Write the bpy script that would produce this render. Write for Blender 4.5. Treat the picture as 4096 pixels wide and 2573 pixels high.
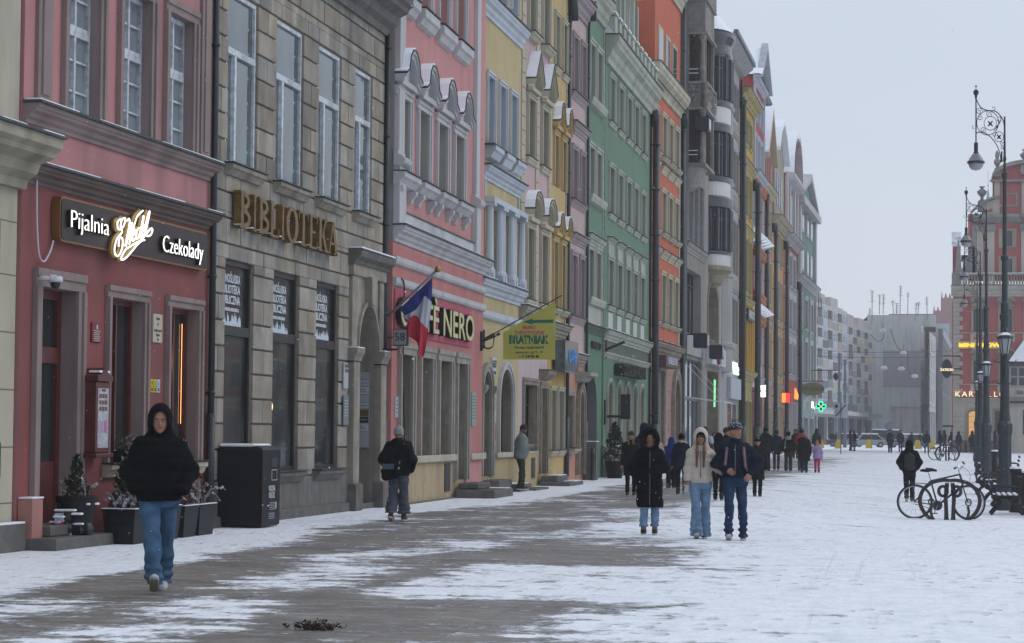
import bpy, bmesh, math, random
import numpy as np
from mathutils import Vector, Matrix, Euler
for o in list(bpy.data.objects): bpy.data.objects.remove(o)
scn = bpy.context.scene
COL = scn.collection
random.seed(7)
# ------------------------------------------------------------------ camera
cam_d = bpy.data.cameras.new("camera"); cam = bpy.data.objects.new("camera", cam_d); COL.objects.link(cam)
cam_d.sensor_width = 36.0; cam_d.lens = 9600/4096*36.0
cam_d.clip_start = 0.5; cam_d.clip_end = 4000
cam.location = (0, 0, 1.62)
cam.rotation_euler = (1.6166514, -0.0089905, 0.1760656)
scn.camera = cam
# ------------------------------------------------------------------ sky and sun
world = bpy.data.worlds.new("World"); scn.world = world; world.use_nodes = True
wn = world.node_tree; wn.nodes.clear()
w_out = wn.nodes.new("ShaderNodeOutputWorld"); w_bg = wn.nodes.new("ShaderNodeBackground")
sky = wn.nodes.new("ShaderNodeTexSky"); sky.sky_type = 'NISHITA'; sky.sun_disc = False
SUN_EL, SUN_AZ = math.radians(38), math.radians(60)
sky.sun_elevation = SUN_EL; sky.sun_rotation = SUN_AZ; sky.dust_density = 3; sky.air_density = 1.2
mixn = wn.nodes.new("ShaderNodeMixRGB"); mixn.inputs[0].default_value = 0.93
grad = wn.nodes.new("ShaderNodeValToRGB"); tc = wn.nodes.new("ShaderNodeTexCoord"); sx = wn.nodes.new("ShaderNodeSeparateXYZ")
wn.links.new(tc.outputs['Generated'], sx.inputs[0]); wn.links.new(sx.outputs['Z'], grad.inputs[0])
grad.color_ramp.elements[0].position = 0.0; grad.color_ramp.elements[0].color = (0.63, 0.675, 0.75, 1)
grad.color_ramp.elements[1].position = 1.0; grad.color_ramp.elements[1].color = (0.76, 0.83, 0.95, 1)
e = grad.color_ramp.elements.new(0.15); e.color = (0.595, 0.665, 0.775, 1)
mul = wn.nodes.new("ShaderNodeVectorMath"); mul.operation = 'SCALE'; mul.inputs['Scale'].default_value = 10.9
wn.links.new(grad.outputs[0], mul.inputs[0])
wn.links.new(sky.outputs[0], mixn.inputs[1]); wn.links.new(mul.outputs[0], mixn.inputs[2])
cl = wn.nodes.new('ShaderNodeTexNoise'); cl.inputs['Scale'].default_value = 3.0; cl.inputs['Detail'].default_value = 5
wn.links.new(tc.outputs['Generated'], cl.inputs['Vector'])
clr = wn.nodes.new('ShaderNodeMapRange'); clr.inputs[1].default_value = .3; clr.inputs[2].default_value = .7; clr.inputs[3].default_value = .955; clr.inputs[4].default_value = 1.045
wn.links.new(cl.outputs[0], clr.inputs[0])
clm = wn.nodes.new('ShaderNodeVectorMath'); clm.operation = 'SCALE'
wn.links.new(mixn.outputs[0], clm.inputs[0]); wn.links.new(clr.outputs[0], clm.inputs['Scale'])
wn.links.new(clm.outputs[0], w_bg.inputs[0]); w_bg.inputs[1].default_value = 0.1
wn.links.new(w_bg.outputs[0], w_out.inputs[0])
sun_d = bpy.data.lights.new("sun", 'SUN'); sun = bpy.data.objects.new("sun", sun_d); COL.objects.link(sun)
sun_d.energy = 0.5; sun_d.angle = math.radians(25); sun_d.color = (1.0, 0.97, 0.93)
sun.rotation_euler = (math.radians(90)-SUN_EL, 0, math.radians(180)-SUN_AZ)
sun.location = (20, -20, 60)
scn.view_settings.view_transform = 'Standard'; scn.view_settings.look = 'None'
scn.view_settings.gamma = 1.0; scn.view_settings.use_curve_mapping = False
scn.view_settings.exposure = 0.0
scn.cycles.max_bounces = 6; scn.cycles.diffuse_bounces = 3; scn.cycles.glossy_bounces = 3
# ------------------------------------------------------------------ materials
MATS = {}
def mat(name, col=(.5,.5,.5), rough=.8, var=0., vscale=2., bump=0., bscale=30., metal=0., emit=None, estr=1., spec=.3,
        stain=0., vcol=False, detail=6):
    if name in MATS: return MATS[name]
    m = bpy.data.materials.new(name); m.use_nodes = True; MATS[name] = m
    nt = m.node_tree; b = nt.nodes['Principled BSDF']
    b.inputs['Roughness'].default_value = rough; b.inputs['Metallic'].default_value = metal
    b.inputs['Specular IOR Level'].default_value = spec
    b.inputs['Base Color'].default_value = (*col, 1)
    geo = nt.nodes.new('ShaderNodeTexCoord'); src = None
    def noise(scale, det=4, stretch=None):
        n = nt.nodes.new('ShaderNodeTexNoise'); n.inputs['Scale'].default_value = scale; n.inputs['Detail'].default_value = det
        if stretch:
            mp = nt.nodes.new('ShaderNodeMapping'); mp.inputs['Scale'].default_value = stretch
            nt.links.new(geo.outputs['Object'], mp.inputs[0]); nt.links.new(mp.outputs[0], n.inputs['Vector'])
        else: nt.links.new(geo.outputs['Object'], n.inputs['Vector'])
        return n
    if var > 0 or stain > 0 or vcol:
        cur = nt.nodes.new('ShaderNodeRGB'); cur.outputs[0].default_value = (*col, 1); cur = cur.outputs[0]
        if var > 0:
            n = noise(vscale, detail)
            mr = nt.nodes.new('ShaderNodeMapRange'); mr.inputs[1].default_value = .3; mr.inputs[2].default_value = .7
            mr.inputs[3].default_value = 1-var; mr.inputs[4].default_value = 1+var
            nt.links.new(n.outputs[0], mr.inputs[0])
            v = nt.nodes.new('ShaderNodeVectorMath'); v.operation = 'SCALE'
            nt.links.new(cur, v.inputs[0]); nt.links.new(mr.outputs[0], v.inputs['Scale']); cur = v.outputs[0]
        if stain > 0:
            n = noise(1.0, 5, (1.6, 1.6, .22))
            mr = nt.nodes.new('ShaderNodeMapRange'); mr.inputs[1].default_value = .44; mr.inputs[2].default_value = .72
            mr.inputs[3].default_value = 0; mr.inputs[4].default_value = min(.8, stain*1.35)
            nt.links.new(n.outputs[0], mr.inputs[0])
            mx = nt.nodes.new('ShaderNodeMixRGB'); mx.inputs[2].default_value = (.10, .085, .075, 1)
            nt.links.new(mr.outputs[0], mx.inputs[0]); nt.links.new(cur, mx.inputs[1]); cur = mx.outputs[0]
        if vcol:
            a = nt.nodes.new('ShaderNodeAttribute'); a.attribute_name = 'tint'
            v = nt.nodes.new('ShaderNodeVectorMath'); v.operation = 'MULTIPLY'
            nt.links.new(cur, v.inputs[0]); nt.links.new(a.outputs['Color'], v.inputs[1]); cur = v.outputs[0]
        nt.links.new(cur, b.inputs['Base Color'])
    if bump > 0:
        n = noise(bscale, 5); bp = nt.nodes.new('ShaderNodeBump'); bp.inputs['Strength'].default_value = bump
        bp.inputs['Distance'].default_value = .02
        nt.links.new(n.outputs[0], bp.inputs['Height']); nt.links.new(bp.outputs[0], b.inputs['Normal'])
    if emit:
        b.inputs['Emission Color'].default_value = (*emit, 1); b.inputs['Emission Strength'].default_value = estr
    return m
def plaster(name, col=(.5,.5,.5), var=.1, stain=.25, rough=.85): return mat(name, col, rough, var=var, vscale=.9, bump=.25, bscale=40, stain=stain)
def stone(name, col=(.5,.5,.5), var=.22, stain=.3): return mat(name, col, .85, var=var, vscale=3.5, bump=.5, bscale=25, stain=stain)
SNOW = mat('snow', (.84,.87,.92), .75, var=.04, vscale=6, bump=.6, bscale=18, spec=.2)
FLASH = mat('sheet_metal_flashing', (.045,.052,.06), .5, var=.3, vscale=6, metal=.2)
BLACK = mat('black_metal', (.012,.013,.016), .4, spec=.5)
PIPE = mat('drainpipe_metal', (.02,.022,.028), .42, var=.3, vscale=4, spec=.5)
WHITE = mat('white_paint', (.60,.63,.68), .6, var=.12, vscale=5)
OLDWHITE = mat('flaking_white_paint', (.55,.59,.64), .65, var=.3, vscale=9, stain=.35)
CREAM = plaster('cream_trim', (.44,.41,.33), .12, .35)
GLASSD = mat('dark_glass', (.018,.024,.026), .06, spec=.7, bump=.05, bscale=1.2)
GLASSG = mat('pale_reflecting_glass', (.07,.10,.105), .05, var=.5, vscale=.7, spec=.9, bump=.1, bscale=1.1)
GLASSL = mat('shop_glass', (.035,.04,.042), .04, var=.8, vscale=1.1, spec=.6, bump=.08, bscale=.8)
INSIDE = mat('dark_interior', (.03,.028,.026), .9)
BLIND = mat('dusty_pane', (.20,.23,.26), .25, var=.2, vscale=2, spec=.6)
GRAN = stone('grey_granite', (.12,.115,.11), .25, .3)
def text_mesh(body, size, depth, material, xs=1., bold=0., align='CENTER', spacing=1.):
    c = bpy.data.curves.new('lettering', 'FONT'); c.body = body; c.size = size; c.extrude = depth/2
    c.align_x = align; c.align_y = 'CENTER'; c.offset = bold; c.space_character = spacing; c.resolution_u = 3
    o = bpy.data.objects.new('tmp_text', c); COL.objects.link(o)
    bpy.context.view_layer.update()
    me = bpy.data.meshes.new_from_object(o.evaluated_get(bpy.context.evaluated_depsgraph_get()))
    bpy.data.objects.remove(o); bpy.data.curves.remove(c)
    me.materials.clear(); me.materials.append(material)
    for v in me.vertices: v.co.x *= xs
    return me
# ------------------------------------------------------------------ mesh builder
class MB:
    def __init__(s): s.v=[]; s.f=[]; s.m=[]; s.mats=[]; s.t=None
    def mi(s, m):
        if m not in s.mats: s.mats.append(m)
        return s.mats.index(m)
    def add(s, vs, fs, m):
        o=len(s.v); s.v+=[tuple(p) for p in vs]; k=s.mi(m)
        for f in fs: s.f.append([i+o for i in f]); s.m.append(k)
    def quad(s,a,b,c,d,m): s.add([a,b,c,d],[(0,1,2,3)],m)
    def box(s,x0,x1,y0,y1,z0,z1,m):
        s.add([(x0,y0,z0),(x1,y0,z0),(x1,y1,z0),(x0,y1,z0),(x0,y0,z1),(x1,y0,z1),(x1,y1,z1),(x0,y1,z1)],
              [(0,3,2,1),(4,5,6,7),(0,1,5,4),(1,2,6,5),(2,3,7,6),(3,0,4,7)],m)
    # facade boxes: u along wall, d outward (negative local y)
    def fb(s,u0,u1,d0,d1,z0,z1,m): s.box(u0,u1,-d1,-d0,z0,z1,m)
    def rb(s,u0,u1,d0,d1,z0,z1,m,c=.02):   # box with chamfered edges
        x0,x1,y0,y1=u0,u1,-d1,-d0; P=[]
        for z,i in ((z0,c),(z0+c,0),(z1-c,0),(z1,c)):
            P.append([(x0+i,y0+i+0*c,z),(x1-i,y0+i,z),(x1-i,y1-i,z),(x0+i,y1-i,z)])
        vs=[p for r in P for p in r]; fs=[(3,2,1,0),(12,13,14,15)]
        for r in range(3):
            for k in range(4): a=r*4+k; b=r*4+(k+1)%4; fs.append((a,b,b+4,a+4))
        s.add(vs,fs,m)
    def prism(s, poly, d0, d1, m):         # polygon in (u,z), thickness d0..d1 outward
        n=len(poly); vs=[(u,-d0,z) for u,z in poly]+[(u,-d1,z) for u,z in poly]
        fs=[tuple(range(n)), tuple(range(2*n-1,n-1,-1))]+[(i,(i+1)%n,n+(i+1)%n,n+i) for i in range(n)]
        s.add(vs,fs,m)
    def profile(s,u0,u1,pr,m,ends=True,sl=0.):   # pr list of (d,z)
        n=len(pr); vs=[(u0,-d,z) for d,z in pr]+[(u1,-d,z+sl) for d,z in pr]
        fs=[(i,(i+1)%n,n+(i+1)%n,n+i) for i in range(n)]
        if ends: fs+=[tuple(range(n)),tuple(range(2*n-1,n-1,-1))]
        s.add(vs,fs,m)
    def tube(s,pts,r,m,n=8,cap=True):
        pts=[Vector(p) for p in pts]; N=len(pts); rs=[r]*N if not hasattr(r,'__len__') else list(r)
        vs=[]; up=None
        for i,p in enumerate(pts):
            t=(pts[min(i+1,N-1)]-pts[max(i-1,0)])
            if t.length<1e-9: t=Vector((0,0,1))
            t.normalize()
            if up is None:
                up=Vector((0,0,1)) if abs(t.z)<.9 else Vector((1,0,0))
            x=t.cross(up)
            if x.length<1e-4: up=Vector((1,0,0)) if abs(t.x)<.9 else Vector((0,1,0)); x=t.cross(up)
            x.normalize(); y=x.cross(t).normalized(); up=y
            for k in range(n):
                a=2*math.pi*k/n; vs.append(p+x*math.cos(a)*rs[i]+y*math.sin(a)*rs[i])
        fs=[]
        for i in range(N-1):
            for k in range(n): a=i*n+k; b=i*n+(k+1)%n; fs.append((a,b,b+n,a+n))
        if cap: fs+=[tuple(range(n-1,-1,-1)),tuple(range((N-1)*n,N*n))]
        s.add(vs,fs,m)
    def lathe(s,prof,c,m,n=16,sy=1.,sx=1.,a0=0.):
        vs=[]; 
        for r,z in prof:
            for k in range(n): a=a0+2*math.pi*k/n; vs.append((c[0]+r*math.cos(a)*sx,c[1]+r*math.sin(a)*sy,c[2]+z))
        fs=[]
        for i in range(len(prof)-1):
            for k in range(n): a=i*n+k; b=i*n+(k+1)%n; fs.append((a,b,b+n,a+n))
        fs+=[tuple(range(n-1,-1,-1)),tuple(range((len(prof)-1)*n,len(prof)*n))]
        s.add(vs,fs,m)
    def sphere(s,c,r,m,n=10,sz=1.):
        pr=[(max(1e-4,r*math.sin(math.pi*i/n)),-r*sz*math.cos(math.pi*i/n)) for i in range(n+1)]
        s.lathe(pr,c,m,n=max(6,n))
    def text(s,me,M):
        o=len(s.v); s.v+=[tuple(M@v.co) for v in me.vertices]; k=s.mi(me.materials[0])
        for p in me.polygons: s.f.append([i+o for i in p.vertices]); s.m.append(k)
    def build(s,name,parent=None,loc=(0,0,0),M=None,smooth=False,tint=None):
        me=bpy.data.meshes.new(name); L=Vector(loc)
        me.from_pydata([(v[0]-L[0],v[1]-L[1],v[2]-L[2]) for v in s.v],[],s.f)
        for m in s.mats: me.materials.append(m)
        me.polygons.foreach_set('material_index',s.m)
        if smooth: me.polygons.foreach_set('use_smooth',[True]*len(s.f))
        me.update()
        bm=bmesh.new(); bm.from_mesh(me); bmesh.ops.recalc_face_normals(bm,faces=bm.faces); bm.to_mesh(me); bm.free()
        if s.t is not None or tint is not None:
            ca=me.color_attributes.new('tint','FLOAT_COLOR','POINT')
            arr=np.ones((len(s.v),4),dtype=np.float32); arr[:len(s.t)]=s.t; ca.data.foreach_set('color',arr.ravel())
        return link(name,me,parent,loc,M)
def link(name,me,parent=None,loc=(0,0,0),M=None):
    o=bpy.data.objects.new(name,me); COL.objects.link(o)
    if parent is not None: o.parent=parent; o.location=loc
    elif M is not None: o.matrix_world=M@Matrix.Translation(loc)
    else: o.location=loc
    return o
def tag(o,label=None,cat=None,group=None,kind=None):
    if label: o['label']=label
    if cat: o['category']=cat
    if group: o['group']=group
    if kind: o['kind']=kind
    return o
def empty(name,label,cat,M=None,loc=(0,0,0),rz=0.,group=None):
    o=bpy.data.objects.new(name,None); COL.objects.link(o); o.empty_display_size=.3
    if M is not None: o.matrix_world=M
    else: o.location=loc; o.rotation_euler=(0,0,rz)
    return tag(o,label,cat,group)
def ss(a,b,x): t=min(1,max(0,(x-a)/(b-a))); return t*t*(3-2*t)
def G(x,y): return .27*ss(75,170,y)-.27*ss(-6,0,x)*ss(30,50,y)*(1-ss(75,120,y))
def TM(x,y,z,rx=0,ry=0,rz=0,sx=1,sy=1,sz=1):
    return Matrix.Translation((x,y,z))@Euler((rx,ry,rz)).to_matrix().to_4x4()@Matrix.Diagonal((sx,sy,sz,1))
# ------------------------------------------------------------------ ground: snow over granite paving
def ground_material():
    m=bpy.data.materials.new('snow_dusted_paving'); m.use_nodes=True; nt=m.node_tree; b=nt.nodes['Principled BSDF']
    N=nt.nodes.new; L=nt.links.new
    tcg=N('ShaderNodeTexCoord'); sep=N('ShaderNodeSeparateXYZ'); L(tcg.outputs['Object'],sep.inputs[0])
    def noise(scale,det,st=(1,1,1),rough=.55,dist=0.):
        mp=N('ShaderNodeMapping'); mp.inputs['Scale'].default_value=st; L(tcg.outputs['Object'],mp.inputs[0])
        n=N('ShaderNodeTexNoise'); n.inputs['Scale'].default_value=scale; n.inputs['Detail'].default_value=det
        n.inputs['Roughness'].default_value=rough; n.inputs['Distortion'].default_value=dist
        L(mp.outputs[0],n.inputs['Vector']); return n.outputs[0]
    def math_(op,a,c=None,clamp=False):
        n=N('ShaderNodeMath'); n.operation=op; n.use_clamp=clamp
        for i,x in enumerate((a,c)):
            if x is None: continue
            if isinstance(x,(int,float)): n.inputs[i].default_value=x
            else: L(x,n.inputs[i])
        return n.outputs[0]
    def mr(x,a,c,d,e_):
        n=N('ShaderNodeMapRange'); n.inputs[1].default_value=a; n.inputs[2].default_value=c; n.inputs[3].default_value=d; n.inputs[4].default_value=e_
        n.interpolation_type='SMOOTHSTEP'; L(x,n.inputs[0]); return n.outputs[0]
    X=sep.outputs['X']; Y=sep.outputs['Y']
    # lane profile across the street: snow strip by the wall, swept lane, drifts, then full snow
    wob=math_('MULTIPLY',math_('SUBTRACT',noise(.16,4,(1,.5,1)),.5),3.2)
    Xn=math_('DIVIDE',math_('ADD',math_('ADD',X,wob),12.),12.)
    def ramp(pts):
        r=N('ShaderNodeValToRGB'); L(Xn,r.inputs[0]); el=r.color_ramp.elements
        el[0].position=pts[0][0]; el[0].color=(pts[0][1],)*3+(1,); el[1].position=pts[-1][0]; el[1].color=(pts[-1][1],)*3+(1,)
        for p,v in pts[1:-1]: e_=el.new(p); e_.color=(v,v,v,1)
        return r.outputs[0]
    P=lambda x:(x+12)/12
    nearr=ramp([(0,.95),(P(-9.6),.9),(P(-8.7),.36),(P(-7.9),.28),(P(-7.0),.58),(P(-6.2),.52),(P(-5.6),.24),(P(-3.9),.34),(P(-2.6),.66),(P(-1.2),.9),(1,1)])
    farr=ramp([(0,.95),(P(-10.2),.9),(P(-9.5),.45),(P(-8.3),.34),(P(-6.4),.44),(P(-5.2),.66),(P(-3.4),.84),(P(-1.5),.92),(1,1)])
    fm=N('ShaderNodeMixRGB'); L(mr(Y,32,39,0.,1.),fm.inputs[0]); L(nearr,fm.inputs[1]); L(farr,fm.inputs[2]); lane=fm.outputs[0]
    near=math_('MULTIPLY',mr(Y,19,27,.50,0.),mr(X,-5.5,-8,0.,1.))
    lane=math_('MAXIMUM',lane,near)
    bd=math_('MULTIPLY',math_('MULTIPLY',mr(math_('ADD',Y,math_('MULTIPLY',wob,.7)),21.5,23.5,0.,.68),mr(Y,28.0,30.5,1.,0.)),mr(X,-6.6,-5.2,0.,1.))
    lane=math_('MAXIMUM',lane,bd)
    lane=math_('MAXIMUM',lane,math_('MULTIPLY',mr(Y,110,160,0.,.8),mr(X,-11,-8,.5,1.)))
    n1=noise(.5,9,(1.1,.8,1),.72,.5); n2=noise(3.2,6,(1.0,.8,1),.6); n3=noise(14,4)
    n4=noise(1.5,6,(.45,1.5,1),.65)
    nn=math_('ADD',math_('MULTIPLY',n1,.38),math_('ADD',math_('MULTIPLY',n4,.26),math_('ADD',math_('MULTIPLY',n2,.22),math_('MULTIPLY',n3,.14))))
    thr=mr(lane,0.,1.,.59,.38)
    d=math_('SUBTRACT',nn,thr)
    cov=mr(d,-.02,.045,0.,1.)
    # tyre and melt streaks that cross the square
    st=noise(.9,3,(.06,1,1),.5); stm=mr(st,.60,.68,0.,.62)
    stm=math_('MULTIPLY',stm,mr(Y,50,75,0.,1.)); stm=math_('MULTIPLY',stm,mr(n2,.35,.6,.4,1.))
    cov=math_('MULTIPLY',cov,math_('SUBTRACT',1.,stm))
    # paving slabs
    br=N('ShaderNodeTexBrick'); mp=N('ShaderNodeMapping'); mp.inputs['Rotation'].default_value=(0,0,math.radians(90)); L(tcg.outputs['Object'],mp.inputs[0]); L(mp.outputs[0],br.inputs['Vector'])
    br.inputs['Scale'].default_value=1.0; br.inputs['Brick Width'].default_value=1.1; br.inputs['Row Height'].default_value=.55
    br.inputs['Mortar Size'].default_value=.008; br.inputs['Color1'].default_value=(.185,.165,.148,1); br.inputs['Color2'].default_value=(.21,.19,.168,1); br.inputs['Mortar'].default_value=(.13,.115,.10,1)
    wet=N('ShaderNodeMixRGB'); wet.blend_type='MULTIPLY'; L(mr(noise(.7,5),.4,.65,0.,1.),wet.inputs[0]); L(br.outputs[0],wet.inputs[1]); wet.inputs[2].default_value=(.66,.66,.67,1)
    frost=N('ShaderNodeMixRGB'); L(mr(noise(3.5,8,(.6,1.2,1),.75),.46,.72,0.,.6),frost.inputs[0]); L(wet.outputs[0],frost.inputs[1]); frost.inputs[2].default_value=(.42,.44,.47,1)
    sn=N('ShaderNodeMixRGB'); L(mr(n2,.3,.7,0.,1.),sn.inputs[0]); sn.inputs[1].default_value=(.78,.82,.88,1); sn.inputs[2].default_value=(.88,.91,.955,1)
    tr=N('ShaderNodeMixRGB'); L(mr(noise(1.6,6,(1,.6,1),.68),.50,.68,0.,.42),tr.inputs[0]); L(sn.outputs[0],tr.inputs[1]); tr.inputs[2].default_value=(.62,.66,.72,1)
    fp=N('ShaderNodeMixRGB'); L(mr(noise(5.5,4,(1,.7,1),.6),.57,.70,0.,.34),fp.inputs[0]); L(tr.outputs[0],fp.inputs[1]); fp.inputs[2].default_value=(.56,.60,.67,1)
    vor=N('ShaderNodeTexVoronoi'); vor.inputs['Scale'].default_value=2.4; vor.inputs['Randomness'].default_value=1.; mpv=N('ShaderNodeMapping'); mpv.inputs['Scale'].default_value=(1.5,.8,1); L(tcg.outputs['Object'],mpv.inputs[0]); L(mpv.outputs[0],vor.inputs['Vector'])
    foot=math_('MULTIPLY',mr(vor.outputs['Distance'],.16,.30,1.,0.),mr(noise(.35,3),.42,.56,0.,1.))
    tn=noise(.55,2,(1,.045,1),.4,.3); tb=math_('ABSOLUTE',math_('SUBTRACT',tn,.5)); tb2=math_('ABSOLUTE',math_('SUBTRACT',tb,.045))
    trk=math_('MULTIPLY',mr(tb2,.004,.012,1.,0.),mr(noise(.22,3),.44,.58,0.,1.))
    dark=math_('MAXIMUM',math_('MULTIPLY',foot,.36),math_('MULTIPLY',trk,.10))
    fm2=N('ShaderNodeMixRGB'); L(dark,fm2.inputs[0]); L(fp.outputs[0],fm2.inputs[1]); fm2.inputs[2].default_value=(.40,.42,.46,1)
    mx=N('ShaderNodeMixRGB'); L(cov,mx.inputs[0]); L(frost.outputs[0],mx.inputs[1]); L(fm2.outputs[0],mx.inputs[2])
    L(mx.outputs[0],b.inputs['Base Color'])
    rg=mr(cov,0.,1.,.5,.8); L(rg,b.inputs['Roughness']); b.inputs['Specular IOR Level'].default_value=.25
    h=math_('ADD',math_('MULTIPLY',cov,math_('SUBTRACT',1.3,math_('ADD',math_('MULTIPLY',foot,.8),math_('MULTIPLY',trk,.12)))),math_('ADD',math_('MULTIPLY',n2,1.2),math_('MULTIPLY',noise(11,5),.7)))
    bp=N('ShaderNodeBump'); bp.inputs['Strength'].default_value=.8; bp.inputs['Distance'].default_value=.05; L(h,bp.inputs['Height']); L(bp.outputs[0],b.inputs['Normal'])
    return m
gm=ground_material()
mb=MB()
xs=[-260,-150,-80,-40,-25,-18,-14]+[-12+i*.75 for i in range(25)]+[8,12,20,40,80,150,260]
ys=[-60,-10,5,10]+[12+i*1.5 for i in range(28)]+[56+i*4 for i in range(32)]+[190,210,240,300,400,500,650]
vs=[(x,y,G(x,y)) for y in ys for x in xs]; nx=len(xs)
fs=[(j*nx+i,j*nx+i+1,(j+1)*nx+i+1,(j+1)*nx+i) for j in range(len(ys)-1) for i in range(nx-1)]
mb.add(vs,fs,gm); g=mb.build('ground',smooth=True); tag(g,'snow dusted stone paving of the square','ground',kind='structure')
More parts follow.
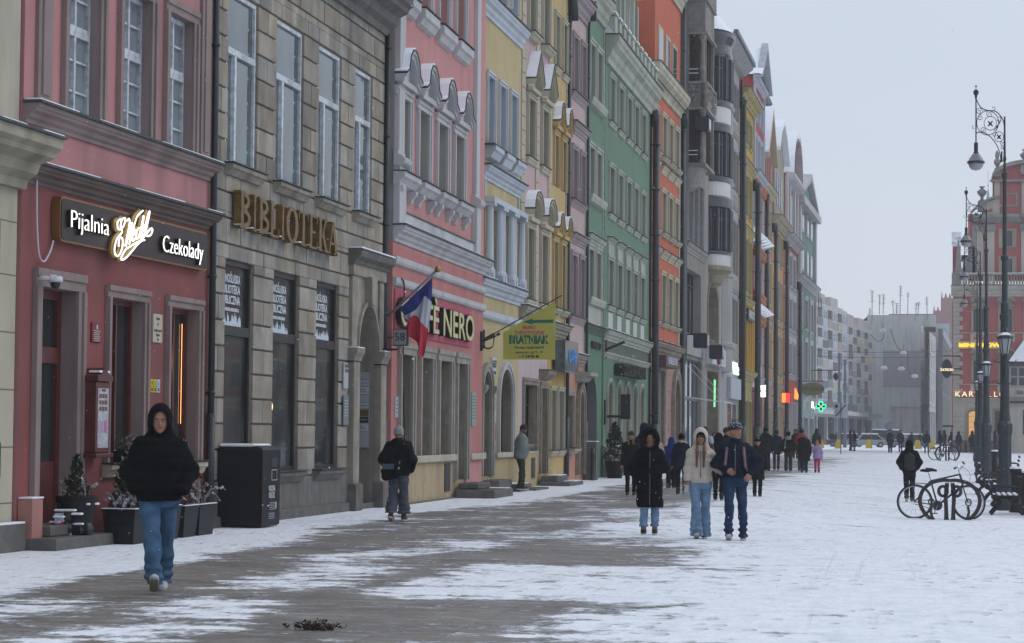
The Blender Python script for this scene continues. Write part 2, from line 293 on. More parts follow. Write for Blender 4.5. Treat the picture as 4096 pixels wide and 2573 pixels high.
# ------------------------------------------------------------------ facade kit: u along the street, d outward, z up
WCACHE={}
def arch_pts(u0,u1,zs,z1,n=10):
    c=(u0+u1)/2; w=(u1-u0)/2
    return [(c-w*math.cos(math.pi*i/n), zs+(z1-zs)*math.sin(math.pi*i/n)) for i in range(n+1)]
class House:
    def __init__(s,name,label,P0,P1,H,wm,off=0.,depth=11.,group='old town houses along the left side of the square',cat='town house',u0=0.,u1=None,base=0.):
        P0=Vector(P0).to_3d(); P1=Vector(P1).to_3d(); t=(P1-P0).normalized(); nrm=Vector((t.y,-t.x,0))
        s.t=t; s.n=nrm; s.O=P0+nrm*off; s.L=(P1-P0).length; s.H=H; s.wm=wm; s.depth=depth; s.base=base
        s.M=Matrix(((t.x,-nrm.x,0,s.O.x),(t.y,-nrm.y,0,s.O.y),(0,0,1,0),(0,0,0,1)))
        s.e=empty(name,label,cat,M=s.M,group=group); s.holes=[]; s.bands=[]; s.u0=u0; s.u1=s.L if u1 is None else u1
        s.cs=.62; s.trim=MB(); s.trimname='moulding'; s.flash=MB(); s.snow=MB()
    def part(s,mb,name,smooth=False,loc=(0,0,0)): return mb.build(name,parent=s.e,loc=loc,smooth=smooth)
    def win(s,u0,u1,z0,z1,r=.25,frame=WHITE,glass=GLASSD,mull=1,bars=(),sur=None,sw=.12,sp=.05,sill=None,sillp=.12,hood=None,
            arch=0.,rev=None,fw=.06,name='window',surb=False,ear=0.,hh=.5,hp=.25,snow=True,keyx='',doorlow=0.,doorm=None):
        w=u1-u0; h=z1-z0; s.holes.append((u0,u1,z0,z1,r,arch,rev or s.wm))
        key=(round(w,2),round(h,2),r,frame.name,glass.name,mull,bars,sur and sur.name,sw,sp,sill and sill.name,sillp,hood,arch,name,surb,ear,hh,hp,snow,keyx,doorlow)
        if key in WCACHE:
            fm,kids=WCACHE[key]; o=link(name,fm,s.e,(u0,0,z0))
            for kn,km,kl in kids: link(kn,km,o,kl)
            return o
        A=MB(); top=arch_pts(0,w,h-arch,h) if arch else [(0,h),(w,h)]
        inner=arch_pts(fw,w-fw,h-arch,h-fw) if arch else [(fw,h-fw),(w-fw,h-fw)]
        d1=-r+.05; d0=-r-.02
        if arch:
            out=[(0,0)]+top+[(w,0)]; inn=[(fw,fw)]+inner+[(w-fw,fw)]; n=len(out)
            for i in range(n):
                j=(i+1)%n; A.prism([out[i],out[j],inn[j],inn[i]],d0,d1,frame)
        else:
            A.fb(0,fw,d0,d1,0,h,frame); A.fb(w-fw,w,d0,d1,0,h,frame); A.fb(fw,w-fw,d0,d1,0,fw,frame); A.fb(fw,w-fw,d0,d1,h-fw,h,frame)
        zt=h-arch*.55 if arch else h-fw
        for k in range(1,mull+1):
            if mull==0: break
            uc=w*k/(mull+1); A.fb(uc-.03,uc+.03,d0,d1+.012,fw,zt,frame)
        for b in bars:   # (fraction, thickness)
            f,th=b; A.fb(fw,w-fw,d0,d1+.02 if th>.05 else d1-.008,h*f-th/2,h*f+th/2,frame)
        if doorlow: A.fb(fw,w-fw,d0,d1-.01,fw,doorlow,doorm or frame); A.fb(fw+.12,w-fw-.12,d1-.01,d1+.01,fw+.15,doorlow-.12,doorm or frame)
        if sur:
            if arch:
                o2=arch_pts(-sw,w+sw,h-arch,h+sw); o2=[(-sw,0)]+o2+[(w+sw,0)]; i2=[(0,0)]+top+[(w,0)]
                for i in range(len(o2)-1): A.prism([o2[i],o2[i+1],i2[i+1],i2[i]],.002,sp,sur)
                o3=arch_pts(-sw*.5,w+sw*.5,h-arch,h+sw*.5); o3=[(-sw*.5,0)]+o3+[(w+sw*.5,0)]
                for i in range(len(o2)-1): A.prism([o2[i],o2[i+1],o3[i+1],o3[i]],sp,sp+.03,sur)
            else:
                A.fb(-sw,0,.002,sp,0,h,sur); A.fb(w,w+sw,.002,sp,0,h,sur); A.fb(-sw-ear,w+sw+ear,.002,sp+.004,h,h+sw,sur)
                A.fb(-sw,-sw*.55,sp,sp+.03,0,h,sur); A.fb(w+sw*.55,w+sw,sp,sp+.03,0,h,sur); A.fb(-sw-ear,w+sw+ear,sp+.004,sp+.034,h+sw*.55,h+sw,sur)
                if surb: A.fb(-sw,w+sw,.002,sp+.003,-sw,0,sur)
        if hood:
            hm=sur or CREAM; a=-sw-.08; b=w+sw+.08; zb=h+sw
            if hood=='flat':
                A.profile(a,b,[(.002,zb+.06),(hp*.5,zb+.1),(hp*.9,zb+hh*.6),(hp,zb+hh*.75),(hp,zb+hh),(.002,zb+hh)],hm)
                A.fb(a-.02,b+.02,.002,hp+.03,zb+hh+.002,zb+hh+.03,FLASH)
            else:
                c=w/2; zt0=zb+.35
                if hood=='tri': pts=[(a,zt0),(c,zt0+hh),(b,zt0)]
                elif hood=='seg': pts=[(c+(b-a)/2*math.cos(math.pi-math.pi*i/8),zt0+hh*math.sin(math.pi*i/8)) for i in range(9)]
                else: pts=[(a,zt0-.12),(a+(b-a)*.16,zt0-.02),(a+(b-a)*.24,zt0+hh*.6),(a+(b-a)*.38,zt0+hh*.94),(c,zt0+hh),(b-(b-a)*.38,zt0+hh*.94),(b-(b-a)*.24,zt0+hh*.6),(b-(b-a)*.16,zt0-.02),(b,zt0-.12)]
                lowm=zb+.02
                body=[(a+.1,lowm)]+[(min(max(p[0],a+.1),b-.1),p[1]-.03) for p in pts]+[(b-.1,lowm)]
                A.prism(body,.002,.05,hm)
                for i in range(len(pts)-1):
                    p,q=pts[i],pts[i+1]
                    A.prism([(p[0],p[1]-.16),(q[0],q[1]-.16),(q[0],q[1]),(p[0],p[1])],.002,hp,hm)
                    A.prism([(p[0],p[1]-.06),(q[0],q[1]-.06),(q[0],q[1]+.004),(p[0],p[1]+.004)],hp+.002,hp+.05,hm)
                    A.prism([(p[0],p[1]+.004),(q[0],q[1]+.004),(q[0],q[1]+.05),(p[0],p[1]+.05)],.002,hp+.07,FLASH)
                    if snow: A.prism([(p[0],p[1]+.052),(q[0],q[1]+.052),(q[0],q[1]+.085),(p[0],p[1]+.085)],.002,hp+.045,SNOW)
                if hood!='tri' or True:
                    A.fb(a+.05,b-.05,.05,hp*.8,lowm,lowm+.12,hm)
        o=A.build(name,s.e); o.location=(u0,0,z0); me=o.data
        kids=[]
        P=MB()
        if arch:
            zz=[(fw,max(fw,doorlow))]+inner+[(w-fw,max(fw,doorlow))]; P.prism(zz,-r-.012,-r,glass)
        else: P.fb(fw,w-fw,-r-.012,-r,max(fw,doorlow),h-fw,glass)
        k=P.build('pane',o); kids.append(('pane',k.data,(0,0,0)))
        if sill:
            Q=MB(); Q.profile(-sw-.03,w+sw+.03,[(.002,-.2),(sillp*.5,-.19),(sillp*.8,-.1),(sillp,-.08),(sillp,-.012),(.002,-.002)],sill)
            Q.fb(-sw-.05,w+sw+.05,.002,sillp+.03,0,.022,FLASH)
            Q.fb(0,w,-r*.6,.002,.001,.02,FLASH)
            k=Q.build('sill',o); kids.append(('sill',k.data,(0,0,0)))
        WCACHE[key]=(me,kids)
        return o
    def blank(s,u0,u1,z0,z1,r,rev=None,arch=0.): s.holes.append((u0,u1,z0,z1,r,arch,rev or s.wm))
    def cornice(s,z0,z1,p,m,a=None,b=None,snow=False,mb=None,flash=True):
        a=s.u0 if a is None else a; b=s.u1 if b is None else b; h=z1-z0; p=p*s.cs
        q=MB(); q.profile(a,b,[(.002,z0),(p*.18,z0),(p*.22,z0+h*.18),(p*.42,z0+h*.3),(p*.5,z0+h*.5),(p*.82,z0+h*.62),(p*.86,z0+h*.72),(p,z0+h*.8),(p,z1),(.002,z1)],m)
        if flash: q.fb(a-.03,b+.03,.002,p+.05,z1+.002,z1+.035,FLASH)
        if snow:
            rr=random.Random(int(z0*100)); u=a
            while u<b:
                du=rr.uniform(.5,1.6)
                if rr.random()<.75: q.fb(u,min(b,u+du),.01,p+.02*rr.random(),z1+.037,z1+.06,SNOW)
                u+=du
        s.part(q,'cornice')
    def string(s,z0,z1,p,m,a=None,b=None):
        a=s.u0 if a is None else a; b=s.u1 if b is None else b; q=MB()
        q.profile(a,b,[(.002,z0),(p*.7,z0+.02),(p,z0+(z1-z0)*.4),(p,z1),(.002,z1+.01)],m); s.part(q,'string_course')
    def pipe(s,u,z0,z1,m=PIPE,r=.065,d=.12,hopper=True):
        mb=MB(); mb.tube([(u,-d,z0+.15),(u,-d,z1)],r,m,10)
        mb.tube([(u,-d,z0),(u,-d,z0+1.9)],r*1.35,m,10)
        z=z0+2.2
        while z<z1: mb.tube([(u,-d,z),(u,-d,z+.06)],r*1.25,m,10); mb.fb(u-.02,u+.02,0,d,z,z+.04,m); z+=1.9
        if hopper: mb.prism([(u-.1,z1-.5),(u+.1,z1-.5),(u+.2,z1-.1),(u+.2,z1+.15),(u-.2,z1+.15),(u-.2,z1-.1)],.02,.34,m)
        s.part(mb,'drainpipe',True)
    def wallmat(s,u,z):
        for (a,b,c,d,m) in s.bands:
            if a<=u<=b and c<=z<=d: return m
        return s.wm
    def gable(s,pts,m=None,th=.4,snow=True):     # outline above the eaves, in (u,z)
        mb=MB(); mb.prism(pts,-th,0.001,m or s.wm); s.part(mb,'gable')
    def finish(s,roof=None,roofm=None,side=True):
        W=MB(); a,b=s.u0,s.u1; H=s.H; z0=s.base
        U=sorted(set([round(x,4) for x in [a,b]+[q for h in s.holes for q in h[:2]]+[q for q_ in s.bands for q in q_[:2]] if a<=x<=b]))
        Z=sorted(set([round(x,4) for x in [z0,H]+[q for h in s.holes for q in h[2:4]]+[q for q_ in s.bands for q in q_[2:4]] if z0<=x<=H]))
        for i in range(len(U)-1):
            for j in range(len(Z)-1):
                uc=(U[i]+U[i+1])/2; zc=(Z[j]+Z[j+1])/2
                if any(h[0]<uc<h[1] and h[2]<zc<h[3] for h in s.holes): continue
                W.quad((U[i],0,Z[j]),(U[i+1],0,Z[j]),(U[i+1],0,Z[j+1]),(U[i],0,Z[j+1]),s.wallmat(uc,zc))
        for (p,q,c,d,r,ar,rv) in s.holes:
            zs=d-ar
            W.quad((p,0,c),(p,r,c),(p,r,zs),(p,0,zs),rv); W.quad((q,0,c),(q,r,c),(q,r,zs),(q,0,zs),rv); W.quad((p,0,c),(q,0,c),(q,r,c),(p,r,c),rv)
            if ar:
                P=arch_pts(p,q,zs,d)
                for i in range(len(P)-1):
                    (x1,y1),(x2,y2)=P[i],P[i+1]
                    W.quad((x1,0,y1),(x2,0,y2),(x2,r,y2),(x1,r,y1),rv)
                    wm=s.wallmat((p+q)/2,d-.01)
                    W.quad((x1,0,y1),(x2,0,y2),(x2,0,d),(x1,0,d),wm)
            else: W.quad((p,0,d),(q,0,d),(q,r,d),(p,r,d),rv)
        D=s.depth
        for u in (a,b): W.quad((u,0,z0),(u,D,z0),(u,D,H),(u,0,H),s.wallmat(u,H-.01) if False else s.wm)
        W.quad((a,D,z0),(b,D,z0),(b,D,H),(a,D,H),s.wm); W.quad((a,0,H),(b,0,H),(b,D,H),(a,D,H),s.wm)
        s.part(W,'wall')
        if s.trim.v: s.part(s.trim,'moulding')
        if s.flash.v: s.part(s.flash,'flashing')
        if s.snow.v: s.part(s.snow,'ledge_snow')
        if roof:
            R=MB(); rm=roofm or SNOW
            R.add([(a,-.3,H+.05),(b,-.3,H+.05),(b,D/2,H+roof),(a,D/2,H+roof),(b,D+.2,H+.05),(a,D+.2,H+.05)],[(0,1,2,3),(3,2,4,5),(0,3,5),(1,4,2)],rm)
            s.part(R,'roof')
    def at(s,u,d,z): return s.M@Vector((u,-d,z))
    def TM(s,u,d,z): return s.M@Matrix.Translation((u,-d,z))
def wall_text(h,mb,body,u,z,size,d,depth,m,xs=1.,bold=0.,align='CENTER',fit=None,spacing=1.):
    """lettering lying on a facade, reading along the street away from the camera"""
    me=text_mesh(body,size,depth,m,1.,bold,align,spacing)
    if fit:
        X=[v.co.x for v in me.vertices]; k=fit/(max(X)-min(X)); c=(max(X)+min(X))/2
        for v in me.vertices: v.co.x=(v.co.x-c)*k
    elif xs!=1.:
        for v in me.vertices: v.co.x*=xs
    mb.text(me,TM(u,-d,z,rx=math.radians(90)))
# ================================================================== house 0: cream corner at the far left
PK_U=plaster('old_rose_plaster',(.43,.20,.20),.10,.32); PK_L=plaster('dark_red_plaster',(.23,.068,.066),.18,.35)
MAUVE=plaster('mauve_stone_trim',(.26,.20,.19),.15,.4); BEIGE=plaster('beige_plaster',(.43,.395,.31),.08,.25)
RIM=stone('worn_beige_base',(.42,.32,.20),.1,.3)
REDWOOD=mat('dark_red_wood',(.095,.018,.016),.45,var=.25,vscale=5,spec=.4)

h=House('cream_house','cream plastered house cut off at the far left, thick ledge above its ground floor',(-12.28,17.0),(-12.02,29.9),13,BEIGE,off=.05,base=-.1)
GROOVE=mat('plaster_groove',(.17,.15,.12),.9)
for z in (.62,1.35,2.1,2.85,3.6,4.3): h.trim.fb(-.01,h.L+.002,0,.003,z,z+.018,GROOVE)
for k in range(6):
    for j in range(18):
        if (k+j)%2: h.trim.fb(h.L-.55-j*.7,h.L-.535-j*.7,0,.0035,(.0,.64,1.37,2.12,2.87,3.62)[k]+.005,(.62,1.35,2.1,2.85,3.6,4.3)[k],GROOVE)
h.cs=1.; h.cornice(4.75,5.4,.62,plaster('ledge_plaster',(.36,.33,.25),.1,.5),0,h.L+.02,snow=True)
pl=MB(); pl.fb(0,h.L+.12,.002,.16,-.1,.36,GRAN); pl.fb(.02,h.L+.1,.03,.15,.361,.385,SNOW); h.part(pl,'plinth')
bx=MB(); bx.fb(h.L-1.55,h.L-.62,.003,.05,1.55,2.15,BLACK); bx.fb(h.L-1.55,h.L-.5,.003,.05,.97,1.42,BLACK); h.part(bx,'notice_board')
h.finish(); cream=h
# ================================================================== house 1: chocolate house, rose above dark red
h=House('rose_house','rose and dark red house with a long lit sign and a recessed red door',(-11.95,30.0),(-11.76,37.67),12.5,PK_U,base=-.05)
wed=h
h.bands+=[(0,7.67,-.05,4.85,PK_L)]
kw=dict(r=.17,frame=OLDWHITE,glass=BLIND,mull=1,bars=((.2,.03),(.4,.03),(.59,.15),(.8,.03)),sur=MAUVE,sw=.2,rev=MAUVE,fw=.07)
for (a,b) in ((1.45,2.62),(3.56,4.73),(5.55,6.66)): h.win(a,b,5.92,8.1,**kw)
for (a,b) in ((.36,.86),(7.05,7.5)):
    h.trim.fb(a,b,.002,.05,5.92,12.2,MAUVE); h.trim.fb(a+.12,b-.12,.05,.075,6.1,12,MAUVE)
h.cs=.85; h.cornice(5.66,5.92,.26,MAUVE,0,7.7,snow=True); h.cornice(4.86,5.1,.25,plaster('dark_cornice_stone',(.14,.10,.09),.3,.6),.05,7.7,snow=True)
# door
h.win(.66,1.95,.30,3.52,r=.26,frame=REDWOOD,glass=GLASSD,mull=0,bars=((.72,.22),),sur=MAUVE,sw=.24,rev=MAUVE,fw=.13,arch=0,name='door',doorlow=.85,keyx='door',doorm=REDWOOD)
sd=MB(); sd.fb(.06,.42,.002,.2,0,.68,plaster('salmon_pillar',(.42,.20,.17),.12,.2)); sd.fb(.05,.43,.01,.21,.681,.70,SNOW); h.part(sd,'base_block')
for i,(a,b,g) in enumerate(((3.25,4.61,GLASSD),(5.80,7.12,GLASSD))):
    h.win(a,b,1.1,3.52,r=.21,frame=REDWOOD,glass=g,mull=1,sur=MAUVE,sw=.17,ear=.02,rev=MAUVE,fw=.08,sill=CREAM,sillp=.16,keyx='wed%d'%i)
# neon word glowing behind the right window, and its warm glow strip
NEON=mat('warm_neon',(1,.8,.6),.5,emit=(1.,.62,.35),estr=9); GLOW=mat('warm_lit_strip',(1,.6,.3),.6,emit=(1.,.42,.12),estr=2.2)
nb=MB()
for pts in ([(5.86,2.62),(5.93,2.83),(5.98,2.9),(5.97,2.75),(5.92,2.6),(5.97,2.56),(6.03,2.66)],[(6.0,2.72),(6.06,2.78),(6.1,2.7),(6.05,2.6),(6.1,2.56),(6.16,2.68),(6.22,2.9)],[(6.22,2.9),(6.18,2.7),(6.2,2.57),(6.28,2.6),(6.33,2.72)],[(5.9,2.5),(6.05,2.47),(6.2,2.5),(6.3,2.57)],[(5.9,3.0),(5.98,3.08),(6.02,3.0)]):
    nb.tube([(u,.195,z) for u,z in pts],.014,NEON,6)
nb.tube([(6.95,.19,1.7),(6.95,.19,3.3)],.005,GLOW,5)
h.part(nb,'neon_sign')
h.pipe(7.62,-.02,12.3,r=.055,d=.09,hopper=False)
h.finish()
# steps at the door
st=MB(); st.rb(.05,2.25,.0,.55,-.02,.16,GRAN); st.rb(.45,1.85,.0,.3,.161,.31,GRAN); o=st.build('door_steps',M=h.M); tag(o,'two worn granite steps below the dark red door','steps')
# illuminated sign
SB=mat('dark_brown_panel',(.030,.016,.014),.45,var=.1); GOLDEDGE=mat('gold_trim',(.24,.13,.045),.4,metal=.5)
LIT=mat('lit_white_letters',(1,1,1),.5,emit=(1,.98,.90),estr=1.15); LETSIDE=mat('letter_side_black',(.008,.008,.008),.4)
def rounded(u0,u1,z0,z1,r,n=5):
    P=[]
    for cx,cz,a in ((u1-r,z1-r,0),(u0+r,z1-r,90),(u0+r,z0+r,180),(u1-r,z0+r,270)):
        for i in range(n+1): t=math.radians(a+90*i/n); P.append((cx+r*math.cos(t),cz+r*math.sin(t)))
    return P
sg=MB(); sg.prism(rounded(1.0,7.22,4.16,4.78,.12),.01,.13,GOLDEDGE); sg.prism(rounded(1.035,7.185,4.19,4.75,.1),.131,.142,SB)
root=sg.build('shop_sign',M=h.M); tag(root,'long brown sign board with lit white letters on the dark red house','sign')
def lit_text(body,uc,z,size,fit):
    uc-=.34; z-=.03; mb=MB(); wall_text(h,mb,body,uc,z,size,.205,.012,LIT,fit=fit,bold=-.007)
    wall_text(h,mb,body,uc,z,size,.17,.06,LETSIDE,fit=fit,bold=-.003); mb.build('lettering',parent=root)
lit_text('Pijalnia',2.28,4.50,.36,1.42); lit_text('Czekolady',6.18,4.45,.38,1.86)
# script logo drawn with strokes
lg=MB(); GM=mat('gold_halo',(.30,.19,.06),.4,metal=.4)
ST=[[(3.01, 4.63), (2.9, 4.58), (2.91, 4.5), (3.0, 4.48), (3.11, 4.52), (3.19, 4.6), (3.19, 4.66), (3.11, 4.65), (3.04, 4.59), (3.03, 4.52), (3.09, 4.46), (3.02, 4.41), (2.89, 4.34), (2.81, 4.23), (2.81, 4.13), (2.91, 4.09), (3.03, 4.14), (3.11, 4.25), (3.11, 4.35), (3.02, 4.37), (2.96, 4.31), (2.96, 4.23)], [(3.16, 4.28), (3.17, 4.26)], [(3.28, 4.63), (3.36, 4.67), (3.39, 4.61), (3.33, 4.47), (3.26, 4.34), (3.24, 4.26)], [(3.25, 4.26), (3.36, 4.44), (3.49, 4.62), (3.47, 4.48), (3.38, 4.3)], [(3.38, 4.3), (3.5, 4.46), (3.6, 4.63), (3.71, 4.74), (3.93, 4.84)], [(3.53, 4.44), (3.64, 4.49), (3.65, 4.53), (3.57, 4.51), (3.51, 4.43), (3.53, 4.36), (3.64, 4.41)], [(3.87, 4.57), (3.75, 4.56), (3.67, 4.47), (3.67, 4.4), (3.77, 4.44), (3.87, 4.58), (3.96, 4.77), (3.94, 4.66), (3.84, 4.51), (3.81, 4.43), (3.93, 4.48)], [(3.91, 4.51), (4.01, 4.59), (4.0, 4.63), (3.91, 4.59), (3.86, 4.49), (3.92, 4.45), (4.02, 4.5)], [(4.02, 4.5), (4.11, 4.63), (4.22, 4.85), (4.15, 4.8), (4.07, 4.65), (4.04, 4.53), (4.14, 4.48), (4.28, 4.51), (4.35, 4.58), (4.31, 4.61), (4.16, 4.55), (4.03, 4.48)], [(4.03, 4.48), (3.85, 4.39), (3.56, 4.31), (3.25, 4.21), (3.08, 4.09), (3.09, 4.05), (3.23, 4.08), (3.45, 4.18), (3.7, 4.31), (3.9, 4.39), (4.02, 4.41)]]
def smooth(pts,k=4):
    out=[]; P=[pts[0]]+list(pts)+[pts[-1]]
    for i in range(1,len(P)-2):
        for j in range(k):
            t=j/k; a,b,c,d=P[i-1],P[i],P[i+1],P[i+2]
            out.append(tuple(.5*((2*b[q])+(-a[q]+c[q])*t+(2*a[q]-5*b[q]+4*c[q]-d[q])*t*t+(-a[q]+3*b[q]-3*c[q]+d[q])*t**3) for q in range(len(b))))
    return out+[tuple(pts[-1])]
for s_ in ST:
    p=smooth(s_); lg.tube([(u,-.235,z) for u,z in p],.0135,LIT,6); lg.tube([(u,-.17,z) for u,z in p],.036,GM,6)
lg.build('script_logo',parent=root)
# menu case, plaques, camera
mc=MB(); MU=.36; mc.rb(2.52,3.08,0.002,.24,1.26,2.28,REDWOOD); mc.rb(2.47,3.13,0.002,.28,1.2,1.26,REDWOOD,.01); mc.prism([(2.5,2.28),(3.1,2.28),(3.1,2.36),(2.95,2.38),(2.8,2.47),(2.65,2.38),(2.5,2.36)],.002,.27,REDWOOD); mc.fb(2.6,3.0,.1,.26,2.40,2.43,SNOW)
POST=mat('printed_poster',(.42,.42,.46),.35,var=.35,vscale=14,spec=.6); mc.fb(2.60,3.0,.24,.246,1.34,2.18,POST)
PINK=mat('poster_pink',(.45,.12,.33),.4); LILA=mat('poster_lilac',(.38,.30,.42),.4); BROWN=mat('poster_brown',(.16,.07,.05),.5)
mc.fb(2.62,2.73,.246,.249,1.55,1.72,LILA); mc.fb(2.74,2.84,.246,.249,1.55,1.72,LILA); mc.fb(2.85,2.94,.246,.249,1.55,1.72,PINK)
for i in range(9): mc.lathe([(.001,0),(.035,.0),(.03,.012),(.001,.012)],(0,0,0),BROWN,n=8) if False else mc.fb(2.64+.11*(i%3),2.72+.11*(i%3),.246,.251,1.86+.09*(i//3),1.92+.09*(i//3),BROWN)
wall_text(h,mc,'MENU',2.8,2.15,.05,.25,.004,BROWN)
mc.v=[(a-MU,b,c) for a,b,c in mc.v]; root=mc.build('menu_case',M=h.M); tag(root,'dark red wooden menu case with posters, hung between the door and the first window','menu case')
pq=MB(); IV=mat('ivory_plaque',(.46,.42,.32),.5); pq.rb(5.02,5.42,.002,.03,2.93,3.37,IV,.008)
for t,z in (('Rynek',3.30),('59',3.21),('wejście przez',3.12),('Rynek',3.05),('60',2.98)): wall_text(h,pq,t,5.22,z,.062,.034,.003,mat('dark_print',(.06,.05,.05),.6))
o=pq.build('address_plaque',M=h.M); tag(o,'ivory address plaque reading Rynek 59 between the two lower windows','plaque')
pq=MB(); RP=mat('red_plaque',(.17,.03,.03),.5); LP=mat('pale_print',(.5,.45,.45),.6); pq.rb(2.52,2.88,.002,.03,2.84,3.12,RP,.006)
for k in range(6): pq.fb(2.57+.02*(k%2),2.83-.02*(k%3),.03,.033,3.0-.028*k,3.01-.028*k,LP)
pq.fb(2.67,2.73,.03,.034,3.03,3.09,LP); o=pq.build('school_plaque',M=h.M); tag(o,'small dark red plaque with pale print right of the door','plaque')
for i,(u,c,t) in enumerate(((4.98,(.55,.42,.03),'W'),(5.13,(.55,.42,.03),'Z'),(5.28,(.45,.52,.6),'D'))):
    pq=MB(); pq.fb(u,u+.12,.002,.015,2.17,2.37,mat('tag_%d'%(i//2),c,.4)); wall_text(h,pq,t,u+.06,2.31,.07,.017,.002,mat('dark_print')); pq.fb(u+.02,u+.10,.015,.018,2.255,2.262,mat('dark_print')); pq.fb(u+.03,u+.09,.015,.018,2.19,2.235,mat('dark_print'))
    o=pq.build('utility_tag',M=h.M); tag(o,['yellow utility tag lettered W under the address plaque','yellow utility tag lettered Z under the address plaque','white utility tag lettered D under the address plaque'][i],'tag',group='utility tags')
pq=MB(); GW=mat('white_plastic',(.55,.57,.6),.4); pq.tube([(.5,-.0,3.62),(.5,-.2,3.62)],.03,GW); pq.lathe([(.001,.06),(.09,.05),(.1,0),(.1,-.03)],(.62,-.24,3.6),GW,12); pq.sphere((.62,-.24,3.55),.07,BLACK,10); pq.tube([(.5,-.2,3.63),(.62,-.24,3.63)],.04,GW)
o=pq.build('dome_camera',M=h.M,smooth=True); tag(o,'white dome security camera above the dark red door','camera')
pq=MB(); pq.tube(smooth([(.35,-.06,5.0),(.33,-.08,4.4),(.42,-.08,3.95),(.62,-.07,3.85),(.85,-.06,4.0),(.98,-.05,4.16)]),.012,GW,6); o=pq.build('loose_cable',M=h.M); tag(o,'loose white cable drooping to the lower left corner of the brown sign','cable')
# ================================================================== house 2: sandstone library
SANDB=mat('sandstone_block',(.295,.265,.22),.85,var=.22,vscale=2.2,bump=.6,bscale=22,stain=.45,vcol=True)
SANDJ=mat('sandstone_joint',(.15,.135,.115),.9); SAND=stone('sandstone_dressed',(.30,.27,.225),.2,.45)
DKS=stone('soot_dark_stone',(.13,.12,.112),.3,.4); PLI=stone('plinth_slab',(.145,.14,.13),.22,.5); DARKFR=mat('dark_brown_frame',(.022,.018,.018),.4)
h=House('sandstone_library','brown sandstone library building with deep stone block joints and tall windows',(-11.76,37.67),(-11.73,49.88),10.9,SANDJ,base=-.1)
lib=h
UW=((.78,2.52),(3.72,5.54),(6.67,8.38),(9.54,11.0)); GW_=((.78,2.46),(3.71,5.44),(6.68,8.39))
for a,b in UW: h.win(a,b,6.05,9.0,r=.05,frame=OLDWHITE,glass=GLASSG,mull=0,bars=((.655,.11),),rev=SAND,fw=.07,sill=SAND,sillp=.2,name='window',keyx='libu')
for a,b in GW_: h.win(a,b,.86,4.47,r=.07,frame=DARKFR,glass=GLASSL,mull=0,bars=((.67,.16),),rev=SAND,fw=.09,sill=PLI,sillp=.2,keyx='libg')
for a,b in UW:   # off-centre casement bar of the tall lower sashes
    q=MB(); q.fb(a+.45,a+.55,-.05,.02,6.1,7.95,OLDWHITE); h.part(q,'casement_bar')
h.blank(9.80,11.55,.12,4.22,.55,rev=SAND,arch=.95)
# cut stone blocks
bk=MB(); tints=[]; rr=random.Random(3)
ops=[(a,b,5.85,9.0) for a,b in UW]+[(a,b,.66,4.47) for a,b in GW_]+[(9.2,12.08,-.2,5.25)]
zs=[.76,1.28]; 
while zs[-1]<10.0: zs.append(round(zs[-1]+.43,3))
cuts=sorted(set(zs+[6.05,9.0,9.3,4.47,5.25,.86])); 
for k in range(len(cuts)-1):
    z0,z1=cuts[k],cuts[k+1]
    if z1-z0<.03: continue
    zc=(z0+z1)/2; row=max(i for i in range(len(zs)) if zs[i]<=zc+1e-6); iv=[(0.03,12.2)]
    for a,b,c,d in ops:
        if c<zc<d: iv=[x for (p,q) in iv for x in ([(p,q)] if b<=p or a>=q else [(p,a),(b,q)]) if x[1]-x[0]>.04]
    for p,q in iv:
        w=q-p; n=(1 if row%2 else 2) if w<1.7 else max(1,round(w/(.8 if row%2 else 1.0)))
        ed=[p]+[p+w*(i+(0 if n<3 else rr.uniform(-.16,.16)))/n for i in range(1,n)]+[q]
        for i in range(n):
            t0=len(bk.v); g=.013; gz0=.016 if abs(z0-zs[row])<1e-3 else 0; gz1=.016 if row+1<len(zs) and abs(z1-zs[row+1])<1e-3 else 0
            rnd=random.Random(int(ed[i]*50)*1000+row)
            bk.rb(ed[i]+g,ed[i+1]-g,.0,.045+rnd.uniform(-.004,.004),z0+gz0,z1-gz1,SANDB,.012)
            v=rnd.uniform(.78,1.18); hue=rnd.uniform(-.05,.05); c=(v*(1+hue),v,v*(1-hue*1.6),1)
            if zc>9.4 or (zc>4.9 and p<1e9 and rnd.random()<.12): c=tuple(x*.82 for x in c[:3])+(1,)
            tints+= [c]*(len(bk.v)-t0)
bk.t=np.array(tints,dtype=np.float32); h.part(bk,'stone_blocks')
h.cs=1.; h.cornice(10.05,10.85,.62,DKS,0,12.25,snow=True)
p=MB()
for i in range(11): p.rb(.03+i*1.1+.004,.03+(i+1)*1.1-.004 if i<8 else 9.2,.002,.06,.16,.755,PLI,.006) if i<8 or i==8 else None
p.rb(.0,9.3,.002,.12,-.1,.18,GRAN,.02); h.part(p,'plinth')
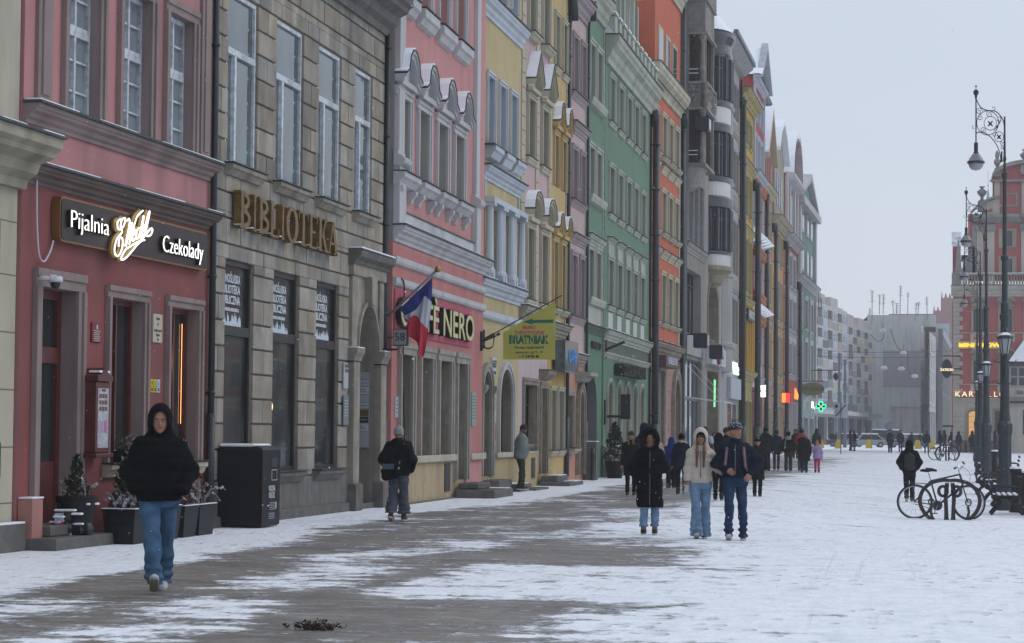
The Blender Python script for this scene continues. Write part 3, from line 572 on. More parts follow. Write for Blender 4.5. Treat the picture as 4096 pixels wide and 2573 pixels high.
# portal
p=MB()
for a,b in ((9.24,9.74),(11.60,12.08)):
    p.rb(a,b,.002,.16,.0,3.0,SAND); p.rb(a-.05,b+.05,.002,.24,0,.55,DKS,.03); p.profile(a-.06,b+.06,[(.002,3.02),(.17,3.02),(.19,3.1),(.24,3.18),(.25,3.28),(.002,3.28)],SAND); p.fb(a-.05,b+.05,.02,.24,3.282,3.30,SNOW)
    p.rb(a+.04,b-.04,.002,.10,3.3,4.75,SAND)
A1=arch_pts(9.74,11.60,3.27,4.3,12); A2=arch_pts(9.80,11.54,3.27,4.2,12)
for i in range(12): p.prism([A1[i],A1[i+1],(A1[i+1][0],4.75),(A1[i][0],4.75)],.002,.07,SAND)
for i in range(12): p.prism([A1[i],A1[i+1],A2[i+1],A2[i]],.002,.13,SAND)
p.prism([(10.5,4.2),(10.84,4.2),(10.92,4.78),(10.42,4.78)],.07,.22,SAND)
p.rb(9.2,12.1,.002,.14,4.75,5.0,SAND); p.profile(9.12,12.16,[(.002,4.98),(.18,4.98),(.2,5.05),(.3,5.12),(.33,5.24),(.002,5.28)],stone('soot_dark_stone')); p.fb(9.14,12.14,.02,.32,5.285,5.31,SNOW)
h.part(p,'portal')
p=MB(); p.fb(9.8,11.55,-.56,-.53,.12,4.2,mat('brown_door_wood',(.05,.035,.025),.6,var=.2)); p.fb(9.8,11.55,-.5,.05,-.05,.12,GRAN); h.part(p,'door')
p=MB(); BD=mat('notice_board_grey',(.20,.21,.24),.5); p.box(11.50,11.54,.07,.45,1.25,2.85,BD)
for k,(z0,z1,c) in enumerate(((2.70,2.84,(.30,.31,.34)),(2.55,2.68,(.33,.35,.42)),(2.38,2.53,(.42,.44,.48)),(2.22,2.36,(.30,.33,.36)),(2.08,2.2,(.36,.38,.42)),(1.92,2.05,(.10,.085,.03)),(1.78,1.9,(.015,.02,.02)),(1.60,1.76,(.40,.42,.46)),(1.27,1.58,(.30,.31,.33)))):
    p.box(11.494,11.50,.085,.435,z0,z1,mat('notice_%d'%k,c,.45))
def cross_text(mb,body,u,dc,z,size,m,fit=None):    # lettering on a face that looks back at the camera
    me=text_mesh(body,size,.002,m)
    if fit:
        X=[v.co.x for v in me.vertices]; k_=fit/(max(X)-min(X)); c_=(max(X)+min(X))/2
        for v in me.vertices: v.co.x=(v.co.x-c_)*k_
    mb.text(me,Matrix.Translation((u,-dc,z))@Matrix(((0,0,-1,0),(-1,0,0,0),(0,1,0,0),(0,0,0,1))))
DP=mat('dark_print'); 
cross_text(p,'OLNOŚLĄSKI\nBIBLIOTECZNY',11.491,-.27,2.455,.05,mat('navy_print',(.03,.04,.12),.6),.30)
cross_text(p,'Alliance Française',11.491,-.26,2.14,.05,DP,.32); cross_text(p,'Kancelaria Adwokacka',11.491,-.26,1.845,.045,LP,.30)
cross_text(p,'POLSKIE\nTOWARZYSTWO\nBIBLIOTERAPEUTYCZNE',11.491,-.27,1.68,.034,mat('navy_print'),.28); cross_text(p,'Dolnośląskie Towarzystwo Muzyczne',11.491,-.26,2.615,.03,DP,.3)
root=p.build('notice_board',M=h.M); tag(root,'grey notice board with stacked name plates inside the library portal','notice board')
h.pipe(12.12,-.02,10.1,r=.06,d=.10,hopper=False); h.finish()
# library window films
WF=mat('white_window_film',(.55,.62,.70),.5); WT=mat('white_film_letters',(.62,.66,.70),.5)
for i,(a,b) in enumerate(GW_):
    p=MB(); u0=a+.12
    for t,z,s_ in (('OLNOŚLĄSKA',4.16,.20),('BIBLIOTEKA',3.98,.20),('PUBLICZNA',3.80,.20),('IM. TADEUSZA MIKULSKIEGO',3.64,.075)):
        wall_text(h,p,t,a+.68,z,s_,-.066,.004,WT,fit={.20:1.08,.075:.95}[s_],bold=.003)
    rr=random.Random(i+5); u=a+.1
    base=3.30
    while u<a+1.28:
        w=rr.uniform(.04,.085); zt=3.46+rr.uniform(-.04,.10); p.prism([(u,base),(u+w,base),(u+w,zt-.03),(u+w*.7,zt),(u+w*.3,zt),(u,zt-.03)],-.069,-.064,WF); p.fb(u+w*.35,u+w*.65,-.069,-.064,zt,zt+rr.uniform(.0,.06),WF); u+=w
    o=p.build('window_lettering',M=h.M); tag(o,['white lettering and paper crowd on the first library window','white lettering and paper crowd on the second library window','white lettering and paper crowd on the third library window, beside the portal'][i],'window lettering',group='lettering on the library windows')
# big serif letters
GOLD=mat('aged_gold_letters',(.17,.10,.03),.42,var=.3,vscale=8,metal=.35)
def serif(mb,ch,u,z,w,hh,d0,d1):
    t=w*.24; sf=hh*.07
    def stem(a): mb.fb(u+a,u+a+t,d0,d1,z,z+hh,GOLD); mb.fb(u+a-t*.35,u+a+t*1.35,d0,d1+.004,z,z+sf,GOLD); mb.fb(u+a-t*.35,u+a+t*1.35,d0,d1+.004,z+hh-sf,z+hh,GOLD)
    def bowl(z0,z1,a,r):
        n=10; P=[(u+a+r*math.sin(math.pi*i/n),(z0+z1)/2-(z1-z0)/2*math.cos(math.pi*i/n)) for i in range(n+1)]
        Q=[(u+a+(r-t)*math.sin(math.pi*i/n),(z0+z1)/2-((z1-z0)/2-t*.55)*math.cos(math.pi*i/n)) for i in range(n+1)]
        for i in range(n): mb.prism([P[i],P[i+1],Q[i+1],Q[i]],d0,d1,GOLD)
    def bar(x0,z0,x1,z1,tt): 
        mb.prism([(u+x0,z0),(u+x0+tt,z0),(u+x1+tt,z1),(u+x1,z1)],d0,d1,GOLD)
    if ch=='I': stem(w*.5-t/2)
    if ch=='B': stem(t*.4); bowl(z+hh*.5,z+hh,t*1.2,w*.62); bowl(z,z+hh*.54,t*1.2,w*.72)
    if ch=='L': stem(t*.4); mb.fb(u+t,u+w,d0,d1,z,z+sf,GOLD); mb.fb(u+w-sf,u+w,d0,d1,z,z+hh*.26,GOLD)
    if ch=='T': stem(w*.5-t/2); mb.fb(u,u+w,d0,d1,z+hh-sf,z+hh,GOLD); mb.fb(u,u+sf,d0,d1,z+hh*.76,z+hh,GOLD); mb.fb(u+w-sf,u+w,d0,d1,z+hh*.76,z+hh,GOLD)
    if ch=='E': stem(t*.4); mb.fb(u+t,u+w,d0,d1,z,z+sf,GOLD); mb.fb(u+t,u+w,d0,d1,z+hh-sf,z+hh,GOLD); mb.fb(u+t,u+w*.75,d0,d1,z+hh*.5-sf/2,z+hh*.5+sf/2,GOLD); mb.fb(u+w-sf,u+w,d0,d1,z,z+hh*.24,GOLD); mb.fb(u+w-sf,u+w,d0,d1,z+hh*.78,z+hh,GOLD)
    if ch=='K': stem(t*.4); bar(t*1.4,z+hh*.42,w*.8,z+hh,t*.5); bar(w*.8,z,t*1.6,z+hh*.55,t*1.0); mb.fb(u+w*.66,u+w*1.1,d0,d1,z,z+sf,GOLD); mb.fb(u+w*.66,u+w*1.05,d0,d1,z+hh-sf,z+hh,GOLD)
    if ch=='A': bar(t*.3,z,w*.45,z+hh,t*.45); bar(w*.8,z,w*.4,z+hh,t*1.0); mb.fb(u+w*.25,u+w*.75,d0,d1,z+hh*.3,z+hh*.3+sf,GOLD); mb.fb(u-t*.2,u+t*1.1,d0,d1,z,z+sf,GOLD); mb.fb(u+w*.68,u+w*1.1,d0,d1,z,z+sf,GOLD)
    if ch=='O':
        n=20; P=[(u+w/2+w*.55*math.cos(2*math.pi*i/n),z+hh/2+hh*.52*math.sin(2*math.pi*i/n)) for i in range(n+1)]
        Q=[(u+w/2+w*.28*math.cos(2*math.pi*i/n),z+hh/2+hh*.42*math.sin(2*math.pi*i/n)) for i in range(n+1)]
        for i in range(n): mb.prism([P[i],P[i+1],Q[i+1],Q[i]],d0,d1,GOLD)
    mb.fb(u+t*.3,u+t*1.3,d0+.01,d1-.005,z+sf+.001,z+sf+.02,SNOW) if ch not in 'OA' else None
root=empty('library_lettering','big raised golden serif letters across the sandstone library front','lettering',M=h.M)
word='BIBLIOTEKA'; u=1.0
wd={'B':.62,'I':.36,'L':.56,'O':.74,'T':.66,'E':.58,'K':.66,'A':.7}
tot=sum(wd[c] for c in word); gap=(7.55-1.0-tot)/9
for c in word:
    mb=MB(); serif(mb,c,u,5.0,wd[c],.63,.09,.22); u+=wd[c]+gap
    mb.build('letter',parent=root)
# small things on the library wall
p=MB(); p.fb(8.7,9.05,.06,.09,2.45,2.95,mat('pale_plate',(.40,.42,.44),.5)); wall_text(h,p,'DOLNY\nŚLĄSK',8.9,2.85,.09,.094,.003,DP); o=p.build('white_plate',M=h.M); tag(o,'small white plate left of the library portal, the upper of two','plaque')
p=MB(); p.fb(8.68,9.08,.08,.10,1.72,2.32,mat('glass_plate',(.20,.24,.27),.15,spec=.8)); [p.fb(8.75,9.0,.10,.102,2.2-.06*k,2.21-.06*k,LP) for k in range(6)]; o=p.build('glass_plate',M=h.M); tag(o,'grey glass plate left of the library portal, the lower of two','plaque')
p=MB(); p.fb(11.95,12.2,.10,.42,3.32,3.36,BLACK); p.box(12.02,12.16,-.62,-.30,3.42,3.78,BLACK); p.box(12.005,12.02,-.60,-.32,3.44,3.76,mat('pale_number_panel',(.22,.23,.24),.5)); cross_text(p,'58',12.0,.46,3.6,.24,BLACK,.22); p.tube([(12.1,0,3.6),(12.1,-.3,3.6)],.015,BLACK,6)
o=p.build('house_number_lamp',M=h.M); tag(o,'black box house number lamp reading 58 on the corner of the library','house number')

p=MB(); p.lathe([(.01,-.085),(.06,-.06),(.085,0),(.06,.06),(.01,.085)],(3.95,.045,2.03),mat('lit_globe_lamp',(1,.8,.5),.5,emit=(1.,.62,.25),estr=1.6),12,sy=.3); o=p.build('globe_lamp',M=lib.M,smooth=True); tag(o,'small lit round lamp just inside the second library window','lamp')
p=MB(); [p.fb(.80,1.25,-.205,-.20,z,z+.012,LP) for z in (1.36,1.55,1.75,2.0,2.12)]; p.fb(.80,.815,-.205,-.20,1.36,2.12,LP); p.fb(1.235,1.25,-.205,-.20,1.36,2.12,LP); wall_text(wed,p,'GODZINY\nOTWARCIA',1.02,1.88,.085,-.20,.003,LP,fit=.36); o=p.build('opening_hours',M=wed.M); tag(o,'white framed opening hours lettering on the glass of the red door','lettering')
# ================================================================== house 3: rose cafe house
CAFE=plaster('rose_pink_plaster',(.48,.225,.215),.07,.18); CAFEL=plaster('deep_rose_plaster',(.44,.175,.165),.07,.18)
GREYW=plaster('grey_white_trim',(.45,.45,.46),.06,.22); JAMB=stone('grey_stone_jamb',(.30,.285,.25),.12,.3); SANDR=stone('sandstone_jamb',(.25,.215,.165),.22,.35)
h=House('rose_cafe_house','rose pink house with white wavy hoods over four windows and a coffee shop below',(-11.72,50.0),(-11.89,61.25),15.5,CAFE,off=.2,base=-.3)
cafe=h; L=h.L
h.bands+=[(0,8.8,-.3,1.0,RIM),(0,L,1.0,5.6,CAFEL),(0,8.8,.99,1.0,RIM)]
for a,b in ((.86,1.98),(3.05,4.26),(5.24,6.62)):
    h.win(a,b,1.06,3.28,r=.24,frame=DARKFR,glass=GLASSD,mull=0,bars=((.7,.07),),sur=JAMB,sw=.26,sp=.07,ear=.06,rev=SANDR,keyx='cafe')
h.win(7.55,8.75,.42,3.28,r=.34,frame=DARKFR,glass=GLASSD,mull=0,bars=((.74,.1),),sur=JAMB,sw=.26,sp=.07,ear=.06,rev=SANDR,name='door',doorlow=.7,keyx='cafe')
h.trim.rb(.02,7.2,.002,.12,.90,1.06,CREAM); h.trim.rb(9.15,L,.002,.12,.90,1.06,CREAM)
h.string(4.72,4.90,.09,GREYW,0,L); h.string(5.18,5.36,.09,GREYW,0,L)
h.cornice(5.68,6.02,.42,GREYW,-.02,L+.05,snow=True); 
h.trim.fb(.55,9.75,.002,.06,6.04,6.36,GREYW); h.flash.fb(.55,9.75,.002,.09,6.362,6.39,FLASH)
for a,b in ((.25,1.42),(2.5,3.62),(4.72,5.88),(6.93,8.05)):
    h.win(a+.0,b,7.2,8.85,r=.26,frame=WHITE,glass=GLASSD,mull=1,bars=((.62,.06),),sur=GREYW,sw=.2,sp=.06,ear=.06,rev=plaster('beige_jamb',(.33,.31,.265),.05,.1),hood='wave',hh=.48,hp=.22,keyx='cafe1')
    w=b-a
    h.trim.profile(a-.32,b+.32,[(.002,6.88),(.12,6.92),(.2,7.02),(.26,7.06),(.26,7.17),(.002,7.18)],GREYW); h.flash.fb(a-.34,b+.34,.002,.3,7.181,7.2,FLASH)
    for x in (a-.2,b+.02): h.trim.profile(x,x+.2,[(.002,6.6),(.08,6.62),(.12,6.72),(.2,6.8),(.2,6.88),(.002,6.88)],GREYW)
    h.trim.fb(a-.12,b+.12,.002,.04,9.06,9.3,GREYW)
    h.win(a+.0,b,11.2,12.9,r=.24,frame=WHITE,glass=GLASSD,mull=1,bars=((.62,.06),),sur=GREYW,sw=.16,sp=.06,keyx='cafe2')
    h.trim.profile(a-.3,b+.3,[(.002,10.7),(.1,10.74),(.16,10.86),(.22,10.9),(.22,11.08),(.002,11.1)],GREYW); h.flash.fb(a-.32,b+.32,.002,.26,11.101,11.12,FLASH)
for a in (-.02,9.45):
    w=.68 if a<1 else .62
    h.trim.fb(a,a+w,.002,.14,6.03,7.3,GREYW); h.trim.profile(a-.04,a+w+.04,[(.002,7.3),(.16,7.3),(.24,7.36),(.26,7.44),(.2,7.5),(.1,7.56),(.1,7.62),(.002,7.62)],GREYW)
    h.trim.fb(a+.1,a+w-.04,.002,.10,7.62,15.3,GREYW)
# grey flank where the front stands proud of its neighbour
sd=MB(); sd.fb(-.012,-.002,-.6,0,5.7,15.4,plaster('grey_flank',(.26,.27,.28),.06,.2)); sd.fb(-.012,-.002,-.6,0,-.3,5.69,CAFEL); h.part(sd,'flank')
p=MB(); p.fb(6.1,6.75,.003,.03,.18,.85,mat('iron_hatch',(.045,.045,.045),.6,var=.3)); h.part(p,'hatch')
p=MB(); p.rb(0,7.3,.002,.1,-.3,.03,GRAN); h.part(p,'plinth')
h.finish()
# cafe lettering: black box letters with pale yellow faces
CF=mat('pale_yellow_face',(.55,.50,.27),.5); root=MB(); root.fb(.12,9.35,.002,.04,3.72,4.66,plaster('raspberry_band',(.42,.085,.13),.06,.05)); root=root.build('shop_sign',M=h.M); tag(root,'black and pale yellow raised letters on a raspberry band above the coffee shop','sign')
mb=MB(); wall_text(h,mb,'CAFFÈ NERO',4.6,4.14,.90,.10,.12,LETSIDE,fit=9.0,bold=.028); mb.build('lettering',parent=root)
mb=MB(); wall_text(h,mb,'CAFFÈ NERO',4.6,4.14,.90,.165,.006,CF,fit=8.9,bold=.008); mb.build('lettering',parent=root)
# flag
p=MB(); FP=mat('flagpole_grey',(.17,.17,.18),.4); BR=mat('brass_knob',(.32,.22,.09),.3,metal=.8)
b0=h.at(-.12,.02,3.7)+Vector((0,0,0)); 
pole0=Vector((-11.819,49.9,3.84)); pole1=Vector((-10.513,49.9,5.057))
p.tube([pole0,pole1],.028,FP,8); p.tube([pole0,pole0.lerp(pole1,.09)],.042,FP,8); p.lathe([(.001,-.07),(.05,-.06),(.075,0),(.05,.06),(.001,.09)],tuple(pole1),BR,10); p.box(-11.84,-11.80,49.82,49.98,3.7,3.98,FP)
root=p.build('flag_with_pole',smooth=True); tag(root,'blue white and red flag hanging from a slanting grey pole','flag')
FB=mat('flag_blue',(.018,.028,.16),.7); FW=mat('flag_white',(.42,.44,.50),.7); FR=mat('flag_red',(.42,.018,.045),.7)
CC=[[(-11.332,4.222),(-11.096,4.443),(-10.859,4.664),(-10.623,4.885)],[(-11.23,4.075),(-10.955,4.21),(-10.795,4.48),(-10.643,4.357)],[(-11.153,3.94),(-11.004,4.075),(-10.851,3.928),(-10.712,3.768)],[(-11.276,3.731),(-10.972,3.51),(-10.856,3.192),(-10.781,3.265)]]
CC=[smooth(c,7) for c in CC]; NN=len(CC[0])
for k,m in enumerate((FB,FW,FR)):
    V=[]
    for j in range(9):
        t=j/8
        for i in range(NN):
            x=CC[k][i][0]*(1-t)+CC[k+1][i][0]*t; z=CC[k][i][1]*(1-t)+CC[k+1][i][1]*t; d=(k+t)/3; V.append((x,49.9-.02+.10*d*math.sin(i*.62+d*3)+.05*d*math.sin(i*1.3),z))
    q=MB(); q.add(V,[(j*NN+i,j*NN+i+1,(j+1)*NN+i+1,(j+1)*NN+i) for j in range(8) for i in range(NN-1)],m); q.build('flag_cloth',parent=root,smooth=True)
# lead cable down the front
p=MB(); p.tube(smooth([(.45,-.1,4.9),(.62,-.12,4.8),(.66,-.12,4.3),(.70,-.1,3.0),(.8,-.12,1.9),(.9,-.14,.6)]),.018,BLACK,6); o=p.build('black_cable',M=h.M); tag(o,'black cable hanging down the front of the rose coffee house','cable')
for i,(u,z0,z1,c,lb) in enumerate(((.3,1.9,2.35,(.4,.4,.44),'small white plates on the rose wall left of the first shop window'),(9.6,1.75,2.6,(.22,.33,.32),'pale green information board on the rose wall right of the coffee shop door'))):
    p=MB(); p.fb(u,u+(.3,.55)[i],.003,.03,z0,z1,mat('plate_%d'%i,c,.4)); [p.fb(u+.05,u+(.25,.48)[i],.03,.033,z1-.1-.08*k,z1-.085-.08*k,DP) for k in range((4,8)[i])]; o=p.build('information_plate',M=h.M); tag(o,lb,'plaque')
p=MB(); p.rb(7.1,9.9,.1,1.05,-.2,.2,GRAN,.03); p.rb(7.4,9.1,.1,.6,.201,.36,GRAN,.03); p.fb(9.2,9.85,.15,1.0,.201,.215,SNOW); o=p.build('cafe_steps',M=h.M); tag(o,'grey stone steps below the coffee shop door','steps')
# ================================================================== house 4: ochre yellow with three white windows
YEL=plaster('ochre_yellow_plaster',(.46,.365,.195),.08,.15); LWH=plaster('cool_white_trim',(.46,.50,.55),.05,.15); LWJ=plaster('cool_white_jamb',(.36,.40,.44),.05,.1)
h=House('yellow_house','ochre yellow house with white columned windows and two arched ground floor openings',(-11.89,61.22),(-11.90,67.87),17.5,YEL,base=-.3)
yel=h; L=h.L; YL=plaster('dull_yellow_base',(.40,.31,.17),.1,.25); h.bands+=[(0,L,-.3,1.0,YL)]
h.win(.95,2.12,.42,3.22,r=.3,frame=DARKFR,glass=GLASSD,mull=0,sur=JAMB,sw=.24,sp=.08,arch=.55,rev=SANDR,name='door',doorlow=.8,keyx='y'); h.win(3.45,5.5,1.05,3.36,r=.3,frame=DARKFR,glass=GLASSD,mull=1,bars=((.62,.08),),sur=GREYW,sw=.22,sp=.07,arch=.9,rev=SANDR,keyx='y')
for x in (.62,2.16): h.trim.profile(x,x+.3,[(.002,2.62),(.14,2.64),(.2,2.74),(.2,2.84),(.002,2.84)],JAMB)
h.trim.rb(2.9,L,.002,.1,.9,1.04,CREAM); h.string(4.6,4.82,.12,LWH); h.cornice(5.22,5.62,.42,LWH,.02,L+.03,snow=True)
for a in (1.50,3.27,5.02): h.win(a,a+.86,5.88,7.5,r=.3,frame=WHITE,glass=GLASSD,mull=1,rev=LWJ,keyx='y1')
for x in (1.05,2.5,2.86,4.25,4.62,6.02):
    h.trim.tube([(x+.13,-.14,5.95),(x+.13,-.14,7.6)],[.12,.10],LWH,10); h.trim.lathe([(.16,0),(.16,.08),(.12,.14)],(x+.13,-.14,5.82),LWH,10); h.trim.fb(x-.03,x+.29,.002,.3,7.6,7.7,LWH); h.trim.fb(x+.02,x+.24,.002,.28,5.64,5.82,LWH)
h.trim.fb(.98,6.35,.002,.3,7.7,7.84,LWH); h.trim.fb(1.0,6.3,.002,.05,5.64,5.88,LWH)
h.cornice(8.3,8.66,.38,LWH,.7,6.5,snow=True); h.trim.fb(.98,1.08,.002,.05,7.86,8.3,LWH); h.trim.fb(6.25,6.35,.002,.05,7.86,8.3,LWH)
for a in (1.33,3.1,4.86):
    h.win(a,a+.93,9.34,11.12,r=.3,frame=WHITE,glass=GLASSD,mull=1,sur=LWH,sw=.13,rev=LWJ,keyx='y2')
    h.trim.profile(a-.2,a+1.13,[(.002,8.86),(.16,8.9),(.24,9.05),(.3,9.1),(.3,9.22),(.002,9.22)],LWH); h.win(a,a+.93,13.5,15.2,r=.3,frame=WHITE,glass=GLASSD,mull=1,sur=LWH,sw=.13,rev=LWJ,keyx='y3')
h.flash.fb(.9,6.1,.002,.32,9.221,9.25,FLASH); h.cornice(12.65,13.15,.42,LWH,0,L+.03,snow=True)
h.pipe(.06,5.7,17.3,r=.04,d=.06,hopper=False); h.finish()
for i,(u,z0,z1,c,lb) in enumerate(((2.42,1.9,2.6,(.42,.44,.46),'white printed sheet above a red one between the arched door and arched window'),(2.45,1.35,1.85,(.40,.13,.14),'pale red board low between the arched door and arched window'),(2.40,.62,1.3,(.20,.25,.33),'grey blue metal board below the red one on the ochre house'))):
    p=MB(); p.fb(u,u+.55,.003,.03,z0,z1,mat('sheet_%d'%i,c,.45,var=.2,vscale=8)); 
    if i<2: [p.fb(u+.06,u+.46,.03,.033,z1-.12-.09*k,z1-.10-.09*k,DP) for k in range(4)]
    o=p.build('information_board',M=h.M); tag(o,lb,'board')
p=MB(); p.fb(2.28,2.95,.003,.04,3.12,3.62,mat('white_enamel',(.5,.52,.54),.3)); wall_text(h,p,'56/57',2.62,3.43,.27,.045,.004,DP,fit=.6,bold=.006); wall_text(h,p,'RYNEK',2.62,3.2,.13,.045,.004,DP,fit=.5,bold=.003); o=p.build('number_plate',M=h.M); tag(o,'white enamel number plate reading 56/57 Rynek between the arches','plaque')
p=MB(); p.rb(.7,2.6,.1,.55,-.1,.34,GRAN,.03); p.rb(2.7,4.6,.1,.75,-.1,.2,GRAN,.03); p.rb(4.2,6.4,.1,.95,-.1,.06,GRAN,.02); p.fb(2.75,4.5,.15,.7,.201,.212,SNOW); o=p.build('stone_steps',M=h.M); tag(o,'low grey stone steps in front of the ochre yellow house','steps')
# hanging travel office sign
SY=mat('acid_yellow_board',(.40,.40,.085),.45,var=.06); SGn=mat('sign_green',(.01,.13,.085),.5); SPk=mat('sign_magenta',(.42,.045,.13),.5); SDk=mat('sign_dark_green_text',(.035,.07,.02),.5); SBk=mat('sign_black_text',(.01,.01,.012),.5)
Ys=62.2
def SX(px,py):  # board drawn in its own plane across the pavement
    return ((px-1200)/5.0425+2138-0, 0)
root=MB()
# board corners in metres: x outward from the wall, z up
bx0,bx1=-11.32,-9.94
def bp(fx,z): return (bx0+(bx1-bx0)*fx, Ys, z)
zt0,zt1,zb=4.22,5.01,3.52
poly=[(bx0,zb),(bx1,zb),(bx1,5.01),(bx1-.08,5.01),(bx0+.08,4.27),(bx0,4.23)]
n=len(poly); vs=[(x,Ys-.02,z) for x,z in poly]+[(x,Ys+.02,z) for x,z in poly]
root.add(vs,[tuple(range(n)),tuple(range(2*n-1,n-1,-1))]+[(i,(i+1)%n,n+(i+1)%n,n+i) for i in range(n)],SY)
ro=root.build('hanging_sign'); tag(ro,'acid yellow hanging sign of a travel office with a green arrow, on a slanting bracket','sign')
def bt(body,x,z,size,m,fit,bold=0.):
    mb=MB(); me=text_mesh(body,size,.003,m,bold=bold); X=[v.co.x for v in me.vertices]; k_=fit/(max(X)-min(X)); c_=(max(X)+min(X))/2
    for v in me.vertices: v.co.x=(v.co.x-c_)*k_
    mb.text(me,TM(x,Ys-.024,z,rx=math.radians(90))); mb.build('lettering',parent=ro)
W_=bx1-bx0; S_=lambda px: bx0+(px-540)/(1643-540)*W_; ZZ=lambda py: 5.01-(py-275)/(1430-275)*(5.01-zb)
bt('BIURO',S_(1090),ZZ(778),.125,SPk,S_(1228)-S_(950),.004); bt('TURYSTYCZNE',S_(1092),ZZ(888),.125,SPk,S_(1412)-S_(772),.004)
bt('BRATNIAK',S_(1092),ZZ(1035),.285,SGn,S_(1518)-S_(666),.018)
bt('Wrocław, Rynek 56/57/3',S_(1092),ZZ(1188),.088,SDk,S_(1412)-S_(776),.002); bt('czynne: pn. - pt. 9 - 17',S_(1095),ZZ(1283),.088,SDk,S_(1388)-S_(802),.002); bt('71 344 82 48',S_(1120),ZZ(1370),.088,SBk,S_(1300)-S_(940),.003)
mb=MB(); P_=[(960,665),(1162,595),(1162,625),(1605,616),(1605,682),(1162,688),(1162,718)]; vs=[(S_(a),Ys-.024,ZZ(b)) for a,b in P_]+[(S_(a),Ys-.021,ZZ(b)) for a,b in P_]; n=7
mb.add(vs,[tuple(range(n))]+[(i,(i+1)%n,n+(i+1)%n,n+i) for i in range(n)],SGn); 
for a,b in ((730,1050),(806,1050),(985,1075),(1040,1060),(1122,1055),(1185,1070),(1340,1080),(1437,1035)):   # pale figures in the lettering
    hh=.05+.0006*(1110-b); x=S_(a); z=ZZ(1108); mb.tube([(x-.012,Ys-.03,z),(x,Ys-.03,z+hh*.9),(x,Ys-.03,z+hh*1.9)],[.006,.012,.008],SY,5); mb.tube([(x+.016,Ys-.03,z),(x,Ys-.03,z+hh*.9)],.006,SY,5); mb.sphere((x,Ys-.03,z+hh*2.15),.013,SY,6)
mb.tube([(S_(893),Ys-.026,ZZ(1350)),(S_(893),Ys-.026,ZZ(1375)),(S_(912),Ys-.026,ZZ(1390))],.007,SBk,5); mb.build('arrow_and_figures',parent=ro)
mb=MB(); a=Vector((-11.82,Ys,4.06)); b=Vector((-9.76,Ys,5.21)); mb.tube([a,a.lerp(b,.12)],.03,BLACK,8); mb.tube([a.lerp(b,.1),b],.016,BLACK,6)
for f in (.18,.38,.56,.74,.92): q=a.lerp(b,f); mb.tube([q,(q.x,q.y,q.z-.13)],.007,BLACK,5)
mb.tube(smooth([(-11.82,Ys,3.9),(-11.78,Ys,3.82),(-11.6,Ys,3.87),(-11.58,Ys,4.15)]),.012,BLACK,6); mb.box(-11.88,-11.82,Ys-.05,Ys+.05,3.8,4.3,BLACK); mb.build('bracket',parent=ro)
p=MB(); q=Vector((-11.62,60.9,3.95)); p.tube([q,q+Vector((.45,0,.2))],.035,BLACK,8); p.box(-11.68,-11.62,60.85,60.95,3.7,4.2,BLACK); p.tube(smooth([tuple(q+Vector(v)) for v in ((0,0,-.1),(.1,0,-.2),(.25,0,-.15),(.3,0,.1))]),.012,BLACK,6); o=p.build('empty_bracket'); tag(o,'empty black flag bracket on the wall just left of the yellow hanging sign','bracket')
# ================================================================== houses 5-8: narrow fronts
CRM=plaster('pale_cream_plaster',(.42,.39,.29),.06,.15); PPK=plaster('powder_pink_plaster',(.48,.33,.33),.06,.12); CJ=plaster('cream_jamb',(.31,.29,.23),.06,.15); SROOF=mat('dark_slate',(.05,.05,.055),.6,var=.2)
def quoins(h,a,b,z0,z1,m,step=.42,p=.035):
    z=z0; q=MB()
    while z<z1-.1: q.rb(a,b,.002,p,z+.012,min(z1,z+step)-.012,m,.008); z+=step
    h.part(q,'corner_stones')
h=House('pink_and_cream_house','narrow pink house with cream quoins and triangular and rounded hoods',(-11.90,67.87),(-11.91,73.0),18.5,PPK,base=-.3)
L=h.L; h.bands+=[(0,L,-.3,1.0,YL),(0,L,1.0,4.7,plaster('pale_pink_plaster',(.48,.39,.40),.05,.1))]
h.win(.85,3.05,1.05,3.0,r=.26,frame=DARKFR,glass=GLASSD,mull=1,bars=((.7,.06),),sur=SANDR,sw=.2,rev=SANDR,keyx='pc'); h.win(3.9,4.9,.35,2.95,r=.3,frame=DARKFR,glass=GLASSD,mull=0,sur=SANDR,sw=.18,rev=SANDR,name='door',doorlow=.8,hood='flat',hh=.35,hp=.3,keyx='pc')
h.cornice(4.75,5.25,.42,plaster('weathered_cream_ledge',(.30,.28,.22),.1,.5),0,L+.05,snow=True)
for a in (1.08,3.62):
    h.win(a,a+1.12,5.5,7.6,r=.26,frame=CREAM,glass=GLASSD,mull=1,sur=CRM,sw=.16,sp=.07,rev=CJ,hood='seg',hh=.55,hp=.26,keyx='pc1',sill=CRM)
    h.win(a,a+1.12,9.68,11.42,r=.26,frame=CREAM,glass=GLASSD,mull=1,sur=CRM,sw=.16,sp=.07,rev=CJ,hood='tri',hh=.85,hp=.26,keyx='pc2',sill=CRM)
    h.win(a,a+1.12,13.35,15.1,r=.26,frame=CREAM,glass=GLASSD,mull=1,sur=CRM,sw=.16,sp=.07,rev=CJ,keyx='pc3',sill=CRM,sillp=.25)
for a,b in ((.02,.62),(2.55,3.15),(4.93,5.11)): quoins(h,a,b,5.3,18.3,CRM)
h.finish()
p=MB(); p.rb(3.5,5.6,.1,.6,-.1,.3,GRAN,.03); p.rb(3.3,6.2,.1,1.0,-.12,.12,GRAN,.03); p.fb(4.6,6.1,.62,.96,.121,.14,SNOW); p.fb(4.0,5.5,.2,.58,.301,.32,SNOW); o=p.build('snowy_steps',M=h.M); tag(o,'two snow dusted steps between the pink wall and the narrow yellow house','steps')
p=MB(); p.fb(2.35,2.9,.003,.03,.25,.85,mat('iron_hatch')); o=p.build('cellar_hatch',M=h.M); tag(o,'dark iron hatch low in the wall under the pale pink front','hatch')
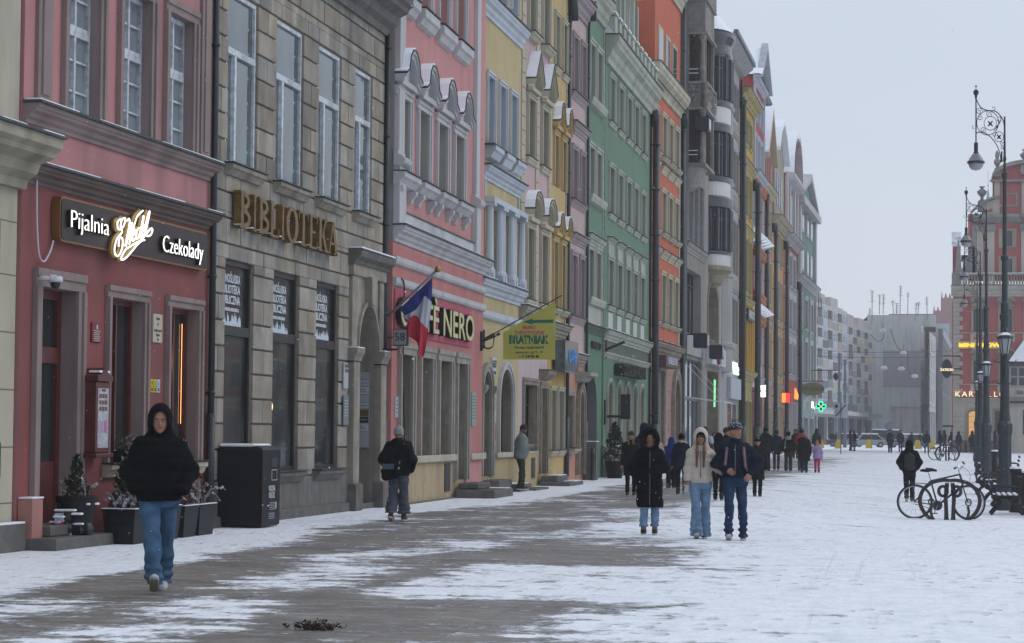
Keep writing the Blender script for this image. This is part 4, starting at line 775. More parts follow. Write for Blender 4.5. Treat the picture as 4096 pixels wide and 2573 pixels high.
YB=plaster('honey_yellow_plaster',(.47,.34,.15),.1,.2)
h=House('narrow_yellow_house','narrow honey yellow house with paired windows under small curved hoods',(-11.91,73.0),(-11.92,76.65),17.6,YB,base=-.3)
L=h.L; h.bands+=[(0,L,1.0,4.6,plaster('strong_yellow_plaster',(.45,.31,.10),.06,.15))]
for a in (.65,2.2): h.win(a,a+1.02,1.05,2.92,r=.2,frame=CREAM,glass=GLASSD,mull=1,sur=CRM,sw=.14,rev=CJ,keyx='ny',sill=CRM)
h.cornice(4.62,5.0,.38,plaster('weathered_cream_ledge'),0,L+.03,snow=True)
for a in (.98,2.62):
    h.win(a,a+.8,5.5,7.6,r=.24,frame=CREAM,glass=GLASSD,mull=1,sur=YB,sw=.16,rev=CJ,hood='wave',hh=.35,hp=.2,keyx='ny1',sill=CRM,sillp=.18)
    h.win(a,a+.8,9.35,10.95,r=.24,frame=CREAM,glass=GLASSD,mull=1,sur=YB,sw=.16,rev=CJ,hood='wave',hh=.5,hp=.2,keyx='ny2')
    h.win(a,a+.8,13.1,14.75,r=.24,frame=CREAM,glass=GLASSD,mull=1,sur=CRM,sw=.13,rev=CJ,keyx='ny3',sill=CRM)
quoins(h,.02,.34,5.1,17.2,CRM); quoins(h,3.4,3.63,5.1,17.2,CRM); h.cornice(16.6,17.4,.5,CRM,0,L,snow=True)
h.pipe(3.6,.2,16.6,r=.05,d=.09); h.finish()
p=MB(); BLG=mat('blue_reflecting_sign',(.05,.085,.10),.12,var=.6,vscale=4,spec=.9); p.rb(.95,3.75,.1,.42,3.5,4.5,BLG,.02); wall_text(h,p,'CAFE',2.5,4.0,.55,.43,.02,mat('sign_sky_blue',(.05,.22,.50),.4),fit=1.6,bold=.02); o=p.build('shop_sign',M=h.M); tag(o,'dark glossy box sign with blue letters on the narrow yellow house','sign')
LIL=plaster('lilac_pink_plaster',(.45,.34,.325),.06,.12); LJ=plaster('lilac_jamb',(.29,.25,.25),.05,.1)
h=House('lilac_pink_house','narrow lilac pink house with mauve window frames and a salmon ground floor',(-11.92,76.65),(-11.92,80.85),16.2,LIL,base=-.3)
L=h.L; h.bands+=[(0,L,-.3,3.9,plaster('salmon_plaster',(.46,.23,.165),.06,.2))]
h.win(.55,1.6,1.1,2.82,r=.22,frame=DARKFR,glass=GLASSD,mull=0,sur=JAMB,sw=.18,rev=SANDR,keyx='li',sill=CRM,sillp=.3); h.win(2.72,3.62,.2,2.98,r=.3,frame=DARKFR,glass=GLASSD,mull=0,sur=SANDR,sw=.3,sp=.12,arch=.45,rev=SANDR,name='door',doorlow=.9,keyx='li')
h.trim.profile(2.3,4.1,[(.002,3.3),(.2,3.32),(.3,3.45),(.5,3.5),(.5,3.62),(.002,3.65)],JAMB); h.cornice(3.85,4.2,.3,plaster('mauve_ledge',(.30,.245,.235),.08,.3),0,L,snow=True)
MV=plaster('mauve_trim',(.31,.25,.25),.06,.2)
for (z0,z1) in ((5.5,7.45),(9.33,10.97),(12.9,14.7)):
    for a in (1.2,3.02): h.win(a,a+.88,z0,z1,r=.24,frame=MV,glass=GLASSD,mull=1,sur=MV,sw=.16,rev=LJ,keyx='li%d'%z0)
h.cornice(5.2,5.45,.16,MV,.9,4.1); h.cornice(7.85,8.15,.3,MV,.9,4.1,snow=True); h.cornice(9.05,9.28,.2,MV,.9,4.1); h.cornice(11.5,11.85,.3,MV,.9,4.1,snow=True); h.cornice(12.6,12.85,.2,MV,.9,4.1)
quoins(h,.02,.5,4.25,15.6,GREYW); h.cornice(15.5,16.15,.55,MV,0,L,snow=True); h.pipe(.05,.2,15.5,r=.05,d=.09); h.finish()
# green houses
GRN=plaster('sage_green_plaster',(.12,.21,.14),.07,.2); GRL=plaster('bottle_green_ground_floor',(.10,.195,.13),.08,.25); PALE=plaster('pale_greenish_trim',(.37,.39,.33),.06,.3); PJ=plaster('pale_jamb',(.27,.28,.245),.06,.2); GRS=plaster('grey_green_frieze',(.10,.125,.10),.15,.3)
h=House('narrow_green_house','narrow green house with paired pale framed windows over a wide arched passage',(-11.92,80.85),(-11.95,85.46),17.2,GRN,base=-.3)
L=h.L; h.bands+=[(0,L,-.3,5.1,GRL)]
h.blank(.15,3.35,-.05,3.75,2.5,rev=mat('passage_grey',(.14,.14,.14),.9),arch=1.2)
p=MB(); p.fb(.15,3.35,-2.55,-2.5,-.05,3.8,mat('passage_back',(.10,.10,.105),.9)); h.part(p,'passage')
for (z0,z1) in ((6.3,7.95),(9.85,11.5),(13.2,15.1)):
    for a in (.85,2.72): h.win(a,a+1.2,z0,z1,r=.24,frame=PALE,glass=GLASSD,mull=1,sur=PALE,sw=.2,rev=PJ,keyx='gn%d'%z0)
    h.trim.profile(.4,4.3,[(.002,z0-.3),(.15,z0-.26),(.22,z0-.1),(.22,z0-.02),(.002,z0-.02)],PALE)
h.trim.fb(.5,4.2,.002,.04,5.38,6.0,PALE); h.cornice(8.1,8.45,.3,PALE,.3,4.3,snow=True); h.trim.fb(.6,4.1,.002,.05,8.0,8.1,PALE)
h.cornice(5.05,5.32,.25,GRS,0,L,snow=True); quoins(h,L-.16,L-.01,5.4,16.2,PALE,.6); h.cornice(16.2,17.1,.62,PALE,0,L,snow=True); h.pipe(.02,.1,16.2,r=.05,d=.09)
p=MB(); p.rb(-.1,.45,.02,.45,-.2,1.3,GRAN); p.fb(-.12,.47,0,.47,1.301,1.33,SNOW); h.part(p,'buttress'); h.finish()
p=MB(); wall_text(h,p,'RYNEK 52',2.7,4.65,.36,.06,.08,DP,fit=2.1); o=p.build('wall_lettering',M=h.M); tag(o,'small dark lettering above the arched green passage','lettering')
h=House('wide_green_house','wide green house with five windows per floor, pale cornice and roof dormers',(-11.95,85.46),(-12.05,100.05),16.0,GRN,off=.06,base=-.3)
L=h.L; grw=h; h.bands+=[(0,L,-.3,4.35,GRL),(0,L,4.5,5.1,GRS)]
cols=[1.12,3.72,6.35,8.75,11.25]
for i,a in enumerate(cols):
    w=1.36
    h.win(a,a+w,13.0,14.65,r=.2,frame=PALE,glass=GLASSG if i==1 else GLASSD,mull=1,bars=((.62,.05),),sur=PALE,sw=.16,rev=PJ,sill=PALE,keyx='gw')
    h.win(a,a+w,9.62,11.35,r=.2,frame=PALE,glass=GLASSD,mull=1,bars=((.62,.05),),sur=PALE,sw=.16,rev=PJ,sill=PALE,keyx='gw')
    h.win(a-.1,a+w-.1,6.25,7.93,r=.2,frame=PALE,glass=GLASSG if i==4 else GLASSD,mull=1,bars=((.62,.05),),sur=PALE,sw=.16,rev=PJ,sill=PALE,keyx='gw2')
    h.trim.fb(a-.2,a+w,.002,.05,8.08,8.5,PALE); h.cornice(8.5,8.72,.26,PALE,a-.36,a+w+.16,snow=True)
    h.trim.fb(a-.05,a+w-.15,.002,.03,5.42,6.0,mat('pale_panel',(.46,.47,.43),.7))
    h.win(a-.1,a+w-.05,1.28,3.48,r=.28,frame=DARKFR,glass=GLASSD,mull=1,sur=PALE,sw=.14,arch=.6,rev=SANDR,keyx='gwg')
h.cornice(4.95,5.32,.34,PALE,0,L,snow=True); h.cornice(4.32,4.52,.2,PALE,0,L,flash=False); h.cornice(15.0,16.0,.8,PALE,0,L+.1,snow=True)
p=MB(); p.rb(-.1,12.9,.02,.35,-.2,1.12,stone('dark_plaster_base',(.20,.19,.17),.15,.4)); p.fb(-.1,12.9,.02,.37,1.121,1.15,SNOW); h.part(p,'plinth')
# balustrade and dormers
p=MB(); u=.3
while u<L-.2:
    p.rb(u,u+.7,-.1,.3,16.05,16.75,PALE); p.fb(u-.06,u+.76,-.12,.34,16.76,16.84,PALE); p.fb(u-.06,u+.76,-.1,.33,16.845,16.9,SNOW)
    p.rb(u+.7,u+1.35,.0,.14,16.05,16.5,PALE); p.fb(u+.68,u+1.35,-.02,.18,16.5,16.56,FLASH); u+=1.35
h.part(p,'balustrade')
for i,u in enumerate((.7,5.2,9.6)):
    p=MB(); p.rb(u,u+1.9,-2.6,-.3,16.0,19.3,PALE); p.rb(u+.55,u+1.35,-.3,-.26,17.1,18.9,GLASSD,.01); p.rb(u+.15,u+.45,-.3,-.15,16.6,19.0,PALE); p.rb(u+1.45,u+1.75,-.3,-.15,16.6,19.0,PALE)
    p.profile(u-.2,u+2.1,[(-.3,19.3),(.0,19.35),(.15,19.6),(.15,19.7),(-2.7,19.9),(-2.7,19.3)],PALE); p.fb(u-.22,u+2.12,-2.7,.18,19.905,19.96,SNOW)
    for s_ in (-1,1):
        cx=u+.95+s_*1.35; p.prism([(u+.95+s_*.95,16.3),(u+.95+s_*1.75,16.3),(u+.95+s_*1.55,16.9),(u+.95+s_*1.2,17.4),(u+.95+s_*1.1,18.2),(u+.95+s_*.95,18.9)],-.5,-.3,PALE)
    h.part(p,'dormer')
h.pipe(L-.05,.1,15.0,r=.15,d=.26); h.finish(roof=7.5,roofm=mat('patchy_snowy_roof',(.55,.58,.62),.7,var=.35,vscale=2))
p=MB(); wall_text(h,p,'COCKTAIL BAR WROCŁAW',6.6,3.95,.62,.2,.36,mat('soot_black_letters',(.02,.018,.018),.6),fit=7.4,bold=.01); o=p.build('wall_lettering',M=h.M); tag(o,'long row of raised black letters over the arched windows of the wide green house','lettering')
for (u,z,lb) in ((.7,3.3,'upper'),(.7,2.6,'lower')):
    pass
p=MB(); p.tube([(.55,0,4.6),(.55,-.7,4.9)],.05,BLACK,8); p.fb(.5,.6,0,.05,4.3,5.0,BLACK); o=p.build('flag_bracket',M=h.M); tag(o,'black flag bracket on the wide green house beside its lettering','bracket')
p=MB(); p.tube([(.3,-.1,2.2),(.3,-.9,2.2)],.05,BLACK,8); p.rb(.25,.35,.6,.95,2.1,3.0,BLACK,.01); p.fb(.25,.35,.0,.06,1.9,2.8,BLACK); o=p.build('hanging_lamp_box',M=h.M); tag(o,'black box lamp on an arm at the corner of the green passage','lamp')
# ================================================================== red house
RED=plaster('vermilion_plaster',(.47,.12,.065),.07,.15); CRD=plaster('cream_red_house_trim',(.45,.42,.31),.08,.3); RPK=plaster('dusty_pink_ground_floor',(.36,.21,.185),.08,.25)
h=House('vermilion_house','vermilion red house with cream cornices and a stepped upper gable storey',(-12.05,100.05),(-11.95,111.42),16.6,RED,base=-.3)
L=h.L; h.bands+=[(0,L,-.3,5.0,RPK)]
cols=[1.5,4.42,6.88,9.28]
for i,a in enumerate(cols):
    w=1.36
    for (z0,z1) in ((13.75,15.55),(10.4,12.2),(6.45,8.55)): h.win(a,a+w,z0,z1,r=.18,frame=CRD,glass=GLASSD,mull=1,bars=((.62,.05),),sur=CRD,sw=.2,rev=CJ,sill=CRD,sillp=.2,keyx='re')
    h.cornice(9.25,9.6,.34,CRD,a-.35,a+w+.35,snow=False); h.cornice(13.0,13.35,.26,CRD,a-.3,a+w+.3)
for i,a in enumerate((1.6,4.1)): h.win(a,a+1.55,.9,4.35,r=.3,frame=DARKFR,glass=GLASSD,mull=0,sur=JAMB,sw=.2,rev=SANDR,keyx='reg')
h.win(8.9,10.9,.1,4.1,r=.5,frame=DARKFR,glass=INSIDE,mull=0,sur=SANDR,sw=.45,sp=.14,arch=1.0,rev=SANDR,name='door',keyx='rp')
for z in (.9,1.75,2.6,3.45,4.2): h.trim.fb(7.0,8.3,.0,.004,z,z+.05,GROOVE)
h.cornice(5.0,5.55,.5,SANDR,0,L+.1,snow=True); quoins(h,L-.55,L-.04,5.6,16.3,CRD,.8)
h.cornice(16.3,17.3,.75,CRD,0,L+.1,snow=False)
p=MB(); p.rb(0,L,.002,.12,-.3,.8,stone('dark_plaster_base')); h.part(p,'plinth')
# set back gable storeys
p=MB(); p.fb(1.9,L,-6,-.02,17.3,22.2,RED); p.fb(1.9,L-.2,-6,-.1,22.2,26,RED); h.part(p,'upper_storey')
p=MB()
for a in (3.0,5.6,8.2): p.fb(a-.16,a+1.36+.16,-.02,.03,17.5,19.35,CRD); p.fb(a,a+1.36,.03,.035,17.65,19.2,GLASSG)

h.part(p,'upper_window'); h.cornice(21.3,22.2,.6,CRD,1.8,L+.05);
h.pipe(-.05,.1,15.5,r=.05,d=.1,hopper=False); h.pipe(L-.02,.2,16.4,r=.09,d=.16); h.finish(roof=4.0,roofm=SROOF)
p=MB(); BRN=mat('plum_brown_board',(.09,.045,.05),.45); p.rb(1.9,6.6,.03,.55,4.35+.12,5.0-.05+.0,BRN,.01); wall_text(h,p,'BUBBLELOVE',4.3,4.73,.42,.56,.02,mat('pale_lettering',(.45,.47,.55),.4),fit=3.3,bold=.008); o=p.build('shop_sign',M=h.M); tag(o,'plum brown sign board with pale letters under the red house ledge','sign')
# ================================================================== art nouveau stone house with an oriel, and black bow window
ANS=stone('grey_brown_carved_stone',(.23,.21,.19),.22,.4); ANJ=stone('smooth_grey_stone',(.27,.255,.235),.12,.25); ANL=plaster('light_stone_panel',(.33,.33,.33),.06,.25); SOOT=stone('sooty_pier_stone',(.075,.078,.085),.25,.3)
h=House('carved_stone_house','grey carved stone house with a projecting oriel and a round corbel below it',(-11.95,111.42),(-11.84,122.66),25.5,ANS,base=-.3)
L=h.L
h.trim.rb(0,1.7,.002,.16,4.9,25.4,SOOT,.03)
for i in range(3): h.win(3.2+i*2.3,3.2+i*2.3+2.1,10.9,14.0,r=.35,frame=DARKFR,glass=GLASSD,mull=0,rev=ANJ,sur=ANL,sw=.1,keyx='an')
h.win(3.0,9.3,6.45,9.55,r=.45,frame=mat('oxblood_frame',(.05,.015,.015),.4),glass=GLASSG,mull=3,bars=((.8,.08),),rev=ANJ,keyx='anb')
h.win(2.4,9.8,.4,5.2,r=.25,frame=mat('grey_metal_frame',(.12,.13,.145),.5),glass=GLASSG,mull=3,bars=((.6,.12),),rev=ANJ,name='shop_window',keyx='ans')
h.trim.fb(2.2,10.0,.002,.12,5.4,6.35,ANL); h.cornice(10.3,10.75,.35,ANJ,2,L,snow=True); h.cornice(24.6,25.5,.7,ANS,0,L)
p=MB(); OXB=mat('oxblood_frame'); ua,ub,od=1.9,6.0,.95
for (z0,z1) in ((14.45,17.0),(18.35,20.6)):
    p.rb(ua,ua+.22,0,.18,z0,z1,ANS); p.rb(ub-.3,ub,0,od,z0,z1,ANS)
    p.fb(ua+.10,ua+.14,.18,.62,z0,z1,GLASSD); p.fb(ua+.05,ua+.10,.18,.25,z0,z1,OXB); p.fb(ua+.05,ua+.10,.52,.62,z0,z1,OXB); p.fb(ua+.04,ua+.10,.25,.52,z0+(z1-z0)*.68,z0+(z1-z0)*.76,OXB); p.fb(ua+.05,ua+.09,.37,.40,z0+(z1-z0)*.76,z1,OXB)
    p.tube([(ua+.02,-.18,z0+.4),(ua+.02,-.62,z0+.4)],.02,SNOW,5); p.tube([(ua+.02,-.18,z0+.6),(ua+.02,-.62,z0+.6)],.02,SNOW,5)
    p.lathe([(.20,0),(.15,.12),(.13,.3),(.19,.5),(.13,.8),(.12,z1-z0-.3),(.2,z1-z0-.12),(.2,z1-z0)],(ua+.14,-.80,z0),ANS,12); p.rb(ua+.3,ua+.55,.3,od,z0,z1,ANS)
    p.fb(ua+.5,ub-.2,.70,.76,z0,z1,GLASSD); [p.fb(ua+x,ua+x+.1,.76,.83,z0,z1,OXB) for x in (.6,1.6,2.6,3.5)]
for (z0,z1) in ((17.0,18.35),(20.6,22.3)): p.rb(ua,ub,.0,od,z0,z1,ANS,.05); p.fb(ua-.1,ub+.1,0,od+.12,z1-.1,z1,ANJ); p.fb(ua-.1,ub+.1,0,od+.12,z0,z0+.12,ANJ)
p.rb(ua-.1,ub+.1,0,od+.1,22.3,24.2,ANS,.1)
rr=random.Random(5)
for k in range(26): p.sphere((ua-.01,-rr.uniform(.1,.85),17.15+rr.uniform(.1,1.0)),rr.uniform(.05,.11),ANS,6); p.sphere((rr.uniform(ua,ub),-od,17.15+rr.uniform(.1,1.0)),rr.uniform(.1,.2),ANS,6)
p.lathe([(.10,0),(.16,.25),(.11,.5),(.17,.75),(.08,.95),(.11,1.05),(.08,1.22),(.01,1.3)],(ua-.02,-.95,17.05),ANS,8)
p.lathe([(.2,13.25),(.6,13.4),(.95,13.7),(1.25,14.1),(1.45,14.45),(.01,14.46)],(ua+1.6,0,0),ANJ,18,sy=.65,sx=1.25); p.fb(ua-.1,ub+.1,0,od+.05,14.3,14.46,ANS)
h.part(p,'oriel'); h.pipe(.1,.2,24.5,r=.09,d=.14); h.finish()
for i,(u,z,lb) in enumerate(((1.9,6.0,'black floodlight on the grey stone house above its ledge, the one nearer the red house'),(9.2,5.7,'black floodlight tilted down beside the round black bay'),(2.2,16.3,'small black floodlight high on the grey stone house'))):
    p=MB(); p.tube([(u,0,z+.3),(u,-.6,z+.3)],.04,BLACK,6); p.rb(u-.5,u+.5,.5,1.15,z-.35,z+.35,BLACK,.05); p.fb(u-.4,u+.4,1.15,1.17,z-.25,z+.25,mat('lamp_lens',(.3,.33,.36),.2,spec=.8)); o=p.build('floodlight',M=h.M); tag(o,lb,'floodlight',group='floodlights on the stone houses')
p=MB(); p.tube([(2.0,0,3.35),(2.0,-1.9,3.1)],.035,WHITE,6); p.tube([(6.0,0,3.35),(6.0,-1.9,3.1)],.035,WHITE,6); p.tube([(2.0,-1.9,3.1),(6.0,-1.9,3.1)],.03,WHITE,6); p.tube([(2.0,0,5.0),(2.0,-1.8,3.15)],.015,WHITE,5); p.tube([(6.0,0,5.0),(6.0,-1.8,3.15)],.015,WHITE,5); o=p.build('canopy_frame',M=h.M); tag(o,'thin white canopy frame without cloth over the glass shop front','canopy frame')
BOWB=mat('glossy_black_metal',(.015,.017,.024),.22,spec=.9,bump=.08,bscale=3); BOWW=mat('white_enamel_band',(.55,.55,.53),.35,var=.04)
h=House('black_bay_house','stone house with a tall rounded bay of black metal and white bands',(-11.84,122.66),(-11.81,131.07),24.0,ANJ,base=-.3)
L=h.L; bc=3.6
def bow(prof,m,name,rx=1.9,ry=.95,n=28):
    p=MB(); p.lathe(prof,(bc,0,0),m,n,sy=ry,sx=rx); return h.part(p,name,False)
zz=[(11.2,13.35,'g'),(15.1,17.3,'g'),(19.1,21.3,'g')]
for z0,z1,_ in zz:
    p=MB(); p.lathe([(.94,z0),(.94,z1)],(bc,0,0),GLASSG,28,sx=1.9,sy=1.0)
    for k in range(15):
        a=math.pi+math.pi*k/14; x,y=bc+1.9*.97*math.cos(a),.97*math.sin(a); p.tube([(x,y,z0),(x,y,z1)],.13 if k%2==0 else .05,BOWB,6)
    p.lathe([(.955,z0+(z1-z0)*.70),(.985,z0+(z1-z0)*.71),(.985,z0+(z1-z0)*.76),(.955,z0+(z1-z0)*.77)],(bc,0,0),BOWB,28,sx=1.9)
    h.part(p,'bay_window')
for z0,z1 in ((10.35,10.95),(14.0,14.75),(17.85,18.7)): bow([(.98,z0),(1.0,z0+.02),(1.0,z1),(.98,z1)],BOWW,'white_band')
for z0,z1 in ((10.95,11.2),(13.35,14.0),(14.75,15.1),(17.3,17.85),(18.7,19.1)): bow([(.98,z0),(1.1,z0+.08),(1.1,z1-.08),(1.0,z1)],BOWB,'black_band')
bow([(.98,21.3),(1.05,21.5),(1.02,22.0),(1.12,22.2),(1.22,22.4),(1.22,22.6),(1.0,22.7)],BOWB,'bay_cornice'); bow([(1.18,22.7),(1.0,22.95),(.5,23.5),(.1,23.9),(.01,24.6)],SNOW,'bay_roof')
bow([(.3,9.3),(.6,9.5),(.8,9.9),(1.12,10.15),(1.12,10.35)],plaster('ochre_corbel_stone',(.30,.26,.18),.15,.4),'corbel')
h.win(1.3,6.6,6.35,9.6,r=.5,frame=DARKFR,glass=mat('faint_pink_glass',(.13,.10,.12),.1,spec=.8,var=.3),mull=4,bars=((.7,.08),),sur=SANDR,sw=.3,arch=1.3,rev=SANDR,keyx='bw')
h.blank(1.4,7.6,.0,4.9,.8,rev=SANDR); h.trim.fb(.6,8.1,.002,.35,5.2,6.1,plaster('white_sign_band',(.52,.53,.53),.04,.1)); h.cornice(6.1,6.35,.45,SANDR,.5,8.2,snow=True)
p=MB(); p.fb(1.4,7.6,-.85,-.8,0,4.9,GLASSD); 
for x in (1.4,3.0,3.3,5.3,7.4): p.fb(x,x+.15,-.8,-.7,0,4.9,BLACK)
p.fb(1.4,7.6,-.8,-.7,3.2,3.4,BLACK); h.part(p,'shop_window')
h.finish()
root=empty('shop_sign','round red and white lit sign letters on the pale band under the black bay','sign',M=h.M)
GRL2=mat('green_neon',(.2,1,.4),.5,emit=(.35,1.,.45),estr=.8); p=MB(); p.tube(smooth([(2.2,-.3,3.0),(2.1,-.32,3.5),(2.1,-.32,4.0),(2.3,-.3,4.4)]),.05,GRL2,6); o=p.build('neon_strip',M=h.M); tag(o,'upright green neon strip in the doorway under the black bay','neon strip')
p=MB(); p.lathe([(.01,0),(.42,.0),(.42,.14),(.01,.15)],(0,0,0),mat('dark_red_disc',(.20,.02,.02),.4),18)
for i in range(len(p.v)): x,y,z=p.v[i]; p.v[i]=(3.3+x,-.36-z,5.65+y)
p.build('disc',parent=root); p=MB(); wall_text(h,p,'iza',4.9,5.6,.75,.45,.08,mat('chalky_white',(.55,.56,.55),.4),fit=1.6,bold=.02); p.build('lettering',parent=root)
# ------------------------------------------------------------------ generic town house for the far end
def far_house(name,label,P0,P1,H,wm,tm,rows,n=3,r=.3,rev=None,sur=None,sw=.18,glass=GLASSD,marg=.9,off=0.,gable=None,gm_=None,roof=None,low=None,lowz=5.2,ledges=(),shop=3,lowrev=None,pipe=True,base=-.3,eave=.7,hood=None,wfrac=.55,roofm=None,sill=True):
    h=House(name,label,P0,P1,H,wm,off=off,base=base); L=h.L
    if low: h.bands.append((0,L,base,lowz,low))
    pit=(L-2*marg)/n; w=pit*wfrac
    for k,(z0,z1) in enumerate(rows):
        for i in range(n): 
            a=marg+pit*(i+.5)-w/2; h.win(a,a+w,z0,z1,r=r,frame=WHITE,glass=glass,mull=1,bars=((.62,.05),),sur=sur or tm,sw=sw,rev=rev or tm,sill=tm if sill else None,hood=hood if k==0 else None,hp=.3,hh=.4,keyx=name)
    if shop:
        pit=(L-1.2)/shop
        for i in range(shop): a=.6+pit*i+pit*.18; h.win(a,a+pit*.64,.7,lowz-1.6,r=.3,frame=DARKFR,glass=GLASSD,mull=0,sur=tm,sw=.14,rev=lowrev or tm,keyx=name+'s')
    for z0,z1,pr in ledges: h.cornice(z0,z1,pr,tm,0,L,snow=True)
    h.cornice(H-.6,H,eave,tm,0,L,snow=True)
    if pipe: h.pipe(-.02,.2,H-.8,r=.15,d=.3)
    if gable: h.gable(gable,gm_ or wm)
    h.finish(roof=roof,roofm=roofm or SNOW)
    return h
# grey pilaster house
h=House('grey_pilaster_house','pale grey stone house with tall pilasters and a deep overhanging eave',(-11.81,131.07),(-11.77,142.52),23.4,ANL,base=-.3)
L=h.L; PG=plaster('pale_grey_stucco',(.33,.325,.32),.05,.2)
for (z0,z1) in ((6.9,9.9),(10.9,14.4),(15.8,18.5),(20.0,22.4)):
    h.win(3.1,4.4,z0,z1,r=.4,frame=DARKFR,glass=GLASSD,mull=0,rev=ANJ,sur=PG,sw=.1,keyx='gp')
    for a in (5.4,7.3,9.1): h.win(a,a+1.45,z0,z1-.5,r=.4,frame=DARKFR,glass=GLASSD,mull=0,rev=ANJ,sur=PG,sw=.12,keyx='gp')
    h.trim.fb(5.1,10.8,.002,.08,z0-1.1,z0-.35,PG); h.trim.rb(5.3,10.6,.08,.1,z0-1.0,z0-.45,ANJ,.03)
p=MB()
p.lathe([(1.0,5.0),(1.0,22.6)],(1.6,.3,0),PG,14,sx=1.1,sy=.8)
for z in (6.3,10.2,15.2,19.4): p.lathe([(1.0,z),(1.12,z+.05),(1.15,z+.25),(1.0,z+.4)],(1.6,.3,0),PG,14,sx=1.1,sy=.8); p.rb(3.0,4.5,.1,.2,z-.9,z-.1,ANS,.05)
h.part(p,'bowed_pilaster')
h.trim.profile(-.4,L+.5,[(.002,22.9),(.3,22.95),(.7,23.3),(.8,23.4),(.8,23.6),(.002,23.7)],PG); h.flash.fb(-.4,L+.5,.7,.95,23.5,23.75,mat('zinc_gutter',(.13,.15,.17),.4,metal=.3))
h.trim.fb(4.0,10.8,.002,.25,3.6,4.8,plaster('pale_blue_grey_panel',(.40,.43,.47),.04,.1)); h.win(4.6,7.0,.2,3.4,r=.3,frame=DARKFR,glass=GLASSD,mull=1,rev=plaster('peach_plaster',(.46,.28,.20),.05,.1),name='door',keyx='gp'); h.win(7.8,10.4,.3,3.3,r=.3,frame=DARKFR,glass=GLASSD,mull=1,rev=ANL,keyx='gps')
h.pipe(L-.05,.2,22.7,r=.09,d=.14,hopper=False); h.finish(roof=3.0,roofm=SROOF)
LG=mat('lit_pale_green_letters',(.8,1,.9),.5,emit=(.75,1.,.85),estr=1.5); p=MB(); wall_text(h,p,'Vèle',6.4,5.3,1.0,.3,.1,LG,fit=3.4,bold=.0); o=p.build('shop_sign',M=h.M,loc=(0,0,0)); tag(o,'glowing pale green letters on the grey pilaster house','sign')
# amber house
AMB=plaster('amber_yellow_plaster',(.47,.29,.055),.06,.15); AMT=plaster('straw_trim',(.40,.33,.15),.08,.25); AMJ=plaster('straw_jamb',(.33,.27,.13),.06,.1)
h=far_house('amber_house','amber yellow house with straw coloured frames and a smooth curved eave',(-11.77,142.52),(-11.74,153.01),22.3,AMB,AMT,((10.4,13.6),(15.1,17.5),(19.5,21.0)),n=3,r=.35,rev=AMJ,low=plaster('olive_yellow_ground_floor',(.30,.28,.10),.1,.3),lowz=5.2,ledges=((9.6,9.95,.35),(13.95,14.3,.3),(17.95,18.35,.4),(4.9,5.4,.6)),eave=1.0,shop=3,lowrev=AMJ)
p=MB()
for i in range(6): x=.8+i*1.72; p.rb(x,x+.35,.002,.22,5.5,9.5,AMB,.03)
h.part(p,'pilaster_strip')
p=MB(); p.rb(3.2,8.0,.05,.35,8.55,9.25,BLACK,.02); wall_text(h,p,'HERTZ',5.6,8.9,.62,.36,.03,mat('chalky_white'),fit=4.0,bold=.01); o=p.build('shop_sign',M=h.M); tag(o,'black sign strip with white letters high on the amber house','sign')
# white and red ornamented house with zigzag hoods
WR=plaster('white_grey_stucco',(.44,.45,.50),.06,.2); WRR=plaster('crimson_plaster',(.36,.06,.06),.08,.15); TERRA=stone('orange_terracotta',(.42,.17,.09),.3,.2)
h=House('zigzag_house','narrow white and crimson house with terracotta ornament and zigzag metal hoods',(-11.74,153.01),(-11.73,161.71),24.5,WRR,base=-.3)
L=h.L; h.bands+=[(0,L,13.4,17.3,WR),(0,L,5.2,9.3,WR),(0,L,9.3,11.0,WRR),(0,L,-.3,4.6,plaster('wine_red_front',(.16,.03,.035),.1,.1)),(0,L,4.6,5.2,WR)]
for (z0,z1) in ((6.1,8.7),(11.0,13.2),(14.9,17.2),(18.7,20.8),(21.8,23.3)):
    for a in (.9,3.55,6.2): h.win(a,a+1.6,z0,z1,r=.3,frame=WHITE,glass=GLASSG,mull=1,sur=WR,sw=.3,rev=WR,keyx='zz')
p=MB()
for zc in (17.6,13.35,9.0,10.4):
    for k in range(22): p.sphere((.4+k*.38,-.12,zc+(.22 if k%2 else -.1)),.24,TERRA,6)
h.part(p,'terracotta_ornament')
for z0 in (9.3,13.9):
    p=MB()
    for k in range(4):
        a=.3+k*2.05; vs=[(a,0,z0+.95),(a+2.05,0,z0+.95),(a+1.02,-.85,z0+.0),(a+1.02,0,z0+1.0)]
        p.add([(a,0,z0),(a+1.02,-.9,z0+.25),(a+2.05,0,z0),(a+1.02,0,z0+1.05),(a+1.02,-.02,z0)],[(0,1,3),(1,2,3),(0,4,1),(4,2,1)],SNOW)
    h.part(p,'zigzag_hood')
h.cornice(17.9,18.5,.7,WR,0,L,snow=True); h.cornice(4.9,5.3,.35,WR,0,L,snow=True); h.pipe(-.02,.2,17.6,r=.2,d=.35)
h.gable([(0,24.5),(L,24.5),(L*.5,26.8)],WR); h.trim.fb(0,.5,.002,.14,18.6,24.4,WR); h.trim.fb(L-.5,L,.002,.14,18.6,24.4,WR); h.cornice(24.1,24.6,.6,WR,-.2,L+.2)
h.finish()
p=MB(); p.add([(-.2,-.6,24.6),(L*.5,-.6,27.0),(L*.5,9,27.0),(-.2,9,24.6),(L+.2,-.6,24.6),(L+.2,9,24.6)],[(0,1,2,3),(1,4,5,2)],SNOW); p.prism([(-.3,24.45),(-.1,24.4),(L*.5,26.9),(L+.1,24.4),(L+.3,24.45),(L*.5,27.3)],.2,.62,WR); h.part(p,'roof')
LB=mat('lit_white_panel',(1,1,.9),.5,emit=(1,.97,.82),estr=1.7); 
